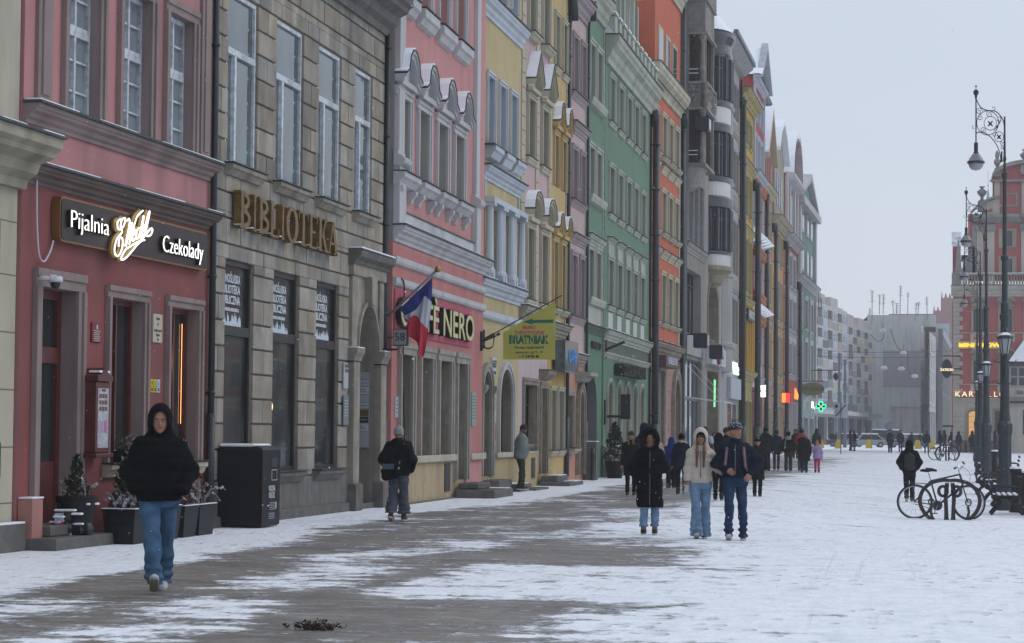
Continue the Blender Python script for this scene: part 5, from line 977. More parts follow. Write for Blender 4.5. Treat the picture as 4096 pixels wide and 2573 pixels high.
p=MB(); p.rb(2.3,2.6,.2,.75,3.95,4.8,BLACK,.02); p.box(2.28,2.3,-.7,-.35,4.42,4.76,LB); p.box(2.28,2.3,-.7,-.35,3.99,4.36,LB); o=p.build('light_box',M=h.M); tag(o,'pair of lit white panels stacked on a bracket on the wine red front','lit sign')
# remaining fronts
SAL=plaster('salmon_pink_upper',(.43,.20,.165),.07,.2); SLT=plaster('light_straw_trim',(.44,.39,.27),.06,.2)
h=far_house('salmon_gabled_house','salmon pink house with a pointed gable and straw coloured window frames',(-11.73,161.71),(-11.71,170.44),18.6,SAL,SLT,((6.2,8.7),(10.7,13.5),(14.5,17.2)),n=3,r=.35,rev=SLT,low=plaster('pinkish_lower_front',(.36,.24,.22),.08,.2),lowz=5.0,ledges=((5.0,5.35,.3),(9.2,9.5,.3)),eave=.7,wfrac=.5)
L=h.L; h.gable([(0,18.6),(L,18.6),(L,20.6),(L*.52,23.6),(0,20.2)],SAL); p=MB()
for a in (2,4,6): p.fb(a,a+.9,.01,.04,19.0,21.0,mat('red_brown_shutter',(.22,.07,.05),.6))
p.prism([(-.2,20.2),(L*.52,23.7),(L+.2,20.5),(L+.2,20.9),(L*.52,24.2),(-.2,20.6)],-.3,.4,SLT); p.prism([(-.2,20.62),(L*.52,24.22),(L*.52,24.35),(-.2,20.75)],-3,.4,SNOW); p.rb(L*.75,L*.98,-3,-1.5,20,25.5,mat('brick_red_chimney',(.25,.10,.08),.8,var=.2)); h.part(p,'gable_trim')
ORG=plaster('apricot_orange_plaster',(.47,.27,.12),.07,.2); GST=plaster('weathered_grey_stucco',(.34,.31,.26),.15,.5)
h=far_house('apricot_house','apricot orange house with a weathered stucco gable and snow on its roof',(-11.71,170.44),(-11.66,182.33),17.2,ORG,SLT,((5.9,8.8),(10.0,12.8),(14.1,16.2)),n=3,r=.35,rev=SLT,low=plaster('dull_apricot_front',(.33,.24,.19),.08,.25),lowz=5.2,ledges=((5.0,5.25,.25),(9.2,9.4,.15)),eave=1.1,wfrac=.5)
L=h.L; p=MB(); G1=[(1.5,17.2),(L-.5,17.2),(L-.6,21.4),(L-.2,21.9),(L*.75,23.4),(L*.5,24.3),(L*.25,23.4),(1.2,21.9),(1.6,21.4)]; p.prism(G1,-.3,.05,GST); h.part(p,'gable')
p=MB(); p.prism([(1.0,21.9),(L*.25,23.45),(L*.5,24.35),(L*.75,23.45),(L,21.9),(L,22.2),(L*.75,23.8),(L*.5,24.75),(L*.25,23.8),(1.0,22.2)],-7,.5,SNOW); 
for a in (3.5,5.6,7.7): p.fb(a,a+.9,.055,.1,18.2,20.6,BLIND)
h.part(p,'roof')
CRI=plaster('brick_red_plaster',(.38,.075,.055),.07,.15); WST=plaster('off_white_stucco',(.46,.46,.47),.05,.2); WSJ=plaster('off_white_jamb',(.36,.36,.37),.05,.1)
h=far_house('red_white_gabled_house','brick red house with white pilasters, white panels and a rounded snowy gable',(-11.66,182.33),(-11.48,196.71),16.9,CRI,WST,((6.4,8.7),(9.9,12.2),(13.3,15.6)),n=3,r=.35,rev=WSJ,low=CRI,lowz=5.6,ledges=((5.9,6.15,.35),(9.35,9.6,.2),(12.75,13.0,.2)),eave=1.2,wfrac=.6,sw=.3)
L=h.L; p=MB()
for z0,z1 in ((9.62,9.88),(8.9,9.3),(12.3,12.72)): 
    for k in range(3): p.fb(1+k*4.3,4.9+k*4.3,.002,.06,z0,z1,WST)
p.fb(1.5,L-1,-6,0,16.9,20.8,CRI); 
for a in (1.5,4.2,L-5.0,L-2.0): p.fb(a,a+1.0,0,.2,16.9,21.4,WST)
p.fb(5.6,L-5.4,0,.05,17.4,20.4,BLIND)
h.part(p,'attic_storey'); p=MB(); A_=arch_pts(3.0,L-1.6,21.8,25.0,12); p.prism([(3.0,20.8)]+A_+[(L-1.6,20.8)],-.4,0,CRI); h.part(p,'gable')
for i in range(12): 
    p=MB() if i==0 else p; p.prism([A_[i],A_[i+1],(A_[i+1][0],A_[i+1][1]+.5),(A_[i][0],A_[i][1]+.5)],-6,.6,SNOW if i<7 else WST)
p.profile(2.2,L-.8,[(0,20.9),(.5,21.2),(.7,21.4),(.7,21.7),(0,21.8)],WST); p.lathe([(.55,0),(.55,2.6),(.75,2.8),(.6,3.2),(.3,3.6),(.1,3.8),(.18,4.1),(.01,4.3)],(L*.35,2,24.6),mat('verdigris_grey',(.12,.13,.12),.6),10); h.part(p,'roof')
TEA=plaster('sea_green_plaster',(.13,.25,.20),.06,.2)
h=far_house('sea_green_gabled_house','sea green house with white pilasters and a triangular snowy pediment, last of the row',(-11.48,196.71),(-11.12,218.39),14.7,TEA,WST,((6.4,9.5),(10.7,13.1)),n=3,r=.4,rev=WSJ,low=plaster('pale_teal_shopfront',(.26,.33,.34),.08,.2),lowz=4.6,ledges=((5.9,6.25,.4),(4.4,4.8,.5)),eave=.9,wfrac=.42,sw=.4)
L=h.L; p=MB(); p.fb(1.2,L-1.5,-8,0,14.7,21.2,TEA)
for a in (.8,L-2.3): p.fb(a,a+1.5,0,.25,14.7,20.6,WST)
for a in (0,L*.62,L-1.0): p.fb(a,a+.9,0,.2,4.8,13.6,WST)
for a in (4.0,10.0,14.5): p.fb(a,a+2.6,.02,.1,15.3,17.3,WST); p.fb(a+.35,a+2.25,.1,.12,15.5,17.1,GLASSG); p.fb(a,a+2.6,.02,.1,18.6,20.5,WST); p.fb(a+.35,a+2.25,.1,.12,18.8,20.3,GLASSG)
h.part(p,'upper_storey'); h.gable([(.8,21.2),(L-1.0,21.2),(L*.52,23.4)],TEA)
p=MB(); p.prism([(.2,20.6),(L-.4,20.6),(L-.2,21.2),(0,21.2)],-.1,.6,WST); p.prism([(0,21.2),(L*.52,23.5),(L-.4,21.2),(L+.2,21.2),(L*.52,24.1),(-.4,21.2)],-.5,.45,WST); p.add([(-.4,.6,21.2),(L*.52,.6,24.1),(L*.52,9,24.1),(-.4,9,21.2),(L+.2,.6,21.2),(L+.2,9,21.2)],[(0,1,2,3),(1,4,5,2)],SNOW); h.part(p,'roof')
NS=[('red_light_sign',(.9,.03,.03),'glowing red sign on the apricot front',(-11.66,178.0),3.9,4.7,1.0),('orange_light_sign',(1.,.25,.05),'glowing orange script sign on the brick red front',(-11.5,190.0),4.3,5.2,2.6),('white_light_sign',(.85,1.,.9),'glowing white sign in the last shop window of the row',(-11.35,204.0),3.6,4.6,3.0)]
for nm,c,lb,(x,y),z0,z1,w in NS:
    p=MB(); m=mat(nm,c,.5,emit=c,estr=1.6)
    if 'red' in nm: p.rb(0,.4,.15,.85,z0,z1,BLACK,.02); p.box(-.02,0,-.8,-.54,z0+.05,z1-.05,m); p.box(-.02,0,-.5,-.2,z0+.05,z1-.05,mat('orange_panel',(1,.2,.02),.5,emit=(1,.25,.05),estr=1.6))
    elif 'orange' in nm:
        for k in range(5): p.tube(smooth([(k*.8,-.3,z0+.1),(k*.8+.2,-.32,z1-.1*k),(k*.8+.45,-.3,z0+.25),(k*.8+.7,-.3,z0+.5)]),.06,m,5)
    else: p.text(text_mesh('PIZZA',.7,.1,m,bold=.03),TM(2,-.7,z0+.5,rx=math.radians(90)));
    o=p.build('lit_sign',M=Matrix.Translation((x,y,0))@Matrix.Rotation(math.radians(90),4,'Z')); tag(o,lb,'lit sign')
p=MB(); p.lathe([(.01,-.06),(1.0,-.06),(1.0,.06),(.01,.06)],(0,0,0),mat('khaki_sign',(.20,.19,.10),.5),20,sy=.55)
p2=MB(); 
for v in p.v: p2.v.append((v[0]-10.3,199+v[2],5.35+v[1]))
p2.f=p.f; p2.m=p.m; p2.mats=p.mats; p2.tube([(-11.5,199,6.0),(-9.4,199,6.0)],.04,BLACK,6); p2.text(text_mesh('JW GOLD',.42,.02,BLACK),TM(-10.3,198.92,5.35,rx=math.radians(90)))
o=p2.build('oval_sign'); tag(o,'oval khaki hanging sign with dark letters near the end of the row','sign')
# pharmacy cross
p=MB(); TG=mat('turquoise_neon',(0,1,.6),.5,emit=(0.02,1.,.55),estr=1.5); YG=mat('yellow_led',(1,.8,.1),.5,emit=(1.,.75,.05),estr=1.6)
X0,Y0,Z0=-10.75,223.0,4.2
def ring(pts,m,r): p.tube(pts+[pts[0]],r,m,6)
a,b=.17,.49
C=[(a,b),(a,a),(b,a),(b,-a),(a,-a),(a,-b),(-a,-b),(-a,-a),(-b,-a),(-b,a),(-a,a),(-a,b)]
n=12; vs=[(X0+x,Y0-.1,Z0+z) for x,z in C]+[(X0+x,Y0+.1,Z0+z) for x,z in C]; p.add(vs,[tuple(range(n)),tuple(range(2*n-1,n-1,-1))]+[(i,(i+1)%n,n+(i+1)%n,n+i) for i in range(n)],BLACK)
ring([(X0+x*.88,Y0-.14,Z0+z*.88) for x,z in C],TG,.06)
for x,z in ((0,0),(.09,.07),(-.09,.06),(.08,-.08),(-.08,-.07)): p.sphere((X0+x,Y0-.14,Z0+z),.04,YG,6)
p.tube([(-11.2,Y0,Z0+1.3),(X0+.2,Y0,Z0+1.3)],.04,BLACK,6); p.tube([(X0,Y0,Z0+1.3),(X0,Y0,Z0+.9)],.03,BLACK,6); o=p.build('pharmacy_cross'); tag(o,'glowing turquoise pharmacy cross with yellow centre','pharmacy cross')
p=MB(); p.lathe([(.01,-.1),(.24,-.1),(.24,.1),(.01,.1)],(0,0,0),LB,16); q=MB(); q.v=[(-11.45+v[0],221+v[2],4.0+v[1]) for v in p.v]; q.f=p.f; q.m=p.m; q.mats=p.mats; q.tube([(-11.2,221,4.3),(-10.9,221,4.3)],.04,BLACK,5); o=q.build('round_light_sign'); tag(o,'round cream light sign at the corner beside the pharmacy cross','lit sign')
# ================================================================== modern flats beyond the square
CON=plaster('grey_concrete_panel',(.44,.45,.46),.06,.25); CON2=plaster('beige_concrete_panel',(.46,.43,.39),.06,.25)
def modern(name,label,P0,P1,H,n,cols,base=0.):
    h=House(name,label,P0,P1,H,CON,base=base,depth=12,group='modern buildings at the far end',cat='building'); L=h.L; nf=5; fh=(H-5.4)/nf; pit=L/n
    rr=random.Random(n)
    for f in range(nf):
        for i in range(n):
            z=5.0+f*fh; a=i*pit
            if i%2==0:
                h.blank(a+.1,a+pit-.2,z+.2,z+fh-.2,1.3,rev=CON2)
                p=MB(); p.fb(a+.1,a+pit-.2,-1.32,-1.3,z+.2,z+fh-.2,GLASSD); p.fb(a+.1,a+pit-.2,.0,.06,z+.2,z+1.25,cols[(i//2+f)%len(cols)]); h.part(p,'balcony')
            else:
                h.win(a+pit*.1,a+pit*.48,z+1.1,z+fh-.35,r=.12,frame=WHITE,glass=GLASSG,mull=1,bars=((.6,.05),),fw=.12,keyx='mod'); h.win(a+pit*.55,a+pit*.92,z+1.1,z+fh-.35,r=.12,frame=WHITE,glass=GLASSG,mull=1,bars=((.6,.05),),fw=.12,keyx='mod')
                p=MB(); p.fb(a+pit*.06,a+pit*.96,.0,.04,z,z+1.0,cols[(i+f*2)%len(cols)]); h.part(p,'coloured_panel')
    for i in range(n//2): h.win(i*2*pit+.4,i*2*pit+2*pit-.4,.3,3.9,r=.5,frame=DARKFR,glass=GLASSD,mull=3,keyx='mods',name='shop_window')
    p=MB(); p.fb(-.2,L,.0,1.6,4.2,4.75,CON); h.part(p,'canopy')
    for i in range(3): p=MB(); p.rb(L*(.1+.33*i),L*(.28+.33*i),-8,-1,H,H+1.6+.4*(i==0),CON2); h.part(p,'roof_housing')
    h.finish(); return h
MC=[mat('cream_yellow_panel',(.40,.37,.28),.7),mat('white_panel',(.42,.43,.44),.7),mat('maroon_panel',(.17,.11,.12),.7),mat('slate_panel',(.20,.22,.24),.7),mat('white_panel'),mat('petrol_panel',(.13,.18,.19),.7),mat('taupe_panel',(.31,.28,.26),.7)]
m1=modern('block_of_flats','long stepped block of flats with coloured balcony panels, nearer half',(-16.3,300),(-12.6,335),18.6,8,MC)
m2=modern('block_of_flats','long stepped block of flats with cream and maroon panels, farther half beside the blank wall',(-13.6,337),(-10.2,372),17.6,8,MC[::-1])
# blank walled building
Y1=378.; K=Y1/9600
FX=lambda x: (x-3760)*K
FZ=lambda y: 1.62+(1742-y)*K
GC=plaster('grey_concrete_wall',(.47,.47,.46),.05,.25); MUR=plaster('grey_violet_panel',(.29,.27,.30),.04,.05)
bb=empty('blank_walled_building','tall grey building with a blank end wall carrying a large grey violet panel','building',loc=(FX(3560),Y1,0),group='modern buildings at the far end')
def addp(mb,name,parent,origin): 
    mb.v=[(v[0]-origin[0],v[1]-origin[1],v[2]-origin[2]) for v in mb.v]; return mb.build(name,parent=parent)
O_=(FX(3560),Y1,0)
p=MB(); xl,xr=FX(3416),FX(3686); zt=FZ(1290)
p.box(xl,FX(3566),Y1,Y1+14,0,zt,GC); p.box(FX(3566),xr,Y1,Y1+14,FZ(1630),zt,GC); p.box(FX(3664),FX(3680),Y1+.3,Y1+1,0,FZ(1630),CON); addp(p,'wall',bb,O_)
p=MB(); p.box(FX(3540),FX(3683),Y1-.12,Y1,FZ(1550),FZ(1408),MUR); addp(p,'wall_panel',bb,O_)
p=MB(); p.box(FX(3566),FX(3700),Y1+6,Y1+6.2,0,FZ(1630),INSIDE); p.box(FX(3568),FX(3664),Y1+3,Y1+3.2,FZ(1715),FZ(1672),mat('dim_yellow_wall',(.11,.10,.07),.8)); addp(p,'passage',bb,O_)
# its receding side with pilotis
h=House('side','x',(FX(3687),Y1+.1),(FX(3768)*1.21,Y1+80),FZ(1300),CON2,base=-.2,depth=6)
h.e['label']='grey building side with rows of white windows above tall concrete piers'; h.e['category']='building'; h.e.name='piered_building'; h.e['group']='modern buildings at the far end'
L=h.L
for f in range(4):
    for i in range(9): a=2+i*L/9.2; z=FZ(1600)+f*(FZ(1300)-FZ(1600))/4.1; h.win(a,a+3.2,z,z+1.9,r=.15,frame=WHITE,glass=GLASSG,mull=1,fw=.15,keyx='pier')
    h.trim.fb(0,L,.002,.1,z-.7,z-.45,CON)
for i in range(9): h.blank(1+i*L/9.2,1+i*L/9.2+L/9.2-2.2,0,FZ(1640),3.,rev=CON)
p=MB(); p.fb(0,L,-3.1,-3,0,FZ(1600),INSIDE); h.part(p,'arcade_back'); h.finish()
p=MB(); p.box(FX(3470),FX(3745),Y1+10,Y1+30,zt-.5,FZ(1255),GC); p.add([(FX(3370),Y1+12,zt-2),(FX(3470),Y1+12,FZ(1258)),(FX(3470),Y1+30,FZ(1258)),(FX(3370),Y1+30,zt-2)],[(0,1,2,3)],SROOF); p.box(FX(3370),FX(3470),Y1+12,Y1+13,zt-3,zt-.2,SROOF); p.box(FX(3745),FX(3800),Y1+14,Y1+30,0,FZ(1285),mat('snowy_far_roof',(.45,.5,.55),.7)); o=p.build('rear_building'); tag(o,'low grey roof structure rising behind the blank walled building','building')
rr=random.Random(11)
for i,(x,y0,y1) in enumerate(((3497,1290,1170),(3526,1255,1187),(3540,1255,1185),(3580,1258,1210),(3606,1258,1152),(3636,1258,1178),(3668,1262,1220),(3676,1262,1215),(3712,1275,1195),(3272,1222,1183),(3286,1226,1167),(3298,1230,1198),(3488,1260,1240),(3592,1258,1220))):
    Yq=Y1+8 if x>3400 else 304; k=Yq/9600; X=(x-3760)*k; z0=1.62+(1742-y0)*k-.4; z1=1.62+(1742-y1)*k; p=MB(); ln=rr.uniform(-.12,.12); p.tube([(X,Yq,z0),(X+ln,Yq,z1)],.055,BLACK,5)
    for q in range(rr.randint(3,7)): zq=z1-.1-q*.28; w=rr.uniform(.15,.4); p.tube([(X+ln-w,Yq,zq),(X+ln+w,Yq,zq+rr.uniform(-.05,.05))],.03,BLACK,4)
    o=p.build('aerial'); tag(o,'thin dark television aerial on a flat roof at the far end','aerial',group='roof aerials at the far end')
# old dark building and brick church
h=House('old_dark_building','narrow dark old building between the piered block and the red corner house',(.42,342),(1.75,402),16.6,stone('dark_weathered_stucco',(.10,.10,.105),.2,.3),base=-.1,group='modern buildings at the far end',cat='building')
for f in range(3):
    for i in range(6): h.win(2+i*9.6,6+i*9.6,5+f*3.6,7.5+f*3.6,r=.3,frame=DARKFR,glass=GLASSD,mull=1,sur=ANL,sw=.2,keyx='od')
h.depth=.6; h.cornice(15.8,16.5,.5,GREYW,0,h.L,snow=True); h.finish()
BRK=mat('hazy_church_brick',(.22,.09,.085),.85,var=.1); Yc=620.; k=Yc/9600; root=empty('brick_church','red brick church gables with pinnacles far behind the blank walled building','church',loc=(0,Yc,0))
def cz(y): return 1.62+(1742-y)*k
p=MB(); p.box((3765-3760)*k,(3815-3760)*k,0,20,0,cz(1200),BRK); p.box((3735-3760)*k,(3765-3760)*k,0,20,0,cz(1250),BRK); p.build('wall',parent=root)
for x,y0,y1,w in ((3769,1215,1172,5),(3784,1205,1178,8),(3739,1258,1226,4),(3754,1258,1232,7),(3800,1205,1180,8)):
    p=MB(); p.lathe([(w*k,0),(w*k,(y0-y1)*k*.3),(.05,(y0-y1)*k)],((x-3760)*k,2,cz(y0)),BRK,4,a0=math.pi/4); p.build('pinnacle',parent=root)
p=MB(); p.add([((3560-3760)*k,10,cz(1256)),((3740-3760)*k,10,cz(1256)),((3740-3760)*k,22,cz(1250)),((3560-3760)*k,22,cz(1250))],[(0,1,2,3)],mat('snowy_far_roof')); p.box((3560-3760)*k,(3740-3760)*k,8,20,0,cz(1257),BRK); p.build('roof',parent=root)
# ================================================================== red corner house on the right, facing the camera
Y2=195.; K2=Y2/9600
RX=lambda x: (x-3760)*K2
RZ=lambda y: 1.62+(1742-y)*K2
RR_=plaster('raspberry_red_plaster',(.37,.115,.115),.05,.12); RCR=plaster('ivory_stucco',(.44,.415,.36),.05,.2); RGY=stone('grey_weathered_stucco',(.26,.25,.24),.12,.4); RWB=plaster('warm_stone_frame',(.34,.29,.23),.08,.3)
class Frontal(House): pass
h=House('red_corner_house','raspberry red corner house with ivory corner blocks, a balustrade and a scrolled gable',(RX(3812),Y2),(RX(3812)+13,Y2),RZ(1195),RR_,base=-.1,depth=14,group='houses of the middle block',cat='town house')
rc=h; o0=RX(3812); U=lambda x: (x-3812)*K2
Lr=13.; h.u1=Lr
h.bands+=[(0,Lr,-.1,RZ(1592),RCR)]
def quoin_col(u,dirn,z0,z1):
    z=z0; k=0; q=MB()
    while z<z1-.2:
        w=.78 if k%2 else .52
        a,b=(u,u+w) if dirn>0 else (u-w,u); q.rb(a,b,.002,.06,z+.01,min(z1,z+.36)-.01,RCR,.012); z+=.36; k+=1
    h.part(q,'corner_stones')
quoin_col(0,1,RZ(1592),RZ(1195))
for x in (3892,3996,4094):
    u=U(x)
    h.win(u,u+.86,RZ(1331),RZ(1244),r=.18,frame=DARKFR,glass=mat('slate_blue_pane',(.05,.06,.075),.15,spec=.6),mull=1,bars=((.6,.05),),sur=RWB,sw=.2,rev=RWB,hood='seg',hh=.34,hp=.3,keyx='rc')
    if x<4090: h.win(u,u+.86,RZ(1535),RZ(1447),r=.18,frame=DARKFR,glass=mat('slate_blue_pane'),mull=1,bars=((.6,.05),),sur=RWB,sw=.2,rev=RWB,hood='seg',hh=.34,hp=.3,keyx='rc')
    for zc in (1355,1558): h.trim.fb(u-.25,u+1.1,.002,.06,RZ(zc+17),RZ(zc-15),RCR); h.trim.fb(u-.0,u+.86,.06,.07,RZ(zc+10),RZ(zc-9),RR_); h.trim.tube([(u+.05,-.09,RZ(zc-6)),(u+.43,-.1,RZ(zc+4)),(u+.8,-.09,RZ(zc-6))],.035,RCR,5)
h.string(RZ(1340),RZ(1336),.1,RCR,.0,Lr); h.string(RZ(1543),RZ(1539),.1,RCR,.0,Lr); h.trim.fb(.4,4.2,.002,.09,RZ(1400),RZ(1372),RCR)
h.cornice(RZ(1612),RZ(1592),.3,RCR,0,Lr); h.cornice(RZ(1195),RZ(1152),.75,RCR,-.15,Lr,snow=True); h.trim.fb(-.02,Lr,.002,.08,-.1,RZ(1760),GRAN)
for k in range(5): h.trim.fb(.02,Lr-.1,.0,.005,RZ(1750)+k*.42,RZ(1750)+k*.42+.02,GROOVE)
h.win(U(3870),U(3870)+.98,.3,RZ(1642),r=.35,frame=DARKFR,glass=mat('lit_shop_glow',(.35,.2,.08),.4,emit=(1,.55,.22),estr=.55),mull=0,sur=RWB,sw=.22,arch=.3,rev=RWB,keyx='rc1',name='door')
for x in (3975,4080): u=U(x); h.win(u,u+.9,RZ(1735),RZ(1645),r=.3,frame=DARKFR,glass=GLASSD,mull=1,sur=RWB,sw=.22,rev=RWB,keyx='rc2')
# balustrade, upper gable storey
p=MB(); p.rb(-.1,U(3834)+.1,-.3,.5,RZ(1152),RZ(1103),RGY); p.fb(-.05,Lr,-.1,.45,RZ(1112),RZ(1105),RGY); p.fb(-.05,Lr,-.1,.45,RZ(1152),RZ(1147),RGY)
u=.6
while u<Lr:
    if 2.2<u<3.1 or 5.7<u<6.6: p.fb(u,u+.16,0,.35,RZ(1147),RZ(1112),RCR)
    else: p.lathe([(.05,0),(.09,.15),(.05,.38),(.07,.7)],(u,-.2,RZ(1147)),RWB,8)
    u+=.22
p.fb(-.05,Lr,-.08,.42,RZ(1105)+.002,RZ(1105)+.05,SNOW); h.part(p,'balustrade')
p=MB(); p.fb(1.2,Lr,-1.3,-.6,RZ(1130),RZ(866),RR_)
for x0,x1 in ((3906,3930),(3945,3973),(4076,4100)): p.fb(U(x0),U(x1),-.6,-.48,RZ(1103),RZ(935),RCR); p.rb(U(x0)-.12,U(x1)+.12,-.6,-.38,RZ(935),RZ(908),RGY,.04); p.fb(U(x0)-.08,U(x1)+.08,-.6,-.4,RZ(1106),RZ(1096),RCR)
p.fb(U(3830),U(3906),-1.2,-.55,RZ(1103),RZ(1095),RGY); p.profile(U(3885),Lr,[(-.6,RZ(905)),(-.45,RZ(900)),(-.2,RZ(885)),(-.1,RZ(880)),(-.1,RZ(868)),(-.6,RZ(866))],RGY)
for x in (4016,):
    p.fb(U(x)-.55,U(x)+.85+.0,-.6,-.54,RZ(1000),RZ(925),RWB); p.fb(U(x)-.2,U(x)+.5,-.54,-.5,RZ(992),RZ(935),DARKFR); p.fb(U(x)-.14,U(x)+.44,-.5,-.48,RZ(990),RZ(938),mat('slate_blue_pane'))
    p.fb(U(x)-.55,U(x)+.85,-.6,-.54,RZ(1103),RZ(1035),RWB); p.fb(U(x)-.2,U(x)+.5,-.54,-.5,RZ(1103),RZ(1045),DARKFR); p.fb(U(x)-.14,U(x)+.44,-.5,-.48,RZ(1103),RZ(1048),mat('slate_blue_pane'))
h.part(p,'upper_storey')
p=MB(); p.prism([(U(3966),RZ(866)),(Lr,RZ(866)),(Lr,RZ(735)),(U(3966),RZ(735))],-1.2,-.62,RR_)
for x0,x1 in ((3973,3993),(4078,4100)): p.fb(U(x0),U(x1),-.62,-.5,RZ(866),RZ(740),RCR)
ca=arch_pts(U(3962),U(4270),RZ(735),RZ(668),16); p.prism([(U(3962),RZ(740))]+ca+[(U(4270),RZ(740))],-1.2,-.6,RR_)
for i in range(16): p.prism([ca[i],ca[i+1],(ca[i+1][0],ca[i+1][1]+.32),(ca[i][0],ca[i][1]+.32)],-1.3,-.2,RGY)
p.fb(U(3955),Lr,-.6,-.25,RZ(740),RZ(732),RGY); p.fb(U(4000)+.0,U(4065),-.62,-.56,RZ(790),RZ(783),RGY); p.fb(U(4000),U(4065),-.62,-.56,RZ(838),RZ(830),RGY); p.fb(U(4056),U(4066),-.62,-.55,RZ(838),RZ(783),RGY)
# side scroll
sc=[(3925,866),(3925,838),(3940,822),(3960,812),(3993,808),(3993,866)]; p.prism([(U(a),RZ(b)) for a,b in sc],-1.1,-.55,RCR); p.prism([(U(3938),RZ(858)),(U(3965),RZ(858)),(U(3965),RZ(842))],-.55,-.53,RR_)
arc=[(3880,866),(3895,852),(3915,835),(3940,818),(3965,808),(3993,804)]
for i in range(5): (a,b),(c,d)=arc[i],arc[i+1]; p.prism([(U(a),RZ(b)),(U(c),RZ(d)),(U(c),RZ(d-10)),(U(a),RZ(b-8))],-1.2,-.2,RGY)
p.prism([(U(a),RZ(b)) for a,b in ((3830,1103),(3850,1080),(3850,1050),(3870,1035),(3880,1005),(3895,990),(3900,1103))],-1.1,-.5,RGY); p.prism([(U(a),RZ(b)) for a,b in ((3887,1103),(3887,915),(3906,900),(3906,1103))],-1.1,-.5,RGY)
h.part(p,'gable')
def urn(name,x,y0,y1,lb,wd=1.):
    hh=(y0-y1)*K2; p=MB(); p.lathe([(.28*wd,0),(.3*wd,.08*hh),(.14*wd,.15*hh),(.12*wd,.3*hh),(.36*wd,.55*hh),(.4*wd,.68*hh),(.2*wd,.8*hh),(.08*wd,.88*hh),(.22*wd,.95*hh),(.24*wd,hh)],(U(x),.7,RZ(y0)),RGY,12); p.rb(U(x)-.34,U(x)+.34,-1.0,-.35,RZ(y0)-.8,RZ(y0)+.001,RGY) ; h.part(p,name,False)
urn('urn',3925,818,757,''); urn('urn',4091,672,612,''); 
p=MB(); p.lathe([(.2,0),(.22,.1),(.1,.25),(.27,.55),(.26,.75),(.12,.95),(.17,1.1),(.16,1.35),(.02,1.6)],(U(3984),.7,RZ(692)),RGY,10); p.rb(U(3984)-.25,U(3984)+.25,-.95,-.45,RZ(720),RZ(692),RGY); h.part(p,'urn')
p=MB(); p.lathe([(.45,0),(.45,.3),(.34,.5),(.24,1.7),(.1,2.4),(.14,2.55),(.01,2.7)],(U(3833),.1,RZ(1103)),RGY,4,a0=math.pi/4); h.part(p,'obelisk')
p=MB(); p.fb(U(3812),U(3843),-6,-3,RZ(1103),RZ(985),RR_); p.add([(U(3808),3,RZ(985)),(U(3846),3,RZ(985)),(U(3846),6,RZ(915)),(U(3808),6,RZ(915))],[(0,1,2,3)],mat('patchy_snowy_roof')); p.fb(U(3846),U(3892),-5,-3,RZ(1040),RZ(1020),SROOF); h.part(p,'rear_wing')
# glazed bay on the right
p=MB(); p.fb(U(4028),Lr,.0,1.6,RZ(1612),RZ(1470),plaster('greyed_cream_bay',(.33,.31,.27),.06,.2)); p.fb(U(4024),Lr,-.02,1.7,RZ(1470),RZ(1452),mat('dark_fascia',(.03,.035,.045),.5)); p.add([(U(4024),-1.7,RZ(1452)),(Lr,-1.7,RZ(1452)),(Lr,0,RZ(1365)),(U(4085),0,RZ(1365))],[(0,1,2,3)],SNOW)
for k in range(4):
    for j in range(2): a=U(4034)+k*.62; p.fb(a,a+.46,1.6,1.63,RZ(1545)+j*.75,RZ(1545)+j*.75+.62,GLASSD)
p.fb(U(4028),U(4050),1.6,1.64,RZ(1590),RZ(1556),RCR); p.rb(U(4052),U(4200),1.6,1.66,RZ(1590),RZ(1556),RCR,.01); h.part(p,'glazed_bay')
p=MB(); p.fb(U(4024),Lr,.0,2.2,RZ(1614),RZ(1607),DARKFR); p.rb(U(4028),Lr,.05,1.9,-.1,RZ(1612),RCR); p.fb(U(4078),U(4078)+1.2,1.9,1.95,RZ(1735),RZ(1640),GLASSD); h.part(p,'shop_front')
h.e.name='red_corner_house'; h.finish()
YL_=mat('lit_yellow_letters',(1,.7,0),.5,emit=(1.,.60,.02),estr=1.0); WLt=mat('lit_warm_letters',(1,.9,.6),.5,emit=(1.,.72,.38),estr=1.1)
p=MB(); wall_text(h,p,'MINI BROWAR',U(3837)+2.0,RZ(1387),.42,.14,.06,YL_,fit=4.1,bold=.02); o=p.build('lit_lettering',M=h.M); tag(o,'lit yellow capital letters across the red corner house','lettering')
p=MB(); wall_text(h,p,'KARMELLO',U(3822)+1.95,RZ(1580),.60,.36,.06,WLt,fit=3.9,spacing=1.3); o=p.build('lit_lettering',M=h.M); tag(o,'lit warm white capitals above the ground floor of the red corner house','lettering')
p=MB(); wall_text(h,p,'BROWAR',U(4056)+.95,RZ(1573),.42,1.67,.03,BRN if 'BRN' in globals() else BLACK,fit=1.9,bold=.01); o=p.build('bay_lettering',M=h.M); tag(o,'dark capitals on the cream panel of the glazed bay','lettering')
p=MB(); wall_text(h,p,'BROWAR',U(4083)+.6,RZ(1680),.3,1.97,.03,YL_,fit=1.1,bold=.01); o=p.build('lit_lettering',M=h.M); tag(o,'small lit yellow letters low in the right hand shop window','lettering')
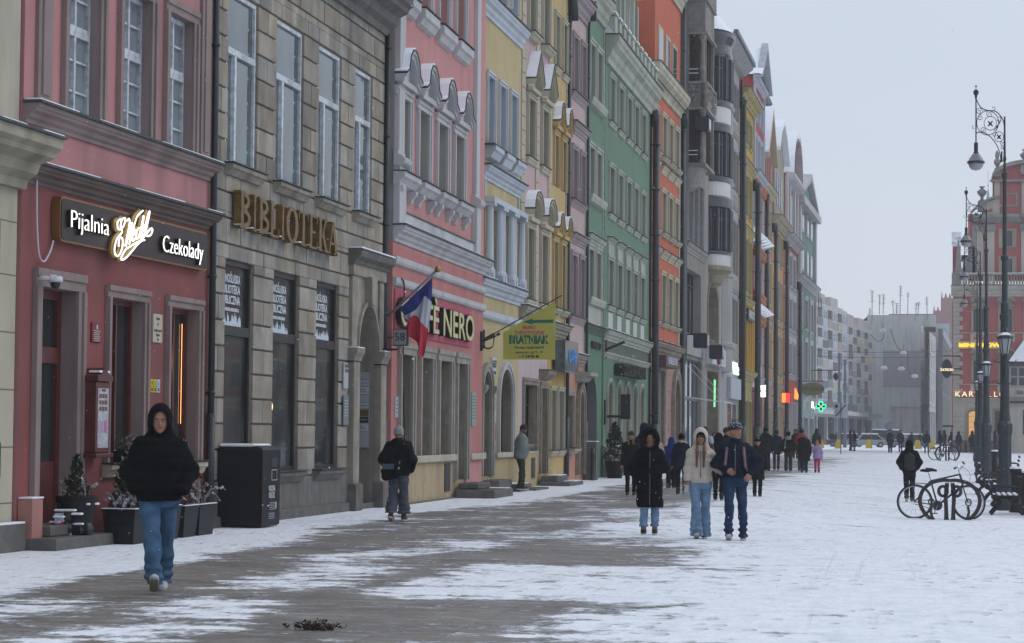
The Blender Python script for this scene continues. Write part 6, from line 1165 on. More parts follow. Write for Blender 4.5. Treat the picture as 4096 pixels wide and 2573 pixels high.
# oval brewery sign hanging off the corner
p=MB(); OX=(3788-3760)*K2; OZ=RZ(1480)
def disc(rx,rz,y,th,m,n=24):
    vs=[(OX+rx*math.cos(2*math.pi*i/n),y,OZ+rz*math.sin(2*math.pi*i/n)) for i in range(n)]+[(OX+rx*math.cos(2*math.pi*i/n),y+th,OZ+rz*math.sin(2*math.pi*i/n)) for i in range(n)]
    p.add(vs,[tuple(range(n)),tuple(range(2*n-1,n-1,-1))]+[(i,(i+1)%n,n+(i+1)%n,n+i) for i in range(n)],m)
disc(.42,.76,Y2-.9,.12,BLACK); disc(.33,.62,Y2-.93,.03,mat('dull_brown_oval',(.05,.045,.04),.5)); disc(.30,.58,Y2-.95,.02,mat('near_black_oval',(.02,.022,.025),.5))
p.text(text_mesh('ŻATECKI',.26,.02,WLt,bold=.008),TM(OX,Y2-.98,OZ-.1,rx=math.radians(90)))
for z in (1430,1480,1504): p.tube([(OX+.35,Y2-.86,RZ(z)),(OX+1.1,Y2-.4,RZ(z))],.05,BLACK,5)
p.tube([(OX-.3,Y2-.86,RZ(1430)),(OX+.6,Y2-.86,RZ(1430))],.05,BLACK,5); o=p.build('oval_hanging_sign'); tag(o,'black oval hanging sign off the corner of the red house','sign')
# spire behind
p=MB(); k=400/9600; p.lathe([(.35,0),(.3,.3),(.02,2.3)],((3948-3760)*k,400,1.62+(1742-818)*k),mat('pale_copper_spire',(.15,.32,.38),.6),8); p.sphere(((3948-3760)*k,400,1.62+(1742-757)*k),.13,RGY,8); p.tube([((3948-3760)*k,400,1.62+(1742-757)*k),((3948-3760)*k,400,1.62+(1742-700)*k)],.03,RGY,4); p.lathe([(1.,0),(.4,30),(.35,39)],((3948-3760)*k,400,0),RGY,8); o=p.build('church_spire'); tag(o,'thin pale blue spire with a ball behind the scrolled gable','spire')

# ------------------------------------------------------------------ unseen end of the middle block, added for reflections in the window glass
for k,(x0,x1,hh,m,lb) in enumerate(((14.2,34,17,plaster('tawny_plaster',(.30,.22,.14),.08,.2),'unseen tawny house added after the red corner house for window reflections'),(34.1,56,19,plaster('brick_brown_plaster',(.24,.11,.08),.08,.2),'unseen brick brown house added third in the line for window reflections'),(56.1,90,16,plaster('grey_green_plaster',(.20,.22,.19),.08,.2),'unseen grey green house added last in the line for window reflections'))):
    far_house('unseen_side_house',lb,(x0,197),(x1,197),hh,m,CREAM,((5.5,8),(9.5,12),(13,15.3)),n=6,low=None,pipe=False) if False else None
    h=House('unseen_side_house',lb,(x0,197),(x1,197),hh,m,group='houses of the middle block'); n=6; pit=(x1-x0)/n
    for z0,z1 in ((.6,3.4),(5,7.4),(9,11.4),(12.8,14.6)):
        for i in range(n): h.win(pit*(i+.28),pit*(i+.72),z0,z1,r=.25,frame=WHITE,glass=GLASSD,mull=1,sur=CREAM,sw=.18,keyx='sd')
    h.cornice(hh-.7,hh,.6,CREAM,snow=True); h.cornice(4,4.3,.3,CREAM); h.finish(roof=5,roofm=mat('patchy_snowy_roof'))
# ================================================================== street furniture
def put(mb,name,lb,cat,loc,rz=0.,smooth=False,group=None):
    o=mb.build(name,smooth=smooth); o.location=loc; o.rotation_euler=(0,0,rz); return tag(o,lb,cat,group)
DPL=mat('dark_slate_box',(.008,.009,.012),.5,var=.15,spec=.25); 
# book return box
bk_=empty('book_return_box','big black book return box with rounded snowy top in front of the library','return box',loc=(-11.15,37.6,0),rz=math.radians(0))
def bx_(x0,x1,y0,y1,z0,z1,m,name,c=.05): p=MB(); p.rb(x0,x1,-y1,-y0,z0,z1,m,c); return p.build(name,parent=bk_)
# stands 0.75 deep, long side facing back to the camera; lettered end on its right
bk_.location=(-11.36,38.1,0); bk_.rotation_euler=(0,0,math.radians(-3)); bk_.scale=(.92,.6,.93)
bx_(-.40,.44,.05,1.55,.02,1.44,DPL,'body',.07)
p=MB(); p.rb(.18,.47,-1.53,-.03,.02,1.42,DPL,.04); p.build('front_panel',parent=bk_)
p=MB(); p.rb(-.36,.30,-1.5,-.08,1.435,1.485,SNOW,.03); p.build('snow_cap',parent=bk_,smooth=False)
FILM=mat('grey_display',(.06,.065,.08),.2,spec=.8)
p=MB(); p.box(.471,.478,.75,1.25,1.08,1.24,FILM); p.tube([(.48,.78,1.02),(.48,1.22,1.02),(.48,1.22,.84),(.48,.78,.84),(.48,.78,1.02)],.008,LP,4); p.box(.47,.476,.1,1.5,.79,.795,BLACK); p.build('return_flap',parent=bk_)
p=MB(); 
for body,z,s_,f in (('WRZUTNIA',.69,.14,.55),('KSIĄŻEK',.57,.14,.5)):
    me=text_mesh(body,s_,.003,mat('printed_white',(.5,.52,.55),.5),bold=.003); X=[v.co.x for v in me.vertices]; k=f/(max(X)-min(X)); c=(max(X)+min(X))/2
    for v in me.vertices: v.co.x=(v.co.x-c)*k
    p.text(me,Matrix.Translation((.482,.8,z))@Matrix(((0,0,1,0),(1,0,0,0),(0,1,0,0),(0,0,0,1))))
for k_ in range(5): p.box(.479,.482,.62,1.08,.44-.03*k_,.448-.03*k_,mat('printed_white'))
for k_ in range(4): p.box(.479,.482,.56,1.05,.25-.03*k_,.258-.03*k_,mat('printed_white'))
p.box(.479,.482,1.12,1.2,.33,.45,mat('printed_white')) ; p.build('lettering',parent=bk_)
# plants ------------------------------------------------------------
LEAFD=mat('dark_conifer_needles',(.022,.035,.018),.8,var=.5,vscale=20); TWIG=mat('dry_brown_twig',(.12,.075,.045),.85,var=.3,vscale=20); CONB=mat('bronze_green_conifer',(.045,.042,.022),.8,var=.6,vscale=25); DRY=mat('dry_reddish_heather',(.15,.06,.045),.85,var=.4,vscale=20); FROST=mat('frosted_twig',(.42,.44,.46),.8,var=.3,vscale=20)
def leafy(name,loc,hgt,rad,n,m,parent,shape='cone',size=.05,seed=0,snow=.1):
    rr=random.Random(seed); p=MB()
    for i in range(n):
        t=rr.random()**.8; z=t*hgt
        R=rad*(1-t)**.7*(.75+.3*rr.random()) if shape=='cone' else rad*math.sqrt(max(0,1-(2*t-1)**2))*rr.uniform(.6,1.1)
        R=R*(rr.random()**.35); a=rr.uniform(0,6.283); x,y=R*math.cos(a),R*math.sin(a); s_=size*rr.uniform(.6,1.5)
        dx,dy,dz=rr.uniform(-1,1)*s_,rr.uniform(-1,1)*s_,rr.uniform(.2,1.3)*s_; wx,wy=-dy*.5,dx*.5
        mm=SNOW if rr.random()<snow and t>.1 else m
        p.add([(x,y,z),(x+wx+dx*.4,y+wy+dy*.4,z+dz*.4),(x+dx,y+dy,z+dz),(x-wx+dx*.4,y-wy+dy*.4,z+dz*.4)],[(0,1,2,3)],mm)
    if shape=='cone': p.tube([(0,0,-.02),(0,0,hgt*.8)],.02,TWIG,5)
    p.v=[(v[0]+loc[0],v[1]+loc[1],v[2]+loc[2]) for v in p.v]
    return p.build(name,parent=parent)
def twigs(name,loc,w,d,hgt,n,parent,seed=0,droop=.3,m=TWIG,fr=.5):
    rr=random.Random(seed); p=MB()
    for i in range(n):
        x,y=loc[0]+rr.uniform(-w,w)/2,loc[1]+rr.uniform(-d,d)/2; z=loc[2]; pts=[(x,y,z)]; vx,vy,vz=rr.uniform(-.5,.5),rr.uniform(-.5,.5),1.
        h_=hgt*rr.uniform(.5,1.2)
        for k in range(5): x+=vx*h_*.2; y+=vy*h_*.2; z+=vz*h_*.22; vz-=droop*rr.random(); vx+=rr.uniform(-.3,.3); vy+=rr.uniform(-.3,.3); pts.append((x,y,z))
        mm=FROST if rr.random()<fr else m; p.tube(pts,[.007,.006,.006,.005,.004,.003],mm,3,cap=False)
        for k in range(6):
            q=pts[rr.randint(1,5)]; s_=rr.uniform(.015,.035); m2=rr.choice([mm,mm,SNOW,m]); p.add([(q[0]-s_,q[1],q[2]),(q[0],q[1]-s_,q[2]+s_),(q[0]+s_,q[1],q[2]),(q[0],q[1]+s_,q[2]-s_)],[(0,1,2,3)],m2)
    return p.build(name,parent=parent)
def planter(name,lb,x0,y0,x1,y1,hh,kind,seed,tz=0.):
    cx,cy=(x0+x1)/2,(y0+y1)/2; r=empty(name,lb,'planter',loc=(cx,cy,tz)); p=MB(); w,d=(x1-x0)/2,(y1-y0)/2; t=.82
    vs=[(-w*t,-d*t,0),(w*t,-d*t,0),(w*t,d*t,0),(-w*t,d*t,0),(-w,-d,hh),(w,-d,hh),(w,d,hh),(-w,d,hh)]
    p.add(vs,[(0,3,2,1),(0,1,5,4),(1,2,6,5),(2,3,7,6),(3,0,4,7),(4,5,6,7)],DPL)
    for (a,b,c,e_) in ((-w-.01,w+.01,-d-.01,-d+.03),(-w-.01,w+.01,d-.03,d+.01),(-w-.01,-w+.03,-d+.03,d-.03),(w-.03,w+.01,-d+.03,d-.03)): p.box(a,b,c,e_,hh-.02,hh+.012,DPL); p.box(a+.004,b-.004,c+.004,e_-.004,hh+.013,hh+.025,SNOW)
    p.build('box',parent=r)
    if 'c' in kind: leafy('conifer',(0,-d*.05,hh),.66+.1*(seed%3),.27,1700,CONB,r,seed=seed,size=.05,snow=.05)
    if 's' in kind: twigs('snowy_shrub',(0,0,hh),w*1.6,d*1.6,.32,60,r,seed=seed,m=DRY)
    if 'f' in kind: twigs('snowy_shrub',(0,0,hh),w*1.6,d*1.6,.55,60,r,seed=seed,fr=.7,droop=.5)
    return r
r=empty('plant_pot','round dark pot with a small conifer beside the door steps','plant pot',loc=(-11.62,31.35,.17)); p=MB(); p.lathe([(.2,0),(.215,.05),(.285,.5),(.295,.52),(.27,.52),(.26,.48),(.01,.48)],(0,0,0),DPL,18); p.build('pot',parent=r,smooth=True); leafy('conifer',(0,0,.5),.55,.20,800,LEAFD,r,seed=3,size=.04,snow=.04); twigs('dry_stems',(0,0,.5),.4,.4,.25,24,r,seed=5,m=DRY,fr=.3)
lbs=['dark box planter with a conifer, next to the round pot','dark box planter with frosty shrub under the first lower window','dark box planter with the tallest conifer, partly behind the man in black','dark box planter right of the man in black, under the second lower window','dark box planter with snowy drooping branches next to the black return box']
for i,(y0,y1,k,hh) in enumerate(((32.05,32.75,'cs',.48),(32.8,33.45,'cs',.48),(33.5,34.15,'cs',.48),(34.3,35.0,'s',.46),(35.05,35.9,'f',.46))): planter('box_planter',lbs[i],-11.5,y0,-11.02,y1,hh,k,i+1).__setitem__('group','dark box planters under the windows')
r=empty('window_box','dark ribbed window box with dry brown plants on the first stone sill','window box',M=wed.M@Matrix.Translation((3.9,-.15,1.12))); p=MB(); p.rb(-.45,.42,-.13,.1,.0,.2,DPL,.02); [p.fb(-.42+.06*k,-.40+.06*k,.101,.106,.02,.17,BLACK) for k in range(14)]; p.build('box',parent=r); twigs('dry_plant',(0,.02,.19),.8,.15,.2,60,r,seed=9,fr=.12)
# bollard and cone shaped bush by the green house
def bollard(x,y,lb): p=MB(); p.lathe([(.09,0),(.09,.04),(.07,.06),(.065,.85),(.085,.88),(.085,.94),(.06,.96),(.07,1.05),(.03,1.1),(.01,1.1)],(0,0,0),BLACK,12); put(p,'bollard',lb,'bollard',(x,y,G(x,y)),smooth=True)
bollard(-11.5,80.2,'short black bollard at the foot of the green arched passage')
r=empty('potted_conifer','cone shaped conifer in a dark pot in front of the wide green house','potted tree',loc=(-11.3,84.3,.0)); p=MB(); p.lathe([(.26,0),(.36,.6),(.38,.62),(.3,.62),(.01,.58)],(0,0,0),DPL,14); p.build('pot',parent=r,smooth=True); leafy('conifer',(0,0,.6),1.35,.52,1800,LEAFD,r,seed=21,size=.07,snow=.05)
# ashes of leaves on the paving
p=MB(); rr=random.Random(2); LIT_=mat('rotten_leaves',(.05,.035,.022),.8,var=.4)
for i in range(150):
    x,y=max(-.26,min(.26,rr.gauss(0,.12))),rr.gauss(0,.06); s_=rr.uniform(.012,.035); a=rr.uniform(0,6.3); z=.005+rr.random()*.075*math.exp(-(x*x)*14-(y*y)*60)
    p.add([(x,y,z),(x+s_*math.cos(a),y+s_*math.sin(a),z+rr.uniform(0,.03)),(x+s_*math.cos(a+1.3),y+s_*math.sin(a+1.3),z+.02),(x+s_*.4*math.cos(a+2),y+s_*.4*math.sin(a+2),z)],[(0,1,2,3)],LIT_)
for i in range(9): p.sphere((rr.uniform(-.16,.16),rr.uniform(-.04,.04),.02),rr.uniform(.02,.038),LIT_,6)
put(p,'leaf_litter','small heap of dark rotten leaves on the swept paving at the bottom of the photo','leaf litter',(-4.97,18.95,0))
# rubbish by the door
r=empty('folded_sign','small white and red printed board leaning beside a snow dusted heap at the door steps','board',loc=(-11.75,30.95,.16)); p=MB(); p.add([(-.02,-.02,0),(.22,.3,.0),(.22,.3,.32),(-.02,-.02,.30)],[(0,1,2,3)],mat('white_blue_card',(.35,.40,.5),.4,var=.3,vscale=10)); p.add([(-.015,-.025,.1),(.225,.295,.12),(.225,.295,.2),(-.015,-.025,.18)],[(0,1,2,3)],mat('card_red',(.4,.03,.04),.4)); p.build('board',parent=r)
p=MB(); rr=random.Random(8)
for i in range(26): x,y,z=rr.uniform(-.1,.35),rr.uniform(-.2,.3),rr.uniform(0,.4); p.sphere((x*(1-z),y,z),rr.uniform(.05,.11),BLACK,6); 
for i in range(12): x,y=rr.uniform(-.1,.35),rr.uniform(-.2,.3); z=rr.uniform(.1,.42); p.rb(x,x+.14,y,y+.1,z,z+.03,SNOW,.01)
put(p,'dark_heap','low heap of black plastic dusted with snow on the steps by the red door','heap',(-11.75,31.25,.16))
# ------------------------------------------------------------------ street lamps
LM=mat('dark_teal_cast_iron',(.022,.033,.04),.5,var=.25,vscale=5,spec=.5); GL=mat('frosted_lamp_glass',(.28,.30,.32),.3,spec=.6); IRON=mat('wrought_iron',(.03,.03,.045),.5)
def spiral(c,r0,r1,a0,a1,n=18): return [(c[0]+(r0+(r1-r0)*i/n)*math.cos(a0+(a1-a0)*i/n),0,c[1]+(r0+(r1-r0)*i/n)*math.sin(a0+(a1-a0)*i/n)) for i in range(n+1)]
def make_lamp(lb):
    r=empty('street_lamp',lb,'street lamp',group='tall ornate street lamps in a row')
    p=MB(); p.lathe([(.25,0),(.25,.34),(.22,.38),(.21,.95),(.235,.98),(.235,1.03),(.18,1.06),(.175,1.9),(.20,2.0),(.21,2.16),(.205,2.22),(.15,2.3)],(0,0,0),LM,8,a0=math.pi/8); p.build('base',parent=r)
    p=MB(); p.lathe([(.15,2.3),(.12,2.55),(.105,4.85),(.13,4.9),(.13,5.0),(.10,5.03),(.10,5.3),(.075,5.34),(.072,6.38),(.10,6.42),(.10,6.5),(.055,6.55),(.05,8.5),(.075,8.55),(.075,8.64),(.035,8.66),(.03,8.95),(.045,9.0),(.03,9.1),(.024,9.6),(.022,10.1)],(0,0,0),LM,14)
    for z,w in ((3.23,.17),(3.78,.26)):
        for s_ in (-1,1): p.tube([(0,-.05,z),(s_*w,-.05,z+.02),(s_*(w+.03),-.05,z+.08)],.016,LM,6)
    p.build('pole',parent=r,smooth=False)
    la=MB(); la.lathe([(.09,4.0),(.10,4.03),(.165,4.36),(.18,4.39)],(0,-.27,0),GL,6); q=la.build('lantern',parent=r)
    la=MB()
    for k in range(6):
        a=2*math.pi*k/6; la.tube([(.095*math.cos(a),-.27+.095*math.sin(a),4.0),(.18*math.cos(a),-.27+.18*math.sin(a),4.39),(.22*math.cos(a),-.27+.22*math.sin(a),4.45)],.012,BLACK,5)
    la.lathe([(.20,4.38),(.19,4.43),(.10,4.5),(.06,4.52),(.06,4.58),(.08,4.6),(.05,4.65),(.01,4.68)],(0,-.27,0),BLACK,6); la.lathe([(.025,3.45),(.04,3.8),(.09,4.0),(.02,4.01)],(0,-.27,0),BLACK,8); la.tube([(0,0,3.55),(0,-.27,3.5)],.025,BLACK,6); la.lathe([(.17,4.47),(.09,4.53),(.05,4.55)],(0,-.27,.0),SNOW,6); la.build('lantern_frame',parent=q)
    # scrolled arm
    X=-1.52; n_before=set(bpy.data.objects); p=MB()
    p.tube([(X,0,8.75),(X,0,10.95)],.036,IRON,8); p.sphere((X,0,11.18),.15,IRON,10); p.tube([(X,0,11.3),(X,0,11.48)],.02,IRON,6); p.sphere((X,0,11.48),.05,IRON,6); p.lathe([(.04,10.85),(.06,10.95),(.08,11.05)],(X,0,0),IRON,8)
    p.build('arm_rod',parent=r)
    p=MB()
    p.tube(smooth([(X+.02,0,10.85),(X+.22,0,10.5),(X+.5,0,10.34),(X+.75,0,10.3),(X+1.0,0,10.28),(X+1.25,0,10.1),(X+1.42,0,9.85),(X+1.5,0,9.5),(X+1.52,0,8.6)]),.028,IRON,6)
    c=(X+.62,9.72); R=.58; p.tube([(c[0]+R*math.cos(t*math.pi/14),0,c[1]+R*math.sin(t*math.pi/14)) for t in range(29)],.022,IRON,6)
    p.tube([(c[0]+.14+.33*math.cos(t*math.pi/12),0,c[1]-.02+.33*math.sin(t*math.pi/12)) for t in range(25)],.018,IRON,6)
    for cc,r0,a0,a1 in (((X+.16,10.28),.18,.0,9.5),((X+.24,9.98),.16,1.2,9.8),((X+.72,10.14),.17,2,10.5),((X+.36,9.38),.16,-1,7.5),((X+1.0,9.15),.14,0,8),((X+1.42,8.72),.13,2,10),((X+1.40,8.52),.09,2,9),((X+.92,10.42),.12,-1.6,3.2),((X-.12,9.5),.1,1.5,5.5)): p.tube(spiral(cc,r0,.03,a0,a1),.016,IRON,5)
    p.tube([(X+1.22+.24*math.cos(t*math.pi/10),0,9.05+.24*math.sin(t*math.pi/10)) for t in range(21)],.018,IRON,6)
    for cc,w in (((X+.76,9.68),.17),((X+1.22,9.04),.13)):
        for k in range(4): a=math.pi/4+k*math.pi/2; p.tube([(cc[0],0,cc[1]),(cc[0]+w*math.cos(a),0,cc[1]+w*math.sin(a))],[.05,.035],BLACK,6)
    p.tube(smooth([(X,0,9.24),(X+.35,0,9.28),(X+.7,0,9.1),(X+1.0,0,8.8),(X+1.2,0,8.45),(X+1.3,0,8.1),(X+1.32,0,7.85),(X+1.5,0,7.95)]),.026,IRON,6)
    for a_ in ((X+1.05,9.55,.35),(X+1.15,9.7,.2)): p.tube(smooth([(a_[0]-.1,0,a_[1]-.2),(a_[0]+.1,0,a_[1]),(a_[0]+.18,0,a_[1]+.25),(a_[0]+.05,0,a_[1]+.3)]),.022,BLACK,5)
    p.tube([(-.16,0,7.85),(-.16,0,8.35)],.05,BLACK,6); p.build('scrollwork',parent=r)
    p=MB(); p.lathe([(.10,8.78),(.11,8.75),(.11,8.35),(.15,8.3),(.14,8.27)],(X,0,0),IRON,12); p.build('lamp_neck',parent=r)
    p=MB(); p.lathe([(.12,8.28),(.22,8.2),(.36,8.02),(.42,7.9),(.46,7.88),(.46,7.80),(.42,7.79)],(X,0,0),mat('grey_lamp_hood',(.16,.18,.20),.35,spec=.6),18); p.lathe([(.465,7.885),(.48,7.84),(.465,7.79)],(X,0,0),BLACK,18); p.build('lamp_hood',parent=r,smooth=True)
    p=MB(); p.lathe([(.41,7.79),(.36,7.62),(.24,7.5),(.05,7.45),(.01,7.45)],(X,0,0),GL,18); p.build('lamp_glass',parent=r,smooth=True)
    for o in set(bpy.data.objects)-n_before:
        for v in o.data.vertices: v.co.x*=.475; v.co.y*=.6; v.co.z=10.9+(v.co.z-11.5)*.54
    return r
def copy_tree(o,parent=None):
    c=o.copy(); COL.objects.link(c); c.parent=parent
    for ch in [x for x in bpy.data.objects if x.parent==o]: copy_tree(ch,c)
    return c
l0=make_lamp('tall ornate lamp post with a lantern on its pole, nearest of the row'); 
for i,(y,lb) in enumerate(((62.5,None),(89,'tall ornate lamp post, second of the row counted from the camera'),(113,'tall ornate lamp post, third of the row counted from the camera'),(138,'tall ornate lamp post, farthest of the row'))):
    o=l0 if i==0 else copy_tree(l0); x=(1.64,1.68,1.86,2.1)[i]; o.location=(x,y,G(x,y)-.02); o.scale=(1,1,1)
    if lb: o['label']=lb
# ------------------------------------------------------------------ benches, bins
CI=mat('cast_iron_bench',(.015,.014,.015),.5); SLAT=mat('dark_bench_slat',(.025,.018,.016),.55,var=.3)
def make_bench(lb):
    r=empty('bench',lb,'bench',group='snowy benches beside the lamp posts')
    for k in range(4): p=MB(); p.rb(-.9,.9,-.30+k*.13,-.20+k*.13,.44,.47,SLAT,.01); q=p.build('seat_slat',parent=r); p=MB(); p.rb(-.89,.89,-.295+k*.13,-.205+k*.13,.471,.515,SNOW,.018); p.build('snow',parent=q)
    for k in range(3): p=MB(); p.rb(-.9,.9,.30+k*.03,.33+k*.03,.58+k*.15,.68+k*.15,SLAT,.01); p.build('back_slat',parent=r)
    for s_ in (-.75,.75):
        p=MB(); p.tube(smooth([(s_,-.34,.0),(s_,-.2,.18),(s_,-.1,.3),(s_,-.3,.42),(s_,.2,.43),(s_,.33,.6),(s_,.42,1.02)]),.035,CI,6); p.tube(smooth([(s_,.42,.0),(s_,.25,.2),(s_,.1,.4)]),.035,CI,6); p.tube(smooth([(s_,-.3,.45),(s_,-.33,.62),(s_,-.2,.68),(s_,.3,.66)]),.025,CI,6); p.build('frame',parent=r)
    return r
def make_bin(lb):
    r=empty('litter_bin',lb,'litter bin',group='slatted litter bins beside the benches'); p=MB()
    for k in range(22): a=2*math.pi*k/22; p.tube([(.20*math.cos(a),.20*math.sin(a),.06),(.27*math.cos(a),.27*math.sin(a),.62),(.28*math.cos(a),.28*math.sin(a),.82)],.013,CI,5)
    for rr_,z in ((.2,.06),(.26,.55),(.285,.82)): p.tube([(rr_*math.cos(t*math.pi/12),rr_*math.sin(t*math.pi/12),z) for t in range(25)],.014,CI,5)
    p.build('cage',parent=r); p=MB(); p.lathe([(.17,.06),(.22,.7),(.20,.7),(.15,.1)],(0,0,0),mat('black_liner',(.01,.01,.012),.6),14); p.build('liner',parent=r,smooth=True)
    return r
b0=make_bench('snowy slatted bench in front of the nearest lamp post'); first=True
for i,(x,y,rz,lb) in enumerate(((1.55,59.4,90,None),(1.72,66.5,90,'snowy bench just behind the nearest lamp post'),(1.6,71.5,90,'snowy bench halfway between the two nearest lamp posts'),(1.5,79,90,'snowy bench a little nearer than the second lamp post'),(1.7,93,90,'snowy bench behind the second lamp post'),(1.8,104,90,'small snowy bench between the second and third lamp posts'),(2.65,60.3,-90,'bench turned away toward the right, beside the slatted bin'),(2.7,96,-90,'far bench turned to the right behind the second lamp post'))):
    o=b0 if i==0 else copy_tree(b0); o.location=(x,y,G(x,y)); o.rotation_euler=(0,0,math.radians(-rz))
    if lb: o['label']=lb
n0=make_bin('black slatted litter bin at the right edge, beside the nearest bench')
for i,(x,y,lb) in enumerate(((2.15,57.6,None),(2.28,64.6,'black slatted litter bin behind the nearest lamp post'))):
    o=n0 if i==0 else copy_tree(n0); o.location=(x,y,G(x,y)-.0); o.scale=(1.15,1.15,1.15)
    if lb: o['label']=lb
def post(x,y,hh,lb):
    p=MB(); p.lathe([(.16,0),(.16,.2),(.12,.25),(.11,hh-.15),(.15,hh-.1),(.15,hh),(.01,hh)],(0,0,0),CI,10); p.lathe([(.145,0),(.14,.05),(.05,.06)],(0,0,hh),SNOW,10); put(p,'iron_post',lb,'post',(x,y,G(x,y)),smooth=False,group='short iron posts between the benches')
post(1.86,60.9,1.08,'short black iron post with a snowy cap, left of the pair by the bins'); post(2.1,59.3,1.0,'short black iron post with a snowy cap, right of the pair by the bins'); post(2.05,92,1.2,'short iron post beside the second lamp base')
# ------------------------------------------------------------------ bicycle racks and bicycles
RK=mat('brown_black_rack_steel',(.035,.027,.028),.5,var=.3,vscale=8)
def flat(mb,pts,w,th,m):     # bar of flat steel following a line in the xz plane
    n=len(pts); ws=w if hasattr(w,'__len__') else [w]*n; L_=[];R_=[]
    for i in range(n):
        a=pts[max(0,i-1)]; b=pts[min(n-1,i+1)]; dx,dz=b[0]-a[0],b[1]-a[1]; l=math.hypot(dx,dz) or 1; nx,nz=-dz/l,dx/l
        L_.append((pts[i][0]+nx*ws[i]/2,pts[i][1]+nz*ws[i]/2)); R_.append((pts[i][0]-nx*ws[i]/2,pts[i][1]-nz*ws[i]/2))
    for i in range(n-1): mb.prism([L_[i],L_[i+1],R_[i+1],R_[i]],-th/2,th/2,m)
def make_rack(lb):
    r=empty('bicycle_rack',lb,'bicycle rack'); 
    for s_ in (-1,1):
        p=MB(); flat(p,smooth([(s_*.34,0.),(s_*.50,.10),(s_*.63,.32),(s_*.66,.55),(s_*.58,.78),(s_*.40,.95),(s_*.16,1.02),(s_*.0,1.01)]),.09,.06,RK); p.build('outer_hoop',parent=r)
        p=MB(); flat(p,smooth([(s_*.075,0),(s_*.08,.3),(s_*.09,.6),(s_*.06,.95)]),[.13,.10,.095,.09,.09,.09,.09,.09,.09,.09,.10,.10,.09][:13],.06,RK); 
        flat(p,[(s_*.15+.095*math.cos(t*math.pi/10),.74+.125*math.sin(t*math.pi/10)) for t in range(21)],.075,.06,RK); p.build('centre_post',parent=r)
        p=MB(); flat(p,smooth([(s_*.37,0.03),(s_*.42,.2),(s_*.40,.36)]),[.06]*9,.05,RK); flat(p,[(s_*.41+.06*math.cos(t*math.pi/8),.46+.085*math.sin(t*math.pi/8)) for t in range(17)],.03,.05,RK); p.build('small_loop',parent=r)
    return r
k0=make_rack('round ornamental steel bicycle rack in the snow, with a bicycle leaning on it'); k0.location=(.23,54.9,-.28); k0.scale=(1.0,1,.88); 
k1=copy_tree(k0); k1.location=(.44,138,G(.4,138)-.02); k1['label']='round ornamental steel bicycle rack farther off, bicycles behind it'; 
for o in (k0,k1): o['group']='ornamental bicycle racks'
TYRE=mat('black_rubber',(.012,.012,.013),.7); RIMM=mat('alloy_rim',(.33,.35,.38),.35,metal=.7); FRM=mat('black_bike_frame',(.012,.012,.014),.3,spec=.6); CHR=mat('chrome',(.4,.42,.45),.2,metal=1)
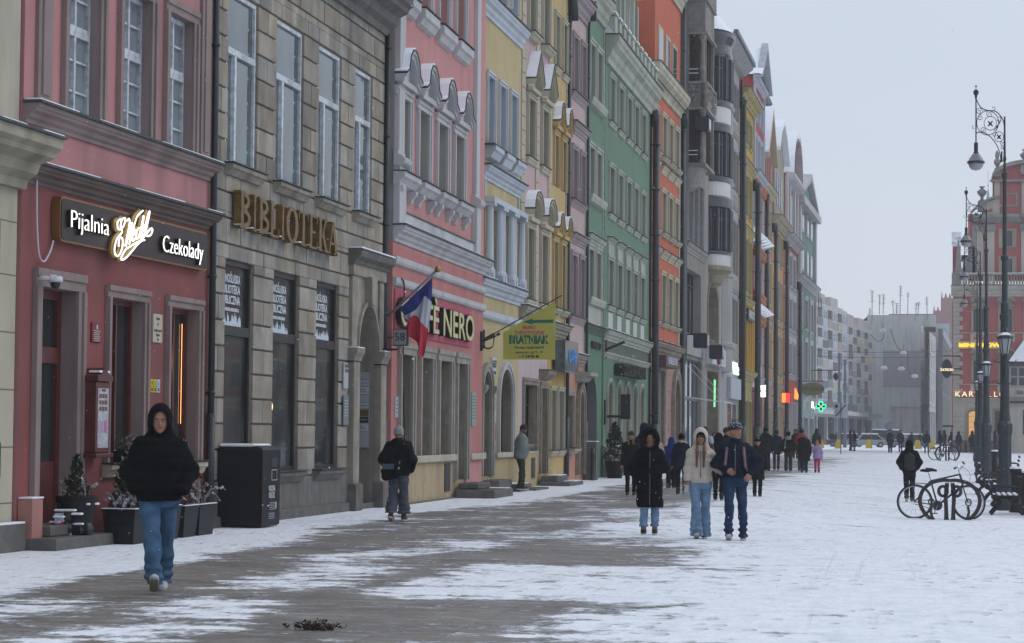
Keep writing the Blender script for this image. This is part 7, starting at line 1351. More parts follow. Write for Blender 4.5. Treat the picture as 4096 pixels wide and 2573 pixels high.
def make_bike(lb):
    r=empty('bicycle',lb,'bicycle'); R=.345
    for nm,cx,yaw in (('rear_wheel',-.54,0),('front_wheel',.54,.45)):
        p=MB(); T=[(R*math.cos(t*math.pi/18),0,R*math.sin(t*math.pi/18)) for t in range(37)]; p.tube(T,.021,TYRE,6,cap=False); q=p.build(nm,parent=r); q.location=(cx,0,R+.02); q.rotation_euler=(0,0,yaw)
        p=MB(); p.tube([(a*.925,b,c*.925) for a,b,c in T],.013,RIMM,5,cap=False); p.build('rim',parent=q)
        p=MB(); 
        for k in range(16): a=k*math.pi/8; p.tube([(.02*math.cos(a),.02*(-1)**k,.02*math.sin(a)),(R*.92*math.cos(a+.1),0,R*.92*math.sin(a+.1))],.0022,CHR,3,cap=False)
        p.tube([(0,-.05,0),(0,.05,0)],.022,CHR,8); p.build('spokes',parent=q)
    p=MB(); BB=(-.08,0,.29); RA=(-.54,0,.365); FA=(.52,0,.365); ST_=(-.22,0,.80); HT=(.36,0,.94); HB=(.42,0,.72)
    for a,b,t in ((BB,ST_,.018),(ST_,HT,.018),(BB,HB,.022),(HT,HB,.022)): p.tube([a,b],t,FRM,8)
    for s_ in (-1,1): p.tube([(RA[0],s_*.06,RA[2]),(BB[0],s_*.04,BB[2])],.01,FRM,5); p.tube([(RA[0],s_*.06,RA[2]),(ST_[0],s_*.03,ST_[2]-.03)],.009,FRM,5); p.tube([(HB[0],s_*.03,HB[2]),(HB[0]+.03,s_*.055,.6),(FA[0],s_*.06,FA[2])],.013,FRM,6)
    p.build('frame',parent=r)
    p=MB(); p.tube([ST_,(-.27,0,.97)],.013,CHR,6); p.build('seat_post',parent=r)
    p=MB(); p.lathe([(.01,0),(.07,.01),(.085,.03),(.05,.06),(.01,.065)],(-.34,0,.98),TYRE,12,sx=1.3); p.tube([(-.32,0,1.02),(-.2,0,1.03),(-.1,0,1.01)],[.05,.035,.02],TYRE,8); p.build('saddle',parent=r,smooth=True)
    p=MB(); p.tube([HT,(.33,0,1.04),(.40,0,1.08)],.015,CHR,6); p.tube(smooth([(.30,-.30,1.06),(.38,-.18,1.10),(.40,0,1.09),(.44,.18,1.16),(.42,.3,1.2)]),.012,CHR,6); p.tube([(.26,-.34,1.04),(.33,-.24,1.08)],.019,TYRE,6); p.tube([(.44,.2,1.17),(.40,.34,1.22)],.019,TYRE,6); p.tube(smooth([(.40,-.1,1.1),(.55,-.05,.98),(.55,0,.8),(.48,0,.72)]),.004,BLACK,4); p.build('handlebar',parent=r)
    p=MB(); p.lathe([(.1,-.005),(.1,.005),(.02,.006)],(0,0,0),FRM,16); C_=MB(); C_.v=[(BB[0]+a,-.06+c,BB[2]+b) for a,b,c in p.v]; C_.f=p.f; C_.m=p.m; C_.mats=p.mats; C_.tube([(BB[0],-.08,BB[2]),(BB[0]-.06,-.08,BB[2]-.15)],.01,CHR,5); C_.tube([(BB[0],.08,BB[2]),(BB[0]+.06,.08,BB[2]+.15)],.01,CHR,5); C_.rb(BB[0]-.11,BB[0]-.01,-.16,-.08,BB[2]-.165,BB[2]-.145,TYRE,.004); C_.tube([(BB[0],-.06,BB[2]+.1),(RA[0],-.06,RA[2]+.04)],.006,TYRE,4); C_.tube([(BB[0],-.06,BB[2]-.1),(RA[0],-.06,RA[2]-.05)],.006,TYRE,4); C_.build('crankset',parent=r)
    p=MB(); p.tube([(-.75,0,.76),(-.28,0,.74)],.008,FRM,5); 
    for s_ in (-1,1): p.tube([(-.76,s_*.06,.76),(-.28,s_*.05,.74)],.007,FRM,5); p.tube([(-.6,s_*.06,.76),(RA[0],s_*.07,RA[2])],.006,FRM,5)
    p.tube([(-.28,0,.74),(-.24,0,.8)],.008,FRM,5); p.build('luggage_rack',parent=r)
    return r
q0=make_bike('black bicycle with a rear luggage rack leaning on the nearer round rack'); q0.location=(.05,55.45,-.29); q0.rotation_euler=(math.radians(-4),0,math.radians(-3)); q0.scale=(1.12,1.12,1.1)
q1=copy_tree(q0); q1.location=(.25,141,G(.4,141)-.02); q1.rotation_euler=(math.radians(-6),0,math.radians(6)); q1.scale=(1,1,1); q1['label']='small bicycle parked behind the farther round rack'
for o in (q0,q1): o['group']='parked bicycles'
# ------------------------------------------------------------------ far end: cars, barriers, signs
CARP={'silver':mat('silver_car_paint',(.24,.26,.28),.35,spec=.6),'red':mat('dark_red_car_paint',(.16,.03,.035),.35),'green':mat('deep_green_van_paint',(.03,.06,.055),.35,spec=.6),'grey':mat('mid_grey_car_paint',(.12,.14,.16),.35)}
def car(x,y,rz,paint,van,lb,z=.27):
    r=empty('parked_car' if not van else 'parked_van',lb,'car' if not van else 'van',loc=(x,y,z),rz=rz,group='snow covered vehicles parked at the far end'); H_=1.0 if van else .75; p=MB()
    prof=[(-2.2,.25),(-2.2,.8),(-1.9,H_),(-1.0 if not van else -1.5,H_+.05),(-.5 if not van else -.9,1.42 if not van else 1.85),(1.1 if not van else 2.1,1.42 if not van else 1.9),(1.8 if not van else 2.25,H_+.1),(2.25,H_),(2.25,.25)]
    p.prism(prof,-.85,.85,CARP[paint]); p.build('body',parent=r); q=MB()
    q.prism([(-.95 if not van else -1.35,H_+.08),(-.5 if not van else -.9,1.36 if not van else 1.75),(1.0 if not van else 2.0,1.36 if not van else 1.78),(1.6 if not van else 2.1,H_+.08)],-.86,.86,GLASSD); q.build('windows',parent=r)
    q=MB(); q.prism([(-.6 if not van else -1.0,1.43 if not van else 1.87),(1.2 if not van else 2.1,1.43 if not van else 1.91),(1.1 if not van else 2.05,1.53 if not van else 2.0),(-.45 if not van else -.8,1.53 if not van else 2.0)],-.8,.8,SNOW); q.prism([(-2.1,.9),(-1.05,H_+.06),(-1.05,H_+.14),(-1.9,H_+.08)],-.8,.8,SNOW); q.build('snow_cover',parent=r)
    for wx in (-1.4,1.4):
        for wy in (-.86,.86): q=MB(); T=[(wx+.24*math.cos(t*math.pi/8),wy,.3+.24*math.sin(t*math.pi/8)) for t in range(17)]; q.tube(T,.08,TYRE,6,cap=False); q.lathe([(.01,0),(.2,0),(.2,.02),(.01,.02)],(0,0,0),RIMM,10); q.v[-40:]=[(wx+a,wy+math.copysign(c,wy),.3+b) for a,b,c in q.v[-40:]]; q.build('wheel',parent=r)
    for s_ in (-1,1): q=MB(); q.box(-2.23,-2.19,s_*.6-.15,s_*.6+.15,.6,.75,GL); q.build('headlight',parent=r)
car(-7.7,262,.1,'silver',False,'silver car under a thick white layer of snow at the far end of the square'); car(-5.2,268,math.pi,'green',True,'dark green van with a snowy roof behind the silver car'); car(-3.2,262,.5,'grey',False,'grey car right of the green van, end of the parked row'); car(-10.2,270,0,'red',False,'dark red car left of the snow covered silver car')
YB_=mat('yellow_barrier_plastic',(.50,.34,.02),.5)
for i,(x,y,lb) in enumerate(((-11.6,240,'yellow plastic barrier far left beside the pharmacy cross'),(-9.7,236,'yellow plastic barrier left of the parked cars'),(-7.0,245,'yellow plastic barrier in front of the silver car'),(-2.1,240,'yellow plastic barrier right of the grey car'),(-.75,240,'yellow plastic barrier rightmost, near the piered building'))):
    p=MB(); p.lathe([(.52,0),(.48,.1),(.30,.75),(.26,.8),(.26,.88),(.01,.9)],(0,0,0),YB_,4,a0=math.pi/4,sy=.6); put(p,'barrier',lb,'barrier',(x,y,.27),group='yellow barriers at the far end')
def signpost(x,y,hh,kind,lb):
    r=empty('traffic_sign',lb,'traffic sign',loc=(x,y,G(x,y)),group='traffic signs at the far end'); p=MB(); p.tube([(0,0,0),(0,0,hh)],.035,mat('galvanised_post',(.12,.13,.14),.5),6); p.build('post',parent=r); p=MB(); BK=mat('sign_back_grey',(.14,.16,.19),.5)
    if kind=='round': p.lathe([(.01,-.02),(.38,-.02),(.38,.02),(.01,.02)],(0,0,0),BK,16); p.v=[(a,c-.05,b+hh-.4) for a,b,c in p.v]
    elif kind=='square': p.rb(-.45,.45,-.07,-.04,hh-1.1,hh-.1,mat('white_sign_face',(.42,.45,.5),.4),.005); p.tube([(-.35,-.08,hh-1.0),(.35,-.08,hh-.2)],.04,BLACK,5); p.sphere((-.3,-.08,hh-.3),.13,BLACK,6)
    else: p.rb(-.2,.2,-.07,-.04,hh-.9,hh,mat('blue_sign_face',(.03,.10,.30),.4),.005)
    p.build('plate',parent=r)
signpost(-6.65,166,3.6,'square','square white traffic sign on a thin post in the middle distance'); signpost(-6.6,240,3.5,'round','round grey backed traffic sign left of the cars'); signpost(-5.0,250,2.7,'blue','small blue traffic sign plate behind the cars'); signpost(-4.9,236,2.6,'round','round grey backed traffic sign in front of the green van')
for i,(x,y0,y1,yy,lb) in enumerate(((3368,1605,1430,255,'tall blue grey tram wire pole, left of the pair'),(3391,1745,1455,255,'tall blue grey tram wire pole, right of the pair'))):
    k=yy/9600; X=(x-3760)*k; p=MB(); top=1.62+(1742-y1)*k; p.tube([(X,yy,.2),(X,yy,top)],[.2,.12],mat('blue_grey_pole',(.10,.13,.17),.5),8)
    for t in (.35,.6,.8,.97): p.lathe([(.2,0),(.24,.05),(.2,.15)],(X,yy,top*t),mat('blue_grey_pole'),8)
    p.sphere((X,yy,top+.15),.18,mat('blue_grey_pole'),8); o=p.build('wire_pole'); tag(o,lb,'pole',group='tram wire poles')
for i,(pts,lb) in enumerate(((((-16,250,10.6),(-8,252,10.2),(0,255,10.4),(9,258,11)),'thin overhead wire crossing the far end, the upper one'),(((-16,240,9.6),(-6,242,9.3),(9,246,9.9)),'thin overhead wire crossing the far end, the lower one'))):
    p=MB(); p.tube(smooth(pts),.02,BLACK,4); o=p.build('overhead_wire'); tag(o,lb,'wire')
for i,(x,z,lb) in enumerate(((-5.4,8.2,'white pendant street light at the left edge of the grey violet panel'),(-3.7,8.15,'white pendant street light in the middle of the grey violet panel'),(-2.4,7.4,'white pendant street light lowest and farthest right'),(-3.5,9.7,'white pendant street light above the middle of the grey violet panel'),(-5.5,11.9,'white pendant street light highest, near the top of the blank wall'))):
    p=MB(); p.lathe([(.01,.25),(.2,.22),(.33,.05),(.35,0),(.25,-.1),(.01,-.15)],(x,240,z),mat('pendant_white',(.42,.47,.5),.4),12); p.tube([(x,240,z+.2),(x,240,z+.8)],.02,BLACK,4); o=p.build('pendant_light',smooth=True); tag(o,lb,'street light',group='pendant lights at the far end')
p=MB(); p.tube(smooth([(-4.8,240,12.1),(-4.2,240,10.5),(-3.6,240,9.9)]),.03,BLACK,4); p.tube(smooth([(-6.7,240,11.6),(-6.1,240,10.9),(-5.5,240,11.1),(-5.4,240,11.9)]),.03,BLACK,4); p.tube([(-3.1,240,9.9),(-3.05,240,8.0),(-2.8,240,7.6)],.025,BLACK,4); o=p.build('hanging_cable'); tag(o,'dark cables looping in front of the blank grey end wall','cable')
p=MB(); X=-11.2; p.tube([(X,214,7.3),(X+2.3,214,7.3)],.05,BLACK,6); p.lathe([(.06,.5),(.2,.35),(.32,.1),(.2,0),(.02,-.25)],(X+2.2,214,6.6),BLACK,8); o=p.build('wall_lantern'); tag(o,'black lantern on a long arm at the end of the left row','lamp')
p=MB(); p.tube([(-.9,99.8,2.3),(0,99.8,2.3)],.02,BLACK) if False else p.rb(-.45,.45,-.02,.02,.05,1.1,mat('grey_a_board',(.18,.19,.2),.6),.01); put(p,'a_board','leaning grey advertising board beside the apricot house','board',(-10.7,176,.27),rz=.3)
p=MB(); p.tube([(0,0,0),(0,0,2.1)],.04,BLACK,6); p.rb(-.7,.1,-.05,.05,2.0,2.15,BLACK,.01); put(p,'shop_pole','thin dark post with an arm in front of the red corner house','post',(.95,188,.27))
# ================================================================== people: smooth blended volumes turned into meshes
def surf(f,lo,hi,h):
    lo=np.array(lo)-2*h; hi=np.array(hi)+2*h; n=np.ceil((hi-lo)/h).astype(int)+1
    ax=[lo[i]+h*np.arange(n[i]) for i in range(3)]
    X,Y,Z=np.meshgrid(*ax,indexing='ij'); P=np.stack([X.ravel(),Y.ravel(),Z.ravel()],1).astype(np.float32)
    F=f(P).reshape(n).astype(np.float64)
    S=F<0; c=n-1
    cnt=np.zeros(c); acc=np.zeros(tuple(c)+(3,)); 
    corners=[(i,j,k) for i in (0,1) for j in (0,1) for k in (0,1)]
    sl=lambda o:tuple(slice(o[q],o[q]+c[q]) for q in range(3))
    for a in corners:
        for q in range(3):
            if a[q]==1: continue
            b=list(a); b[q]=1; fa=F[sl(a)]; fb=F[sl(b)]; m=(fa<0)!=(fb<0)
            t=np.where(m,fa/np.where(m,fa-fb,1),0)
            for w in range(3): acc[...,w]+=np.where(m,a[w]+(t if w==q else 0),0)
            cnt+=m
    act=cnt>0; idx=-np.ones(c,dtype=int); idx[act]=np.arange(act.sum())
    g=np.stack(np.nonzero(act),1); V=lo+h*(g+acc[act]/cnt[act][:,None]); Q=[]
    for q in range(3):
        r,s_=[(1,2),(2,0),(0,1)][q]; A=[slice(None)]*3; A[q]=slice(0,n[q]-1); Bq=[slice(None)]*3; Bq[q]=slice(1,n[q])
        m=S[tuple(A)]!=S[tuple(Bq)]; e=np.stack(np.nonzero(m),1)
        e=e[(e[:,r]>0)&(e[:,s_]>0)&(e[:,r]<c[r])&(e[:,s_]<c[s_])]
        if not len(e): continue
        def at(dr,ds): k=e.copy(); k[:,r]-=dr; k[:,s_]-=ds; return idx[k[:,0],k[:,1],k[:,2]]
        quad=np.stack([at(1,1),at(0,1),at(0,0),at(1,0)],1); flip=~S[e[:,0],e[:,1],e[:,2]]; quad[flip]=quad[flip][:,::-1]; Q.append(quad)
    Q=np.concatenate(Q); Q=Q[(Q>=0).all(1)]
    return V,Q
A_=lambda *p: np.array(p,dtype=np.float32)
def cap(a,b,ra,rb=None):
    a=A_(*a); b=A_(*b); rb=ra if rb is None else rb; ab=b-a; L=max(1e-9,float(ab@ab))
    def f(P): pa=P-a; t=np.clip(pa@ab/L,0,1); return np.sqrt(((pa-t[:,None]*ab)**2).sum(1))-(ra+(rb-ra)*t)
    r=max(ra,rb); return f,np.minimum(a,b)-r,np.maximum(a,b)+r
def ell(c,r,R=None):
    c=A_(*c); r=A_(*r); 
    def f(P):
        q=P-c
        if R is not None: q=q@R
        k0=np.sqrt(((q/r)**2).sum(1))+1e-9; k1=np.sqrt(((q/(r*r))**2).sum(1))+1e-9; return k0*(k0-1)/k1
    m=float(max(r)); return f,c-(r if R is None else m),c+(r if R is None else m)
def loft(rows,zt=None):   # rows: (z,cx,cy,rx,ry) rising
    T=np.array(rows,dtype=np.float32)
    def f(P):
        z=P[:,2]; cx=np.interp(z,T[:,0],T[:,1]); cy=np.interp(z,T[:,0],T[:,2]); rx=np.interp(z,T[:,0],T[:,3]); ry=np.interp(z,T[:,0],T[:,4])
        d=(np.sqrt(((P[:,0]-cx)/rx)**2+((P[:,1]-cy)/ry)**2)-1)*np.minimum(rx,ry); dz=np.maximum(T[0,0]-z,z-T[-1,0]); return np.maximum(d,dz)
    lo=A_((T[:,1]-T[:,3]).min(),(T[:,2]-T[:,4]).min(),T[0,0]); hi=A_((T[:,1]+T[:,3]).max(),(T[:,2]+T[:,4]).max(),T[-1,0]); return f,lo,hi
def smin(a,b,k):
    if k<=0: return np.minimum(a,b)
    h=np.clip(.5+.5*(b-a)/k,0,1); return b*(1-h)+a*h-k*h*(1-h)
def solid(items,h,cut=None,disp=None,sub=None):
    lo=np.min([i[0][1] for i in items],0); hi=np.max([i[0][2] for i in items],0)
    def f(P):
        d=items[0][0][0](P)
        for it,k in items[1:]: d=smin(d,it[0](P),k)
        if sub: 
            for it,k in sub: d=-smin(-d,it[0](P),k)
        if disp is not None: d=d+disp(P,d)
        if cut is not None: d=np.maximum(d,cut(P))
        return d
    return surf(f,lo-.02,hi+.02,h)
def vmesh(name,parts,m,parent):
    vs=[];fs=[];ms=[];o=0; mats=[]
    for (V,Q),mm in (parts if isinstance(parts,list) else [(parts,m)]):
        vs.append(V); fs.append(Q+o); o+=len(V)
        if mm not in mats: mats.append(mm)
        ms.append(np.full(len(Q),mats.index(mm)))
    V=np.concatenate(vs); Q=np.concatenate(fs); me=bpy.data.meshes.new(name)
    me.vertices.add(len(V)); me.vertices.foreach_set('co',V.astype(np.float32).ravel()); me.loops.add(Q.size); me.loops.foreach_set('vertex_index',Q.ravel().astype(np.int32))
    me.polygons.add(len(Q)); me.polygons.foreach_set('loop_start',np.arange(0,Q.size,4,dtype=np.int32)); me.polygons.foreach_set('loop_total',np.full(len(Q),4,dtype=np.int32))
    for mm in mats: me.materials.append(mm)
    me.polygons.foreach_set('material_index',np.concatenate(ms).astype(np.int32)); me.polygons.foreach_set('use_smooth',[True]*len(Q)); me.update(calc_edges=True); me.validate()
    return link(name,me,parent)
def ik(a,c,l1,l2,pole):
    a,c,p=Vector(a),Vector(c),Vector(pole); d=c-a; L=min(d.length,(l1+l2)*.999); d.normalize(); x=(l1*l1-l2*l2+L*L)/(2*L); hh=math.sqrt(max(0,l1*l1-x*x)); p=(p-d*p.dot(d)).normalized(); return tuple(a+d*x+p*hh),tuple(a+d*L)
def folds(P,amp,s=1.,seed=0.):
    x,y,z=P[:,0],P[:,1],P[:,2]
    return amp*(np.sin(17*s*z+9*x+4*y+seed)*.5+np.sin(31*s*z-14*x+7*y+seed*2)*.3+np.sin(23*x+19*y+11*z+seed)*.35)
def cloth(name,c=(.1,.1,.1),var=.18): return mat(name,c,.9,var=var,vscale=9,bump=.35,bscale=60,spec=.12)
SKIN=mat('skin',(.33,.165,.115),.55,var=.08,vscale=20,spec=.3); SKIND=mat('tan_skin',(.24,.13,.085),.55,var=.08,vscale=20); LIP=mat('lips',(.30,.09,.08),.5); EYE=mat('eye_dark',(.012,.010,.010),.2,spec=.6); EYEW=mat('eye_white',(.42,.40,.38),.4)
HAIRB=mat('dark_brown_hair',(.018,.012,.009),.6,var=.4,vscale=40); HAIRL=mat('light_brown_hair',(.16,.075,.04),.6,var=.4,vscale=40)
def person(label,loc,rz,H=1.74,top=None,bottom=None,shoe=None,head=None,feet=((-.1,0,0),(.1,0,0)),hands=None,bulk=1.,q=.016,group=None,skin=None,turn=0.,nod=0.,bag=None,lean=0.,fingers=False,pocket=False,lens=(.43,.42)):
    """figure faces -Y; feet/hands = targets for right (x<0 in view) and left"""
    s=H/1.75; skin=skin or SKIN; r=empty('person',label,'person',loc=(loc[0],loc[1],loc[2] if len(loc)>2 else G(loc[0],loc[1])),rz=rz,group=group); r.scale=(s,s,s); b=bulk
    hd=A_(0,-.015-lean*.5,1.615); Rm=np.array((Euler((nod,0,0)).to_matrix()).to_4x4())[:3,:3]; Rz=np.array(Euler((0,0,turn)).to_matrix()); R=(Rz@Rm).astype(np.float32)
    hp=lambda x,y,z: tuple(hd+R@A_(x,y,z)); he=lambda c,rr,k=None: ell(hp(*c),rr,R)
    hands=hands or ((-.27,-.05,.80),(.27,-.05,.80)); SH=.165*(.6+.4*b)
    arms=[]
    for sgn,hh in ((-1,hands[0]),(1,hands[1])):
        pole=hh[3] if len(hh)>3 else (sgn*.5,.6,-.15); sh=(sgn*SH,.01-lean*.3,1.40); el,wr=ik(sh,hh[:3],.285,.27,pole); arms.append((sh,el,wr))
    legs=[]
    for sgn,ft in ((-1,feet[0]),(1,feet[1])):
        hip=(sgn*.088,.01,.93); an=(ft[0],ft[1],.085+ft[2]); kn,an=ik(hip,an,lens[0],lens[1],(0,-1,.05)); legs.append((hip,kn,an,ft))
    # ---- body
    it=[(he((0,.01,.02),(.077,.095,.10)),0),(he((0,-.022,-.035),(.060,.072,.078)),.03),(cap((0,.03-lean*.3,1.42),hp(0,.03,-.06),.056,.05),.03),(he((0,-.098,-.02),(.013,.022,.030)),.015),(he((0,-.075,-.092),(.022,.022,.018)),.02),
        (he((-.079,.012,-.008),(.013,.022,.032)),.008),(he((.079,.012,-.008),(.013,.022,.032)),.008),(he((0,-.082,.035),(.055,.016,.012)),.02),
        (loft([(.9,0,0,.13,.10),(1.1,0,0,.12,.09),(1.35,0,-lean*.2,.15,.10),(1.45,0,0,.08,.06)]),.05)]
    for sh,el,wr in arms: it+=[(cap(sh,el,.045,.036),.03),(cap(el,wr,.036,.026),.02)]
    for hip,kn,an,ft in legs: it+=[(cap(hip,kn,.07,.05),.04),(cap(kn,an,.048,.034),.02)]
    sub=[(he((-.031,-.098,.008),(.018,.018,.012)),.012),(he((.031,-.098,.008),(.018,.018,.012)),.012)]
    parts=[(solid(it,min(q,.013) if q<.02 else q,sub=sub if q<.02 else None),skin)]
    for (sh,el,wr),sgn in zip(arms,(-1,1)):
        if pocket: break
        w=Vector(wr); d=(w-Vector(el)).normalized(); side=d.cross(Vector((0,-1,0)) if abs(d.y)<.9 else Vector((0,0,1))).normalized(); nn=side.cross(d).normalized()
        palm=w+d*.05; H_=[(cap(tuple(w-d*.01),tuple(w+d*.03),.026,.028),0),(cap(tuple(palm-side*.022),tuple(palm+side*.022),.019,.019),.02),(cap(tuple(palm-side*.02+d*.03),tuple(palm+side*.022+d*.03),.015,.015),.02)]
        if q<.02 or fingers:
            for k,(o,l) in enumerate(((-.030,.055),(-.011,.066),(.010,.062),(.030,.048))):
                b0=palm+side*o+d*.035; b1=b0+d*l*.5-nn*.010; b2=b1+d*l*.4-nn*.022; H_+=[(cap(tuple(b0),tuple(b1),.0088,.0082),.004),(cap(tuple(b1),tuple(b2),.0082,.0070),.002)]
            t0=palm-side*.028-d*.02; t1=t0-side*.022+d*.03-nn*.008; t2=t1+d*.028-nn*.008; H_+=[(cap(tuple(t0),tuple(t1),.012,.010),.006),(cap(tuple(t1),tuple(t2),.010,.008),.003)]
            parts.append((solid(H_,.006),top.get('glove',skin) if top else skin))
        else: 
            H_.append((cap(tuple(palm+d*.03),tuple(palm+d*.09-nn*.03),.022,.016),.02)); parts.append((solid(H_,q*.8),top.get('glove',skin) if top else skin))
    body=vmesh('body',parts,skin,r)
    if head and head.get('face'):
        for nm,pts,rr,mm in (('eye',((-.031,-.092,.008),),(.011,.006,.007),EYEW),('eye',((.031,-.092,.008),),(.011,.006,.007),EYEW),('eyebrow',((-.033,-.099,.031),),(.019,.006,.0045),HAIRB),('eyebrow',((.033,-.099,.031),),(.019,.006,.0045),HAIRB),('mouth',((0,-.096,-.058),),(.021,.008,.0075),LIP)):
            o=vmesh(nm,solid([(he(pts[0],rr),0)],.003),mm,r); o.parent=body
            if nm=='eye': vmesh('pupil',solid([(he((pts[0][0],pts[0][1]-.005,pts[0][2]),(.0055,.004,.006)),0)],.002),EYE,r).parent=body
        if head.get('beard'): vmesh('beard',solid([(he((0,-.035,-.065),(.066,.068,.052)),0),(he((0,-.09,-.088),(.034,.022,.03)),.02)],.008,sub=[(he((0,-.105,-.055),(.026,.02,.012)),.006)],disp=lambda P,d:folds(P,.003,3)),HAIRB,r).parent=body
    # ---- trousers
    if bottom:
        bw=bottom.get('w',1.); fl=bottom.get('flare',1.); hz=bottom.get('hem',.06); its=[(loft([(.80,0,.01,.155*b,.115*b),(.92,0,.012,.165*b,.125*b),(1.05,0,.0,.150*b,.115*b)]),0)]
        for hip,kn,an,ft in legs:
            foot=(an[0],an[1],an[2]-.085+hz); its+=[(cap((hip[0]*1.05,hip[1],hip[2]-.03),kn,.092*b*(.5+.5*bw),.066*bw),.028),(cap(kn,foot,.066*bw,.058*bw*fl),.015)]
        low=[an[2]-.085+hz for _,_,an,_ in legs]
        def cut(P): 
            c=np.full(len(P),9.); 
            for (hip,kn,an,ft) in legs: dd=np.sqrt((P[:,0]-an[0])**2+(P[:,1]-an[1])**2); c=np.where(dd<.16,np.minimum(c,(an[2]-.085+hz)-P[:,2]),c)
            return np.where(c>8,-1,c)
        am=bottom.get('fold',.007); vmesh('trousers',solid(its,q,cut=cut,disp=lambda P,d:folds(P,am,1.3,2.)+am*1.2*np.exp(-((P[:,2]-.16)/.12)**2)*np.sin(70*P[:,2])),bottom['m'],r)
    # ---- shoes
    sm=shoe or (mat('black_boot',(.012,.012,.013),.5),mat('black_sole',(.02,.02,.02),.7))
    for hip,kn,an,ft in legs:
        pitch=ft[3] if len(ft)>3 else 0.; Rf=Matrix.Rotation(pitch,3,'X'); fp=lambda x,y,z: tuple(Vector(an)+Rf@Vector((x,y,z-.085)))
        o=vmesh('shoe',solid([(cap(fp(0,.04,.05),fp(0,-.10,.045),.043,.042),0),(cap(fp(0,-.08,.042),fp(0,-.15,.036),.042,.034),.02),(cap(fp(0,.03,.06),fp(0,.02,.17),.045,.047),.03)],q*.8,cut=lambda P,fp=fp:-((P-A_(*fp(0,0,.012)))@A_(*(Rf@Vector((0,0,1)))))),sm[0],r)
        vmesh('sole',solid([(cap(fp(0,.05,.016),fp(0,-.15,.016),.046,.042),0)],q*.7,cut=lambda P,fp=fp:np.abs((P-A_(*fp(0,0,.014)))@A_(*(Rf@Vector((0,0,1)))))-.015),sm[1],r).parent=o
    # ---- top
    if top:
        hem=top.get('hem',.82); pf=top.get('puff',1.)*b; m=top['m']; fl=top.get('flare',1.)
        rows=[(hem,0,.01,.175*pf*fl,.135*pf*fl)]
        if hem<.9: rows+=[(.95,0,.005,.178*pf,.138*pf)]
        rows+=[(1.08,0,0,.165*pf,.132*pf),(1.25,0,-lean*.1,.180*pf,.140*pf),(1.36,0,-lean*.2,.172*pf,.125*pf),(1.43,0,-lean*.25,.128*pf,.10*pf),(1.485,0,.01-lean*.3,.088,.082)]
        its=[(loft(rows),0)]
        if top.get('belly'): its.append((ell((0,-.05,1.08),(.17*b,.16*b,.17)),.08))
        sr=top.get('sleeve',.062)*pf
        for (sh,el,wr),sgn in zip(arms,(-1,1)):
            we=Vector(wr); e2=Vector(el); w2=tuple(we+(e2-we).normalized()*.01)
            its+=[(cap((sh[0]*.95,sh[1],sh[2]-.015),el,sr*1.02,sr),.07),(cap(el,w2,sr,sr*.72),.035)]
        if top.get('collar',True): its.append((cap((0,.02-lean*.3,1.43),(0,.012-lean*.4,1.50),.082,.078),.03))
        am=top.get('fold',.006); qz=top.get('quilt',0)
        def dsp(P,d):
            o=folds(P,am,1.,1.)
            if qz: o=o+.013*np.clip(np.abs(np.sin(P[:,2]*math.pi/qz+P[:,0]*.6)),0,.8)*-1+.008
            return o
        def cutt(P): return np.where((np.abs(P[:,0])<.34)&(P[:,2]<hem+.05)&(np.sqrt((P[:,0]/(.24*pf*fl))**2+(P[:,1]/.24)**2)<1.),hem-P[:,2],-1)
        jk=vmesh(top.get('name','jacket'),solid(its,q,disp=dsp,cut=cutt),m,r)
        if top.get('zip'): z=MB(); z.box(-.006,.006,-.142*pf-.012,-.142*pf+.05,hem+.05,1.42,top['zip']); z.build('zip',parent=jk)
        if top.get('band'): vmesh('hem_band',solid([(loft([(hem-.035,0,.01,.158*pf,.125*pf),(hem+.03,0,.01,.172*pf,.138*pf)]),0)],q*.8,disp=lambda P,d:folds(P,.003,3)),m,r).parent=jk
        hoodm=top.get('hoodm',m)
        if top.get('hood')=='up':
            hs=top.get('hs',1.); its=[(he((0,.025,.025),(.122*hs,.142*hs,.150*hs)),0),(cap(hp(0,.045,-.09),(0,.03,1.43),.108,.13),.06),(cap((-.07*pf,.02,1.42),(.07*pf,.02,1.42),.085),.06)]; hm_=[(he((0,-.135,-.012),(.078*hs,.12,.112*hs)),.015),(he((0,-.02,0.0),(.086*hs,.11,.115*hs)),.01)]
            vmesh('hood',solid(its,q,sub=hm_,disp=lambda P,d:folds(P,.005,1.4,5)),hoodm,r)
            if top.get('fur'): 
                T=[(math.cos(t*math.pi/8)*.105*hs,-.105+.02*math.sin(t*math.pi/8),-.005+.13*hs*math.sin(t*math.pi/8)) for t in range(17)]; its=[(cap(hp(*T[i]),hp(*T[i+1]),.032,.032),.02) for i in range(16)]
                vmesh('fur_trim',solid(its,min(q,.014),disp=lambda P,d:.012*np.sin(P[:,0]*130)*np.sin(P[:,1]*110+P[:,2]*150)),top['fur'],r)
        if top.get('hood')=='down':
            vmesh('hood',solid([(ell((0,.12,1.45),(.125,.085,.085)),0),(cap((-.09,.0,1.47),(-.06,.1,1.45),.045,.05),.04),(cap((.09,.0,1.47),(.06,.1,1.45),.045,.05),.04)],q,disp=lambda P,d:folds(P,.005,1.4,3)),hoodm,r)
            if top.get('fur'): vmesh('fur_trim',solid([(cap((-.14,.04,1.48),(0,.19,1.51),.04),0),(cap((.14,.04,1.48),(0,.19,1.51),.04),.02)],q,disp=lambda P,d:.01*np.sin(P[:,0]*130)*np.sin(P[:,1]*110+P[:,2]*150)),top['fur'],r)
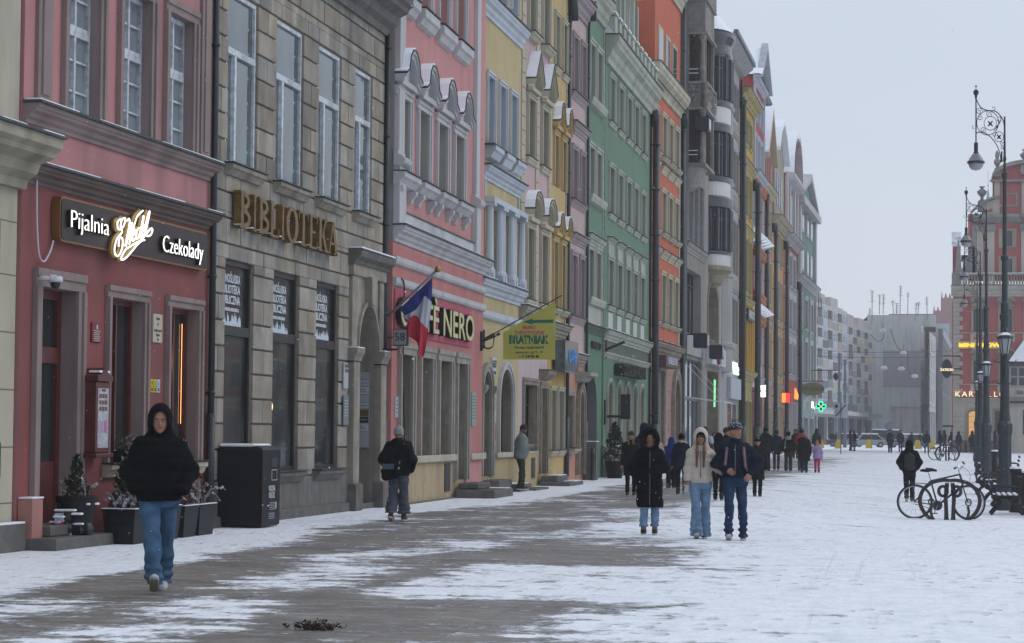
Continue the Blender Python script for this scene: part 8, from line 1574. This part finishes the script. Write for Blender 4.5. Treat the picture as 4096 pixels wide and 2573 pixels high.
    if head:
        if head.get('hair'):
            L_=head.get('len',0); its=[(he((0,.022,.034),(.090,.100,.103)),0)]; sb=[(he((0,-.125,-.03),(.072,.08,.098)),.02)]
            if L_: yf=-.17 if (top or {}).get('hood')=='up' else -.10; its+=[(cap(hp(-.055,-.06,-.06),(-.06,yf,1.40),.022,.026),.03),(cap((-.06,yf,1.40),(-.065,yf,1.5-L_),.026,.018),.03),(cap(hp(.055,-.06,-.06),(.055,yf,1.40),.022,.026),.03),(cap((.055,yf,1.40),(.05,yf,1.5-L_),.026,.018),.03),(cap(hp(0,.05,0),(0,.11,1.48-L_*.6),.07,.06),.04)] if head.get('front',True) else [(cap(hp(0,.05,0),(0,.12,1.48-L_),.075,.06),.04)]
            vmesh('hair',solid(its,min(q,.014),sub=sb,disp=lambda P,d:.004*np.sin(P[:,0]*160+P[:,1]*90)),head['hair'],r)
        if head.get('hat'):
            hz=head.get('brim',.022); its=[(he((0,.015,.035),(.094,.108,.112)),0)]; n_=A_(*(R@A_(0,.25,1))); n_=n_/np.linalg.norm(n_); c0=A_(*hp(0,0,hz)); 
            hb=vmesh('hat',solid(its,min(q,.014),cut=lambda P:-((P-c0)@n_),disp=lambda P,d:.002*np.sin(P[:,0]*200)),head['hat'],r)
            its=[(he((0,.012,hz+.012),(.100,.114,.030)),0)]; vmesh('hat_rim',solid(its,min(q,.012)),head.get('rim',head['hat']),r).parent=hb
            if head.get('pom'): vmesh('pompom',solid([(he((0,.03,.165),(.042,.042,.042)),0)],.01,disp=lambda P,d:.008*np.sin(P[:,0]*150)*np.sin(P[:,1]*140)*np.sin(P[:,2]*130)),head['pom'],r).parent=hb
        if head.get('scarf'): vmesh('scarf',solid([(cap((-.05,-.03,1.475),(.05,-.03,1.475),.07,.07),0),(cap((0,.03,1.475),(0,-.05,1.475),.08,.07),.03)],q,disp=lambda P,d:folds(P,.006,3)),head['scarf'],r)
    if bag:
        bm_=bag['m']; pf=(top or {}).get('puff',1.)*b
        if bag['kind']=='backpack':
            o=vmesh('backpack',solid([(cap((-.08,.20*pf,1.0),(-.08,.19*pf,1.30),.075,.07),0),(cap((.08,.20*pf,1.0),(.08,.19*pf,1.30),.075,.07),.03),(cap((0,.22*pf,1.0),(0,.20*pf,1.36),.10,.06),.05)],q,disp=lambda P,d:folds(P,.004,1.3)),bm_,r)
            for sg in (-1,1): vmesh('strap',solid([(cap((sg*.115,.08,1.455),(sg*.125,-.115*pf,1.36),.022),0),(cap((sg*.125,-.115*pf,1.36),(sg*.15,-.128*pf,1.10),.022),.01),(cap((sg*.15,-.128*pf,1.10),(sg*.175*pf,.0,1.0),.018),.01)],.012),bag.get('strap',bm_),r).parent=o
        if bag['kind']=='sling':
            o=vmesh('shoulder_bag',solid([(cap((.02,.20*pf,1.02),(.20,.16*pf,.92),.10,.085),0),(cap((.0,.20*pf,.88),(.20,.15*pf,.82),.09,.075),.04)],q,disp=lambda P,d:folds(P,.004,1.3)),bm_,r)
            vmesh('strap',solid([(cap((-.13,.13*pf,1.40),(.0,.165*pf,1.08),.014),0)],.012),bm_,r).parent=o
            z=MB(); z.box(.0,.22,.285*pf+.005,.295*pf+.01,.96,1.06,mat('slate_blue_flap',(.06,.09,.13),.6)); z.build('bag_flap',parent=o); z=MB(); z.sphere((-.06,.215*pf+.01,.98),.028,mat('grey_charm',(.3,.32,.34),.6),6); z.tube([(-.08,.19*pf,1.12),(-.06,.21*pf,1.0)],.006,CHR,4); z.build('keyring',parent=o)
        if bag['kind']=='strap': vmesh('bag_strap',solid([(cap((.10,.09,1.44),(.12,.155*pf,1.25),.012),0),(cap((.12,.155*pf,1.25),(.16,.13*pf,.98),.012),.01)],.012),bm_,r)
    return r
BLKC=cloth('black_quilted_cloth',(.004,.004,.005)); BLK2=cloth('black_wool_cloth',(.007,.007,.009)); NAVY=cloth('dark_navy_cloth',(.010,.014,.028)); JEAN=cloth('mid_blue_denim',(.055,.11,.19),.35); JEANL=cloth('light_blue_denim',(.15,.24,.36),.3); JEAND=cloth('dark_blue_denim',(.022,.042,.09),.35); JEANG=cloth('grey_washed_denim',(.075,.085,.105),.35)
IVORY=cloth('ivory_quilted_cloth',(.52,.46,.41),.06); GREYK=cloth('grey_knit',(.20,.22,.22),.12); OLIVE=cloth('dark_olive_cloth',(.035,.04,.03)); WHT=mat('white_leather',(.45,.45,.46),.5); GUM=mat('gum_sole',(.25,.22,.19),.7); BROWNS=mat('brown_suede',(.12,.045,.025),.8,var=.2); GREYB=cloth('light_grey_beanie',(.26,.28,.29)); CHAR=cloth('charcoal_cloth',(.03,.032,.036)); ROYAL=cloth('royal_blue_cloth',(.012,.03,.16)); PAT=mat('patterned_beanie_black_white',(.02,.025,.03),.8); MAUV=cloth('dusty_mauve_strap',(.20,.13,.14))
wal=lambda a,b: ((-.09,a,0),(.09,b,.0))
# man in black, striding toward the camera
person('man in a black hooded puffer jacket and blue jeans striding toward the camera',(-7.62,22.88),math.radians(18),1.83,top=dict(m=BLKC,hem=.90,puff=1.28,sleeve=.074,quilt=.115,hood='up',hs=1.0,band=True,fold=.008),bottom=dict(m=JEAN,w=1.22,flare=1.15,hem=.04,fold=.011),shoe=(WHT,GUM),head=dict(face=True),feet=((-.03,-.26,.05,-.5),(.05,.25,.03,.25)),hands=((-.22,-.12,.97,(-.42,.8,0)),(.22,-.12,.97,(.42,.8,0))),q=.013,bulk=1.02,nod=.05,pocket=True)
# person seen from behind
person('person in a grey beanie and wide grey jeans walking away past the library',(-9.54,42.04),math.radians(180),1.70,top=dict(m=BLK2,hem=.84,puff=1.22,sleeve=.078,collar=True,hood='down',fold=.010),bottom=dict(m=JEANG,w=1.30,flare=1.55,hem=.13,fold=.010),shoe=(BROWNS,mat('black_sole')),head=dict(hat=GREYB,brim=-.03),feet=((-.095,-.10,0,0),(.095,.14,.03,.4)),pocket=True,hands=((-.22,-.10,.94,(-.45,.8,0)),(.22,-.10,.94,(.45,.8,0))),bag=dict(kind='sling',m=BLKC),bulk=1.02,q=.015,nod=.15)
# man with phone
ph=person('bearded man in a grey sweater standing on a step and looking at his phone',(-11.12,63.9,.06),math.radians(100),1.76,top=dict(name='sweater',m=GREYK,hem=.86,puff=1.14,sleeve=.066,fold=.007,belly=True,band=True,collar=True),bottom=dict(m=OLIVE,w=1.1,flare=.95,hem=.03,fold=.012),head=dict(face=True,hair=HAIRB,beard=True),skin=SKIND,feet=((-.10,.02,0),(.08,-.04,0)),hands=((-.07,-.29,1.17,(-.3,.8,-1)),(.06,-.29,1.16,(.3,.8,-1))),nod=.55,lean=.10,bulk=1.18,q=.015,fingers=True)
p=MB(); p.rb(-.035,.035,-.075,.075,-.006,.006,mat('pale_phone_case',(.38,.36,.30),.4),.003); o=p.build('phone'); o.matrix_world=Matrix.Translation(Vector((-11.12,63.9,.06)))@Matrix.Rotation(math.radians(100),4,'Z')@Matrix.Translation((0,-.40,1.215))@Matrix.Rotation(.5,4,'X'); tag(o,'pale smartphone held in both hands by the man in the grey sweater','phone')
# woman in the long black coat
person('woman in a long black coat with a big fur edged hood walking toward the camera',(-4.58,38.42),math.radians(7),1.66,top=dict(name='coat',m=BLKC,hem=.46,puff=1.18,sleeve=.070,quilt=.16,hood='up',hs=1.28,fur=cloth('black_fur',(.007,.007,.008)),fold=.007,flare=1.12,glove=BLK2,zip=mat('zip_grey',(.12,.12,.13),.4)),bottom=dict(m=JEANL,w=1.05,flare=1.15,hem=.14),head=dict(face=True,scarf=cloth('dusty_pink_scarf',(.20,.11,.10)),hair=HAIRB),feet=((-.10,-.04,0,0),(.09,.08,0,0)),hands=((-.22,-.10,.92,(-.9,.6,0)),(.05,-.24,1.10,(.8,.3,-.6))),q=.014,bulk=1.02)
# woman in ivory jacket
person('young woman in an ivory hooded jacket and light blue flared jeans, arm in arm',(-3.69,37.67),math.radians(6),1.70,top=dict(m=IVORY,hem=.93,puff=1.08,sleeve=.066,quilt=.13,hood='up',hs=1.05,band=True,fold=.006,glove=cloth('white_glove',(.45,.46,.47)),zip=mat('zip_grey')),bottom=dict(m=JEANL,w=1.08,flare=1.75,hem=.03),shoe=(mat('grey_trainer',(.12,.12,.12),.6),WHT),head=dict(face=True,hat=BLKC,brim=.02,hair=HAIRL,len=.34),feet=((-.06,-.12,.02,-.3),(.07,.10,0,0)),hands=((-.23,-.04,.80,(-.4,.7,0)),(.36,-.16,1.06,(.3,.6,-.9))),q=.013)
mw=person('man in a patterned beanie and dark navy jacket, looking to the right',(-3.13,37.49),math.radians(4),1.83,top=dict(m=NAVY,hem=.93,puff=1.14,sleeve=.068,quilt=.13,fold=.008,zip=mat('zip_grey')),bottom=dict(m=JEAND,w=1.04,flare=1.0,hem=.04,fold=.012),shoe=(mat('black_boot'),WHT),head=dict(face=True,hat=PAT,rim=PAT,brim=.036,pom=mat('grey_fur_pompom',(.12,.12,.12),.9)),feet=((-.09,-.10,.02,-.3),(.12,.12,0,0)),hands=((-.12,-.16,1.05,(-.8,.6,-.4)),(.22,-.14,1.00,(.9,.5,0))),turn=.8,bag=dict(kind='backpack',m=CHAR,strap=MAUV),q=.013)
hp_=MB()
for i in range(46):
    a=i*2.4; t=.25+1.15*(i/46.); x,y,z=.097*math.cos(a)*math.cos(t-.1),.111*math.sin(a)*math.cos(t-.1),.113*math.sin(t); hp_.rb(x-.010,x+.010,y-.010,y+.010,z-.007,z+.007,[mat('knit_white',(.45,.48,.5),.8),mat('knit_teal',(.04,.16,.2),.8),mat('knit_white')][i%3],.002)
o=hp_.build('hat_pattern',parent=mw); o.location=(0,-.0,1.65)
# mid distance
M_=dict(q=.02)
person('woman with long light brown hair, dark beanie and black coat walking beside the wall',(-7.77,61.07),math.radians(8),1.66,top=dict(name='coat',m=BLK2,hem=.55,puff=1.1),bottom=dict(m=BLK2,w=.95,hem=.1),head=dict(face=True,hat=CHAR,hair=HAIRL,len=.34),feet=wal(-.12,.1),hands=((-.24,-.05,.85),(.24,-.05,.85)),turn=-.3,**M_)
person('child in a royal blue hooded jacket and dark snow trousers seen from behind',(-7.67,69.57),math.radians(180),1.48,top=dict(m=ROYAL,hem=.80,puff=1.25,sleeve=.08,quilt=.14,hood='up'),bottom=dict(m=BLK2,w=1.35,hem=.04),shoe=(mat('grey_trainer'),mat('black_sole')),feet=wal(-.05,.05),hands=((-.26,0,.85),(.26,0,.85)),**M_)
person('tall person in a dark hood partly hidden behind the woman in the long black coat',(-7.6,62.5),math.radians(180),1.85,top=dict(m=NAVY,hem=.75,puff=1.15,hood='up'),bottom=dict(m=BLK2),feet=wal(.1,-.1),**M_)
person('woman in a pale pink jacket and dark beanie behind the hooded woman, looking down',(-8.0,68.5),math.radians(20),1.62,top=dict(m=cloth('pale_pink_cloth',(.36,.24,.24)),hem=.7,puff=1.1),bottom=dict(m=BLK2),head=dict(face=True,hat=CHAR),feet=wal(-.1,.1),nod=.3,bag=dict(kind='strap',m=BLKC),**M_)
person('person in a black beanie and dark jacket with a pale fur collar seen from behind',(-6.68,63.0),math.radians(180),1.62,top=dict(m=NAVY,hem=.72,puff=1.2,hood='down',fur=cloth('pale_fur',(.34,.29,.22))),bottom=dict(m=BLK2),head=dict(hat=BLKC,brim=-.03),feet=wal(-.05,.05),**M_)
person('person in a pale blue hoodie with dark hair seen over the ivory jacket',(-7.15,74.5),math.radians(170),1.84,top=dict(m=cloth('pale_blue_cloth',(.32,.38,.46)),hem=.8,puff=1.15,hood='down'),bottom=dict(m=CHAR),head=dict(hair=HAIRB),feet=wal(.1,-.1),**M_)
person('dark haired person walking just right of the pale blue hoodie',(-7.37,80.0),math.radians(10),1.68,top=dict(m=BLK2,hem=.7),bottom=dict(m=BLK2),head=dict(hair=HAIRB,face=False),feet=wal(.1,-.1),q=.022)
person('person in a dark olive hooded coat behind the couple, left one of two',(-5.49,57.0),math.radians(180),1.66,top=dict(m=OLIVE,hem=.6,puff=1.15,hood='up'),bottom=dict(m=BLK2),feet=wal(.1,-.1),**M_)
person('person in a black hooded jacket behind the couple, right one of two',(-5.29,58.5),math.radians(180),1.62,top=dict(m=BLKC,hem=.6,puff=1.25,hood='up'),bottom=dict(m=BLK2),feet=wal(.1,-.1),**M_)
person('dark haired person looking right, seen just behind the patterned beanie',(-5.75,66.0),math.radians(60),1.80,top=dict(m=BLK2,hem=.7,puff=1.1),bottom=dict(m=BLK2),head=dict(hair=HAIRB,face=True),feet=wal(.1,-.1),**M_)
person('person in a maroon hood behind the man in the patterned beanie',(-5.93,70.0),math.radians(180),1.72,top=dict(m=cloth('maroon_cloth',(.09,.02,.035)),hem=.7,puff=1.1,hood='up'),bottom=dict(m=BLK2),feet=wal(.1,-.1),**M_)
person('older woman in a pompom hat and long black coat walking behind the couple',(-4.72,63.5),math.radians(12),1.55,top=dict(name='coat',m=BLK2,hem=.50,puff=1.22,sleeve=.08,hood='down'),bottom=dict(m=BLK2,hem=.06),head=dict(face=True,hat=BLKC,brim=.03,pom=mat('grey_fur_pompom')),feet=wal(-.08,.08),hands=((-.26,0,.82),(.26,0,.82)),nod=.15,**M_)
B_=dict(q=.024)
person('tall man in a black jacket and trousers walking away along the houses',(-7.05,99.5),math.radians(175),1.86,top=dict(m=BLK2,hem=.78,puff=1.2),bottom=dict(m=BLK2,w=1.0),head=dict(hat=BLKC,brim=-.03),feet=wal(-.16,.14),hands=((-.27,-.05,.85),(.30,.05,.82)),**B_)
person('person in a dark navy beanie close beside the tall man in black',(-6.95,104.5),math.radians(180),1.74,top=dict(m=NAVY,hem=.70,puff=1.2),bottom=dict(m=CHAR),head=dict(hat=NAVY,brim=-.03),feet=wal(.1,-.1),**B_)
person('person in a dark jacket with a white shoulder strap walking away on the snow',(-6.25,101.5),math.radians(178),1.68,top=dict(m=BLK2,hem=.86,puff=1.25,hood='down',hoodm=GREYB),bottom=dict(m=CHAR,w=1.25,flare=1.1),head=dict(hat=BLKC,brim=-.03),feet=wal(-.05,.12),hands=((-.30,-.05,.92),(.30,-.05,.92)),bag=dict(kind='strap',m=WHT),**B_)
person('person in a bright red jacket walking away, half hidden by a black coat',(-5.75,102.5),math.radians(180),1.80,top=dict(m=cloth('bright_red_cloth',(.42,.025,.02)),hem=.72,puff=1.35),bottom=dict(m=JEAND),head=dict(hat=NAVY,brim=-.03),feet=wal(-.12,.14),bag=dict(kind='backpack',m=BLKC),**B_)
person('person in a long black coat and pale grey beanie in front of the red jacket',(-5.42,98.5),math.radians(180),1.66,top=dict(name='coat',m=BLKC,hem=.52,puff=1.35,flare=1.1),bottom=dict(m=NAVY),head=dict(hat=cloth('taupe_beanie',(.24,.19,.19)),brim=-.03),feet=wal(-.05,.16),**B_)
person('child in a lilac jacket, pink trousers and orange bobble hat',(-4.95,99.5),math.radians(180),1.32,top=dict(m=cloth('lilac_cloth',(.33,.24,.42)),hem=.78,puff=1.3,sleeve=.08),bottom=dict(m=cloth('hot_pink_cloth',(.45,.03,.13)),w=1.1),head=dict(hat=cloth('orange_knit',(.50,.13,.04)),brim=-.02,rim=cloth('white_knit',(.5,.45,.4)),pom=cloth('orange_knit')),feet=wal(0,0),hands=((-.25,0,.85),(.42,-.1,.98)),**B_)
person('person in black with a backpack and hood walking away behind the bicycle',(-.83,68.5),math.radians(182),1.72,top=dict(m=BLKC,hem=.86,puff=1.22,sleeve=.078,hood='up'),bottom=dict(m=BLK2,w=1.15,hem=.05),shoe=(mat('dark_red_brown_shoe',(.05,.022,.02),.6),mat('black_sole')),feet=((-.08,-.12,0,0),(.08,.16,.04,.4)),pocket=True,hands=((-.22,-.12,.96,(-.5,.8,0)),(.22,-.12,.96,(.5,.8,0))),bag=dict(kind='backpack',m=CHAR),q=.018)
# far figures: a handful of shapes, each copied where someone stands
def far_set():
    P=[]
    P.append(person('person in a long black coat on the far snow, left one of a pair',(-3.67,184),math.radians(5),1.75,top=dict(m=BLK2,hem=.55,puff=1.15,hood='up'),bottom=dict(m=BLK2,w=1.15),feet=wal(-.05,.08),q=.034))
    P.append(person('person in a dark jacket on the far snow, right one of a pair',(-2.95,187),math.radians(5),1.75,top=dict(m=NAVY,hem=.78,puff=1.25,hood='up'),bottom=dict(m=cloth('wine_cloth',(.03,.018,.022)),w=1.0),feet=wal(-.14,.1),q=.034))
    P.append(person('person in a black jacket and blue jeans walking away on the far snow',(-.95,184),math.radians(185),1.72,top=dict(m=BLK2,hem=.82,puff=1.2),bottom=dict(m=cloth('bright_blue_denim',(.035,.075,.19))),head=dict(hair=HAIRB),feet=((-.13,.05,0),(.12,-.05,0)),q=.034))
    return P
FS=far_set()
FL=[(-2.55,227,0,0,'dark figure standing in front of the small yellow barrier, taller than his neighbours'),(-1.93,248,2,.0,'person in dark clothes with a pale belt line near the piered building'),(-7.35,204,0,90,'dark figure in profile left of the parked cars, left one of two'),(-6.95,201,2,120,'person in blue jeans left of the parked cars, right one of two'),
    (-11.6,266,2,20,'person in jeans beyond the last houses, left one of two at the corner'),(-11.0,264,0,0,'dark figure beyond the last houses, right one of two at the corner'),(-8.1,138,0,0,'person in a dark coat far ahead of the red jacket'),(-7.5,150,1,180,'person in a maroon tinted coat ahead of the red jacket, partly hidden'),
    (.05,200,1,60,'dark clothed figure, leftmost of the far group by the red corner house'),(.42,204,1,100,'dark clothed figure, second from the left in the far group by the red house'),(.95,198,0,200,'figure in a long coat, third from the left in the far group'),(1.5,193,1,150,'grey clad figure walking right of the cyclist group'),
    (2.5,189,0,180,'person in a dark coat in front of the lit doorway of the red house'),(4.2,187,1,90,'dark figure striding between the first and second lamp posts'),(-9.1,128,0,170,'dark figure near the salmon fronted houses, half hidden by the group')]
for i,(x,y,k,a,lb) in enumerate(FL):
    def cp(o,parent=None):
        c=o.copy(); COL.objects.link(c); c.parent=parent
        for ch in list(o.children): cp(ch,c)
        return c
    o=cp(FS[k]); o.location=(x,y,G(x,y)); o.rotation_euler=(0,0,math.radians(a)); o['label']=lb; s_=.94+.02*(i%5); o.scale=(s_,s_,s_)
for o in bpy.data.objects:
    if o.parent is None and o.get('category')=='person' and o.location.y>120: o['group']='distant walkers on the square'

FLK=mat('snowflake',(.8,.83,.88),.8); p=MB(); rr=random.Random(4)
for i in range(520):
    y=7+33*rr.random()**.7; x=-y*.18+rr.uniform(-.22,.22)*y; z=rr.uniform(.3,2.2+y*.16); q=rr.uniform(.0018,.0038)*(.6+y/30); p.add([(x-q,y,z),(x+q,y,z),(x,y+q,z+q),(x,y-q,z+q),(x,y,z-q)],[(0,1,2),(0,3,1),(0,2,3),(0,1,4),(1,2,3)],FLK)
o=p.build('falling_snow'); tag(o,'sparse fine snowflakes drifting through the air','snow',kind='stuff')
# ------------------------------------------------------------------ wintry air
hz=MB(); hm=bpy.data.materials.new('haze_air'); hm.use_nodes=True; nt=hm.node_tree; nt.nodes.clear()
no=nt.nodes.new('ShaderNodeOutputMaterial'); nv=nt.nodes.new('ShaderNodeVolumePrincipled'); nv.inputs['Density'].default_value=.00042; nv.inputs['Color'].default_value=(.97,.985,1,1); nt.links.new(nv.outputs[0],no.inputs['Volume'])
hz.box(-265,265,-65,655,-1.5,42,hm); o=hz.build('haze'); tag(o,'thin cold winter haze filling the square','haze',kind='stuff')
scn.cycles.volume_bounces=1
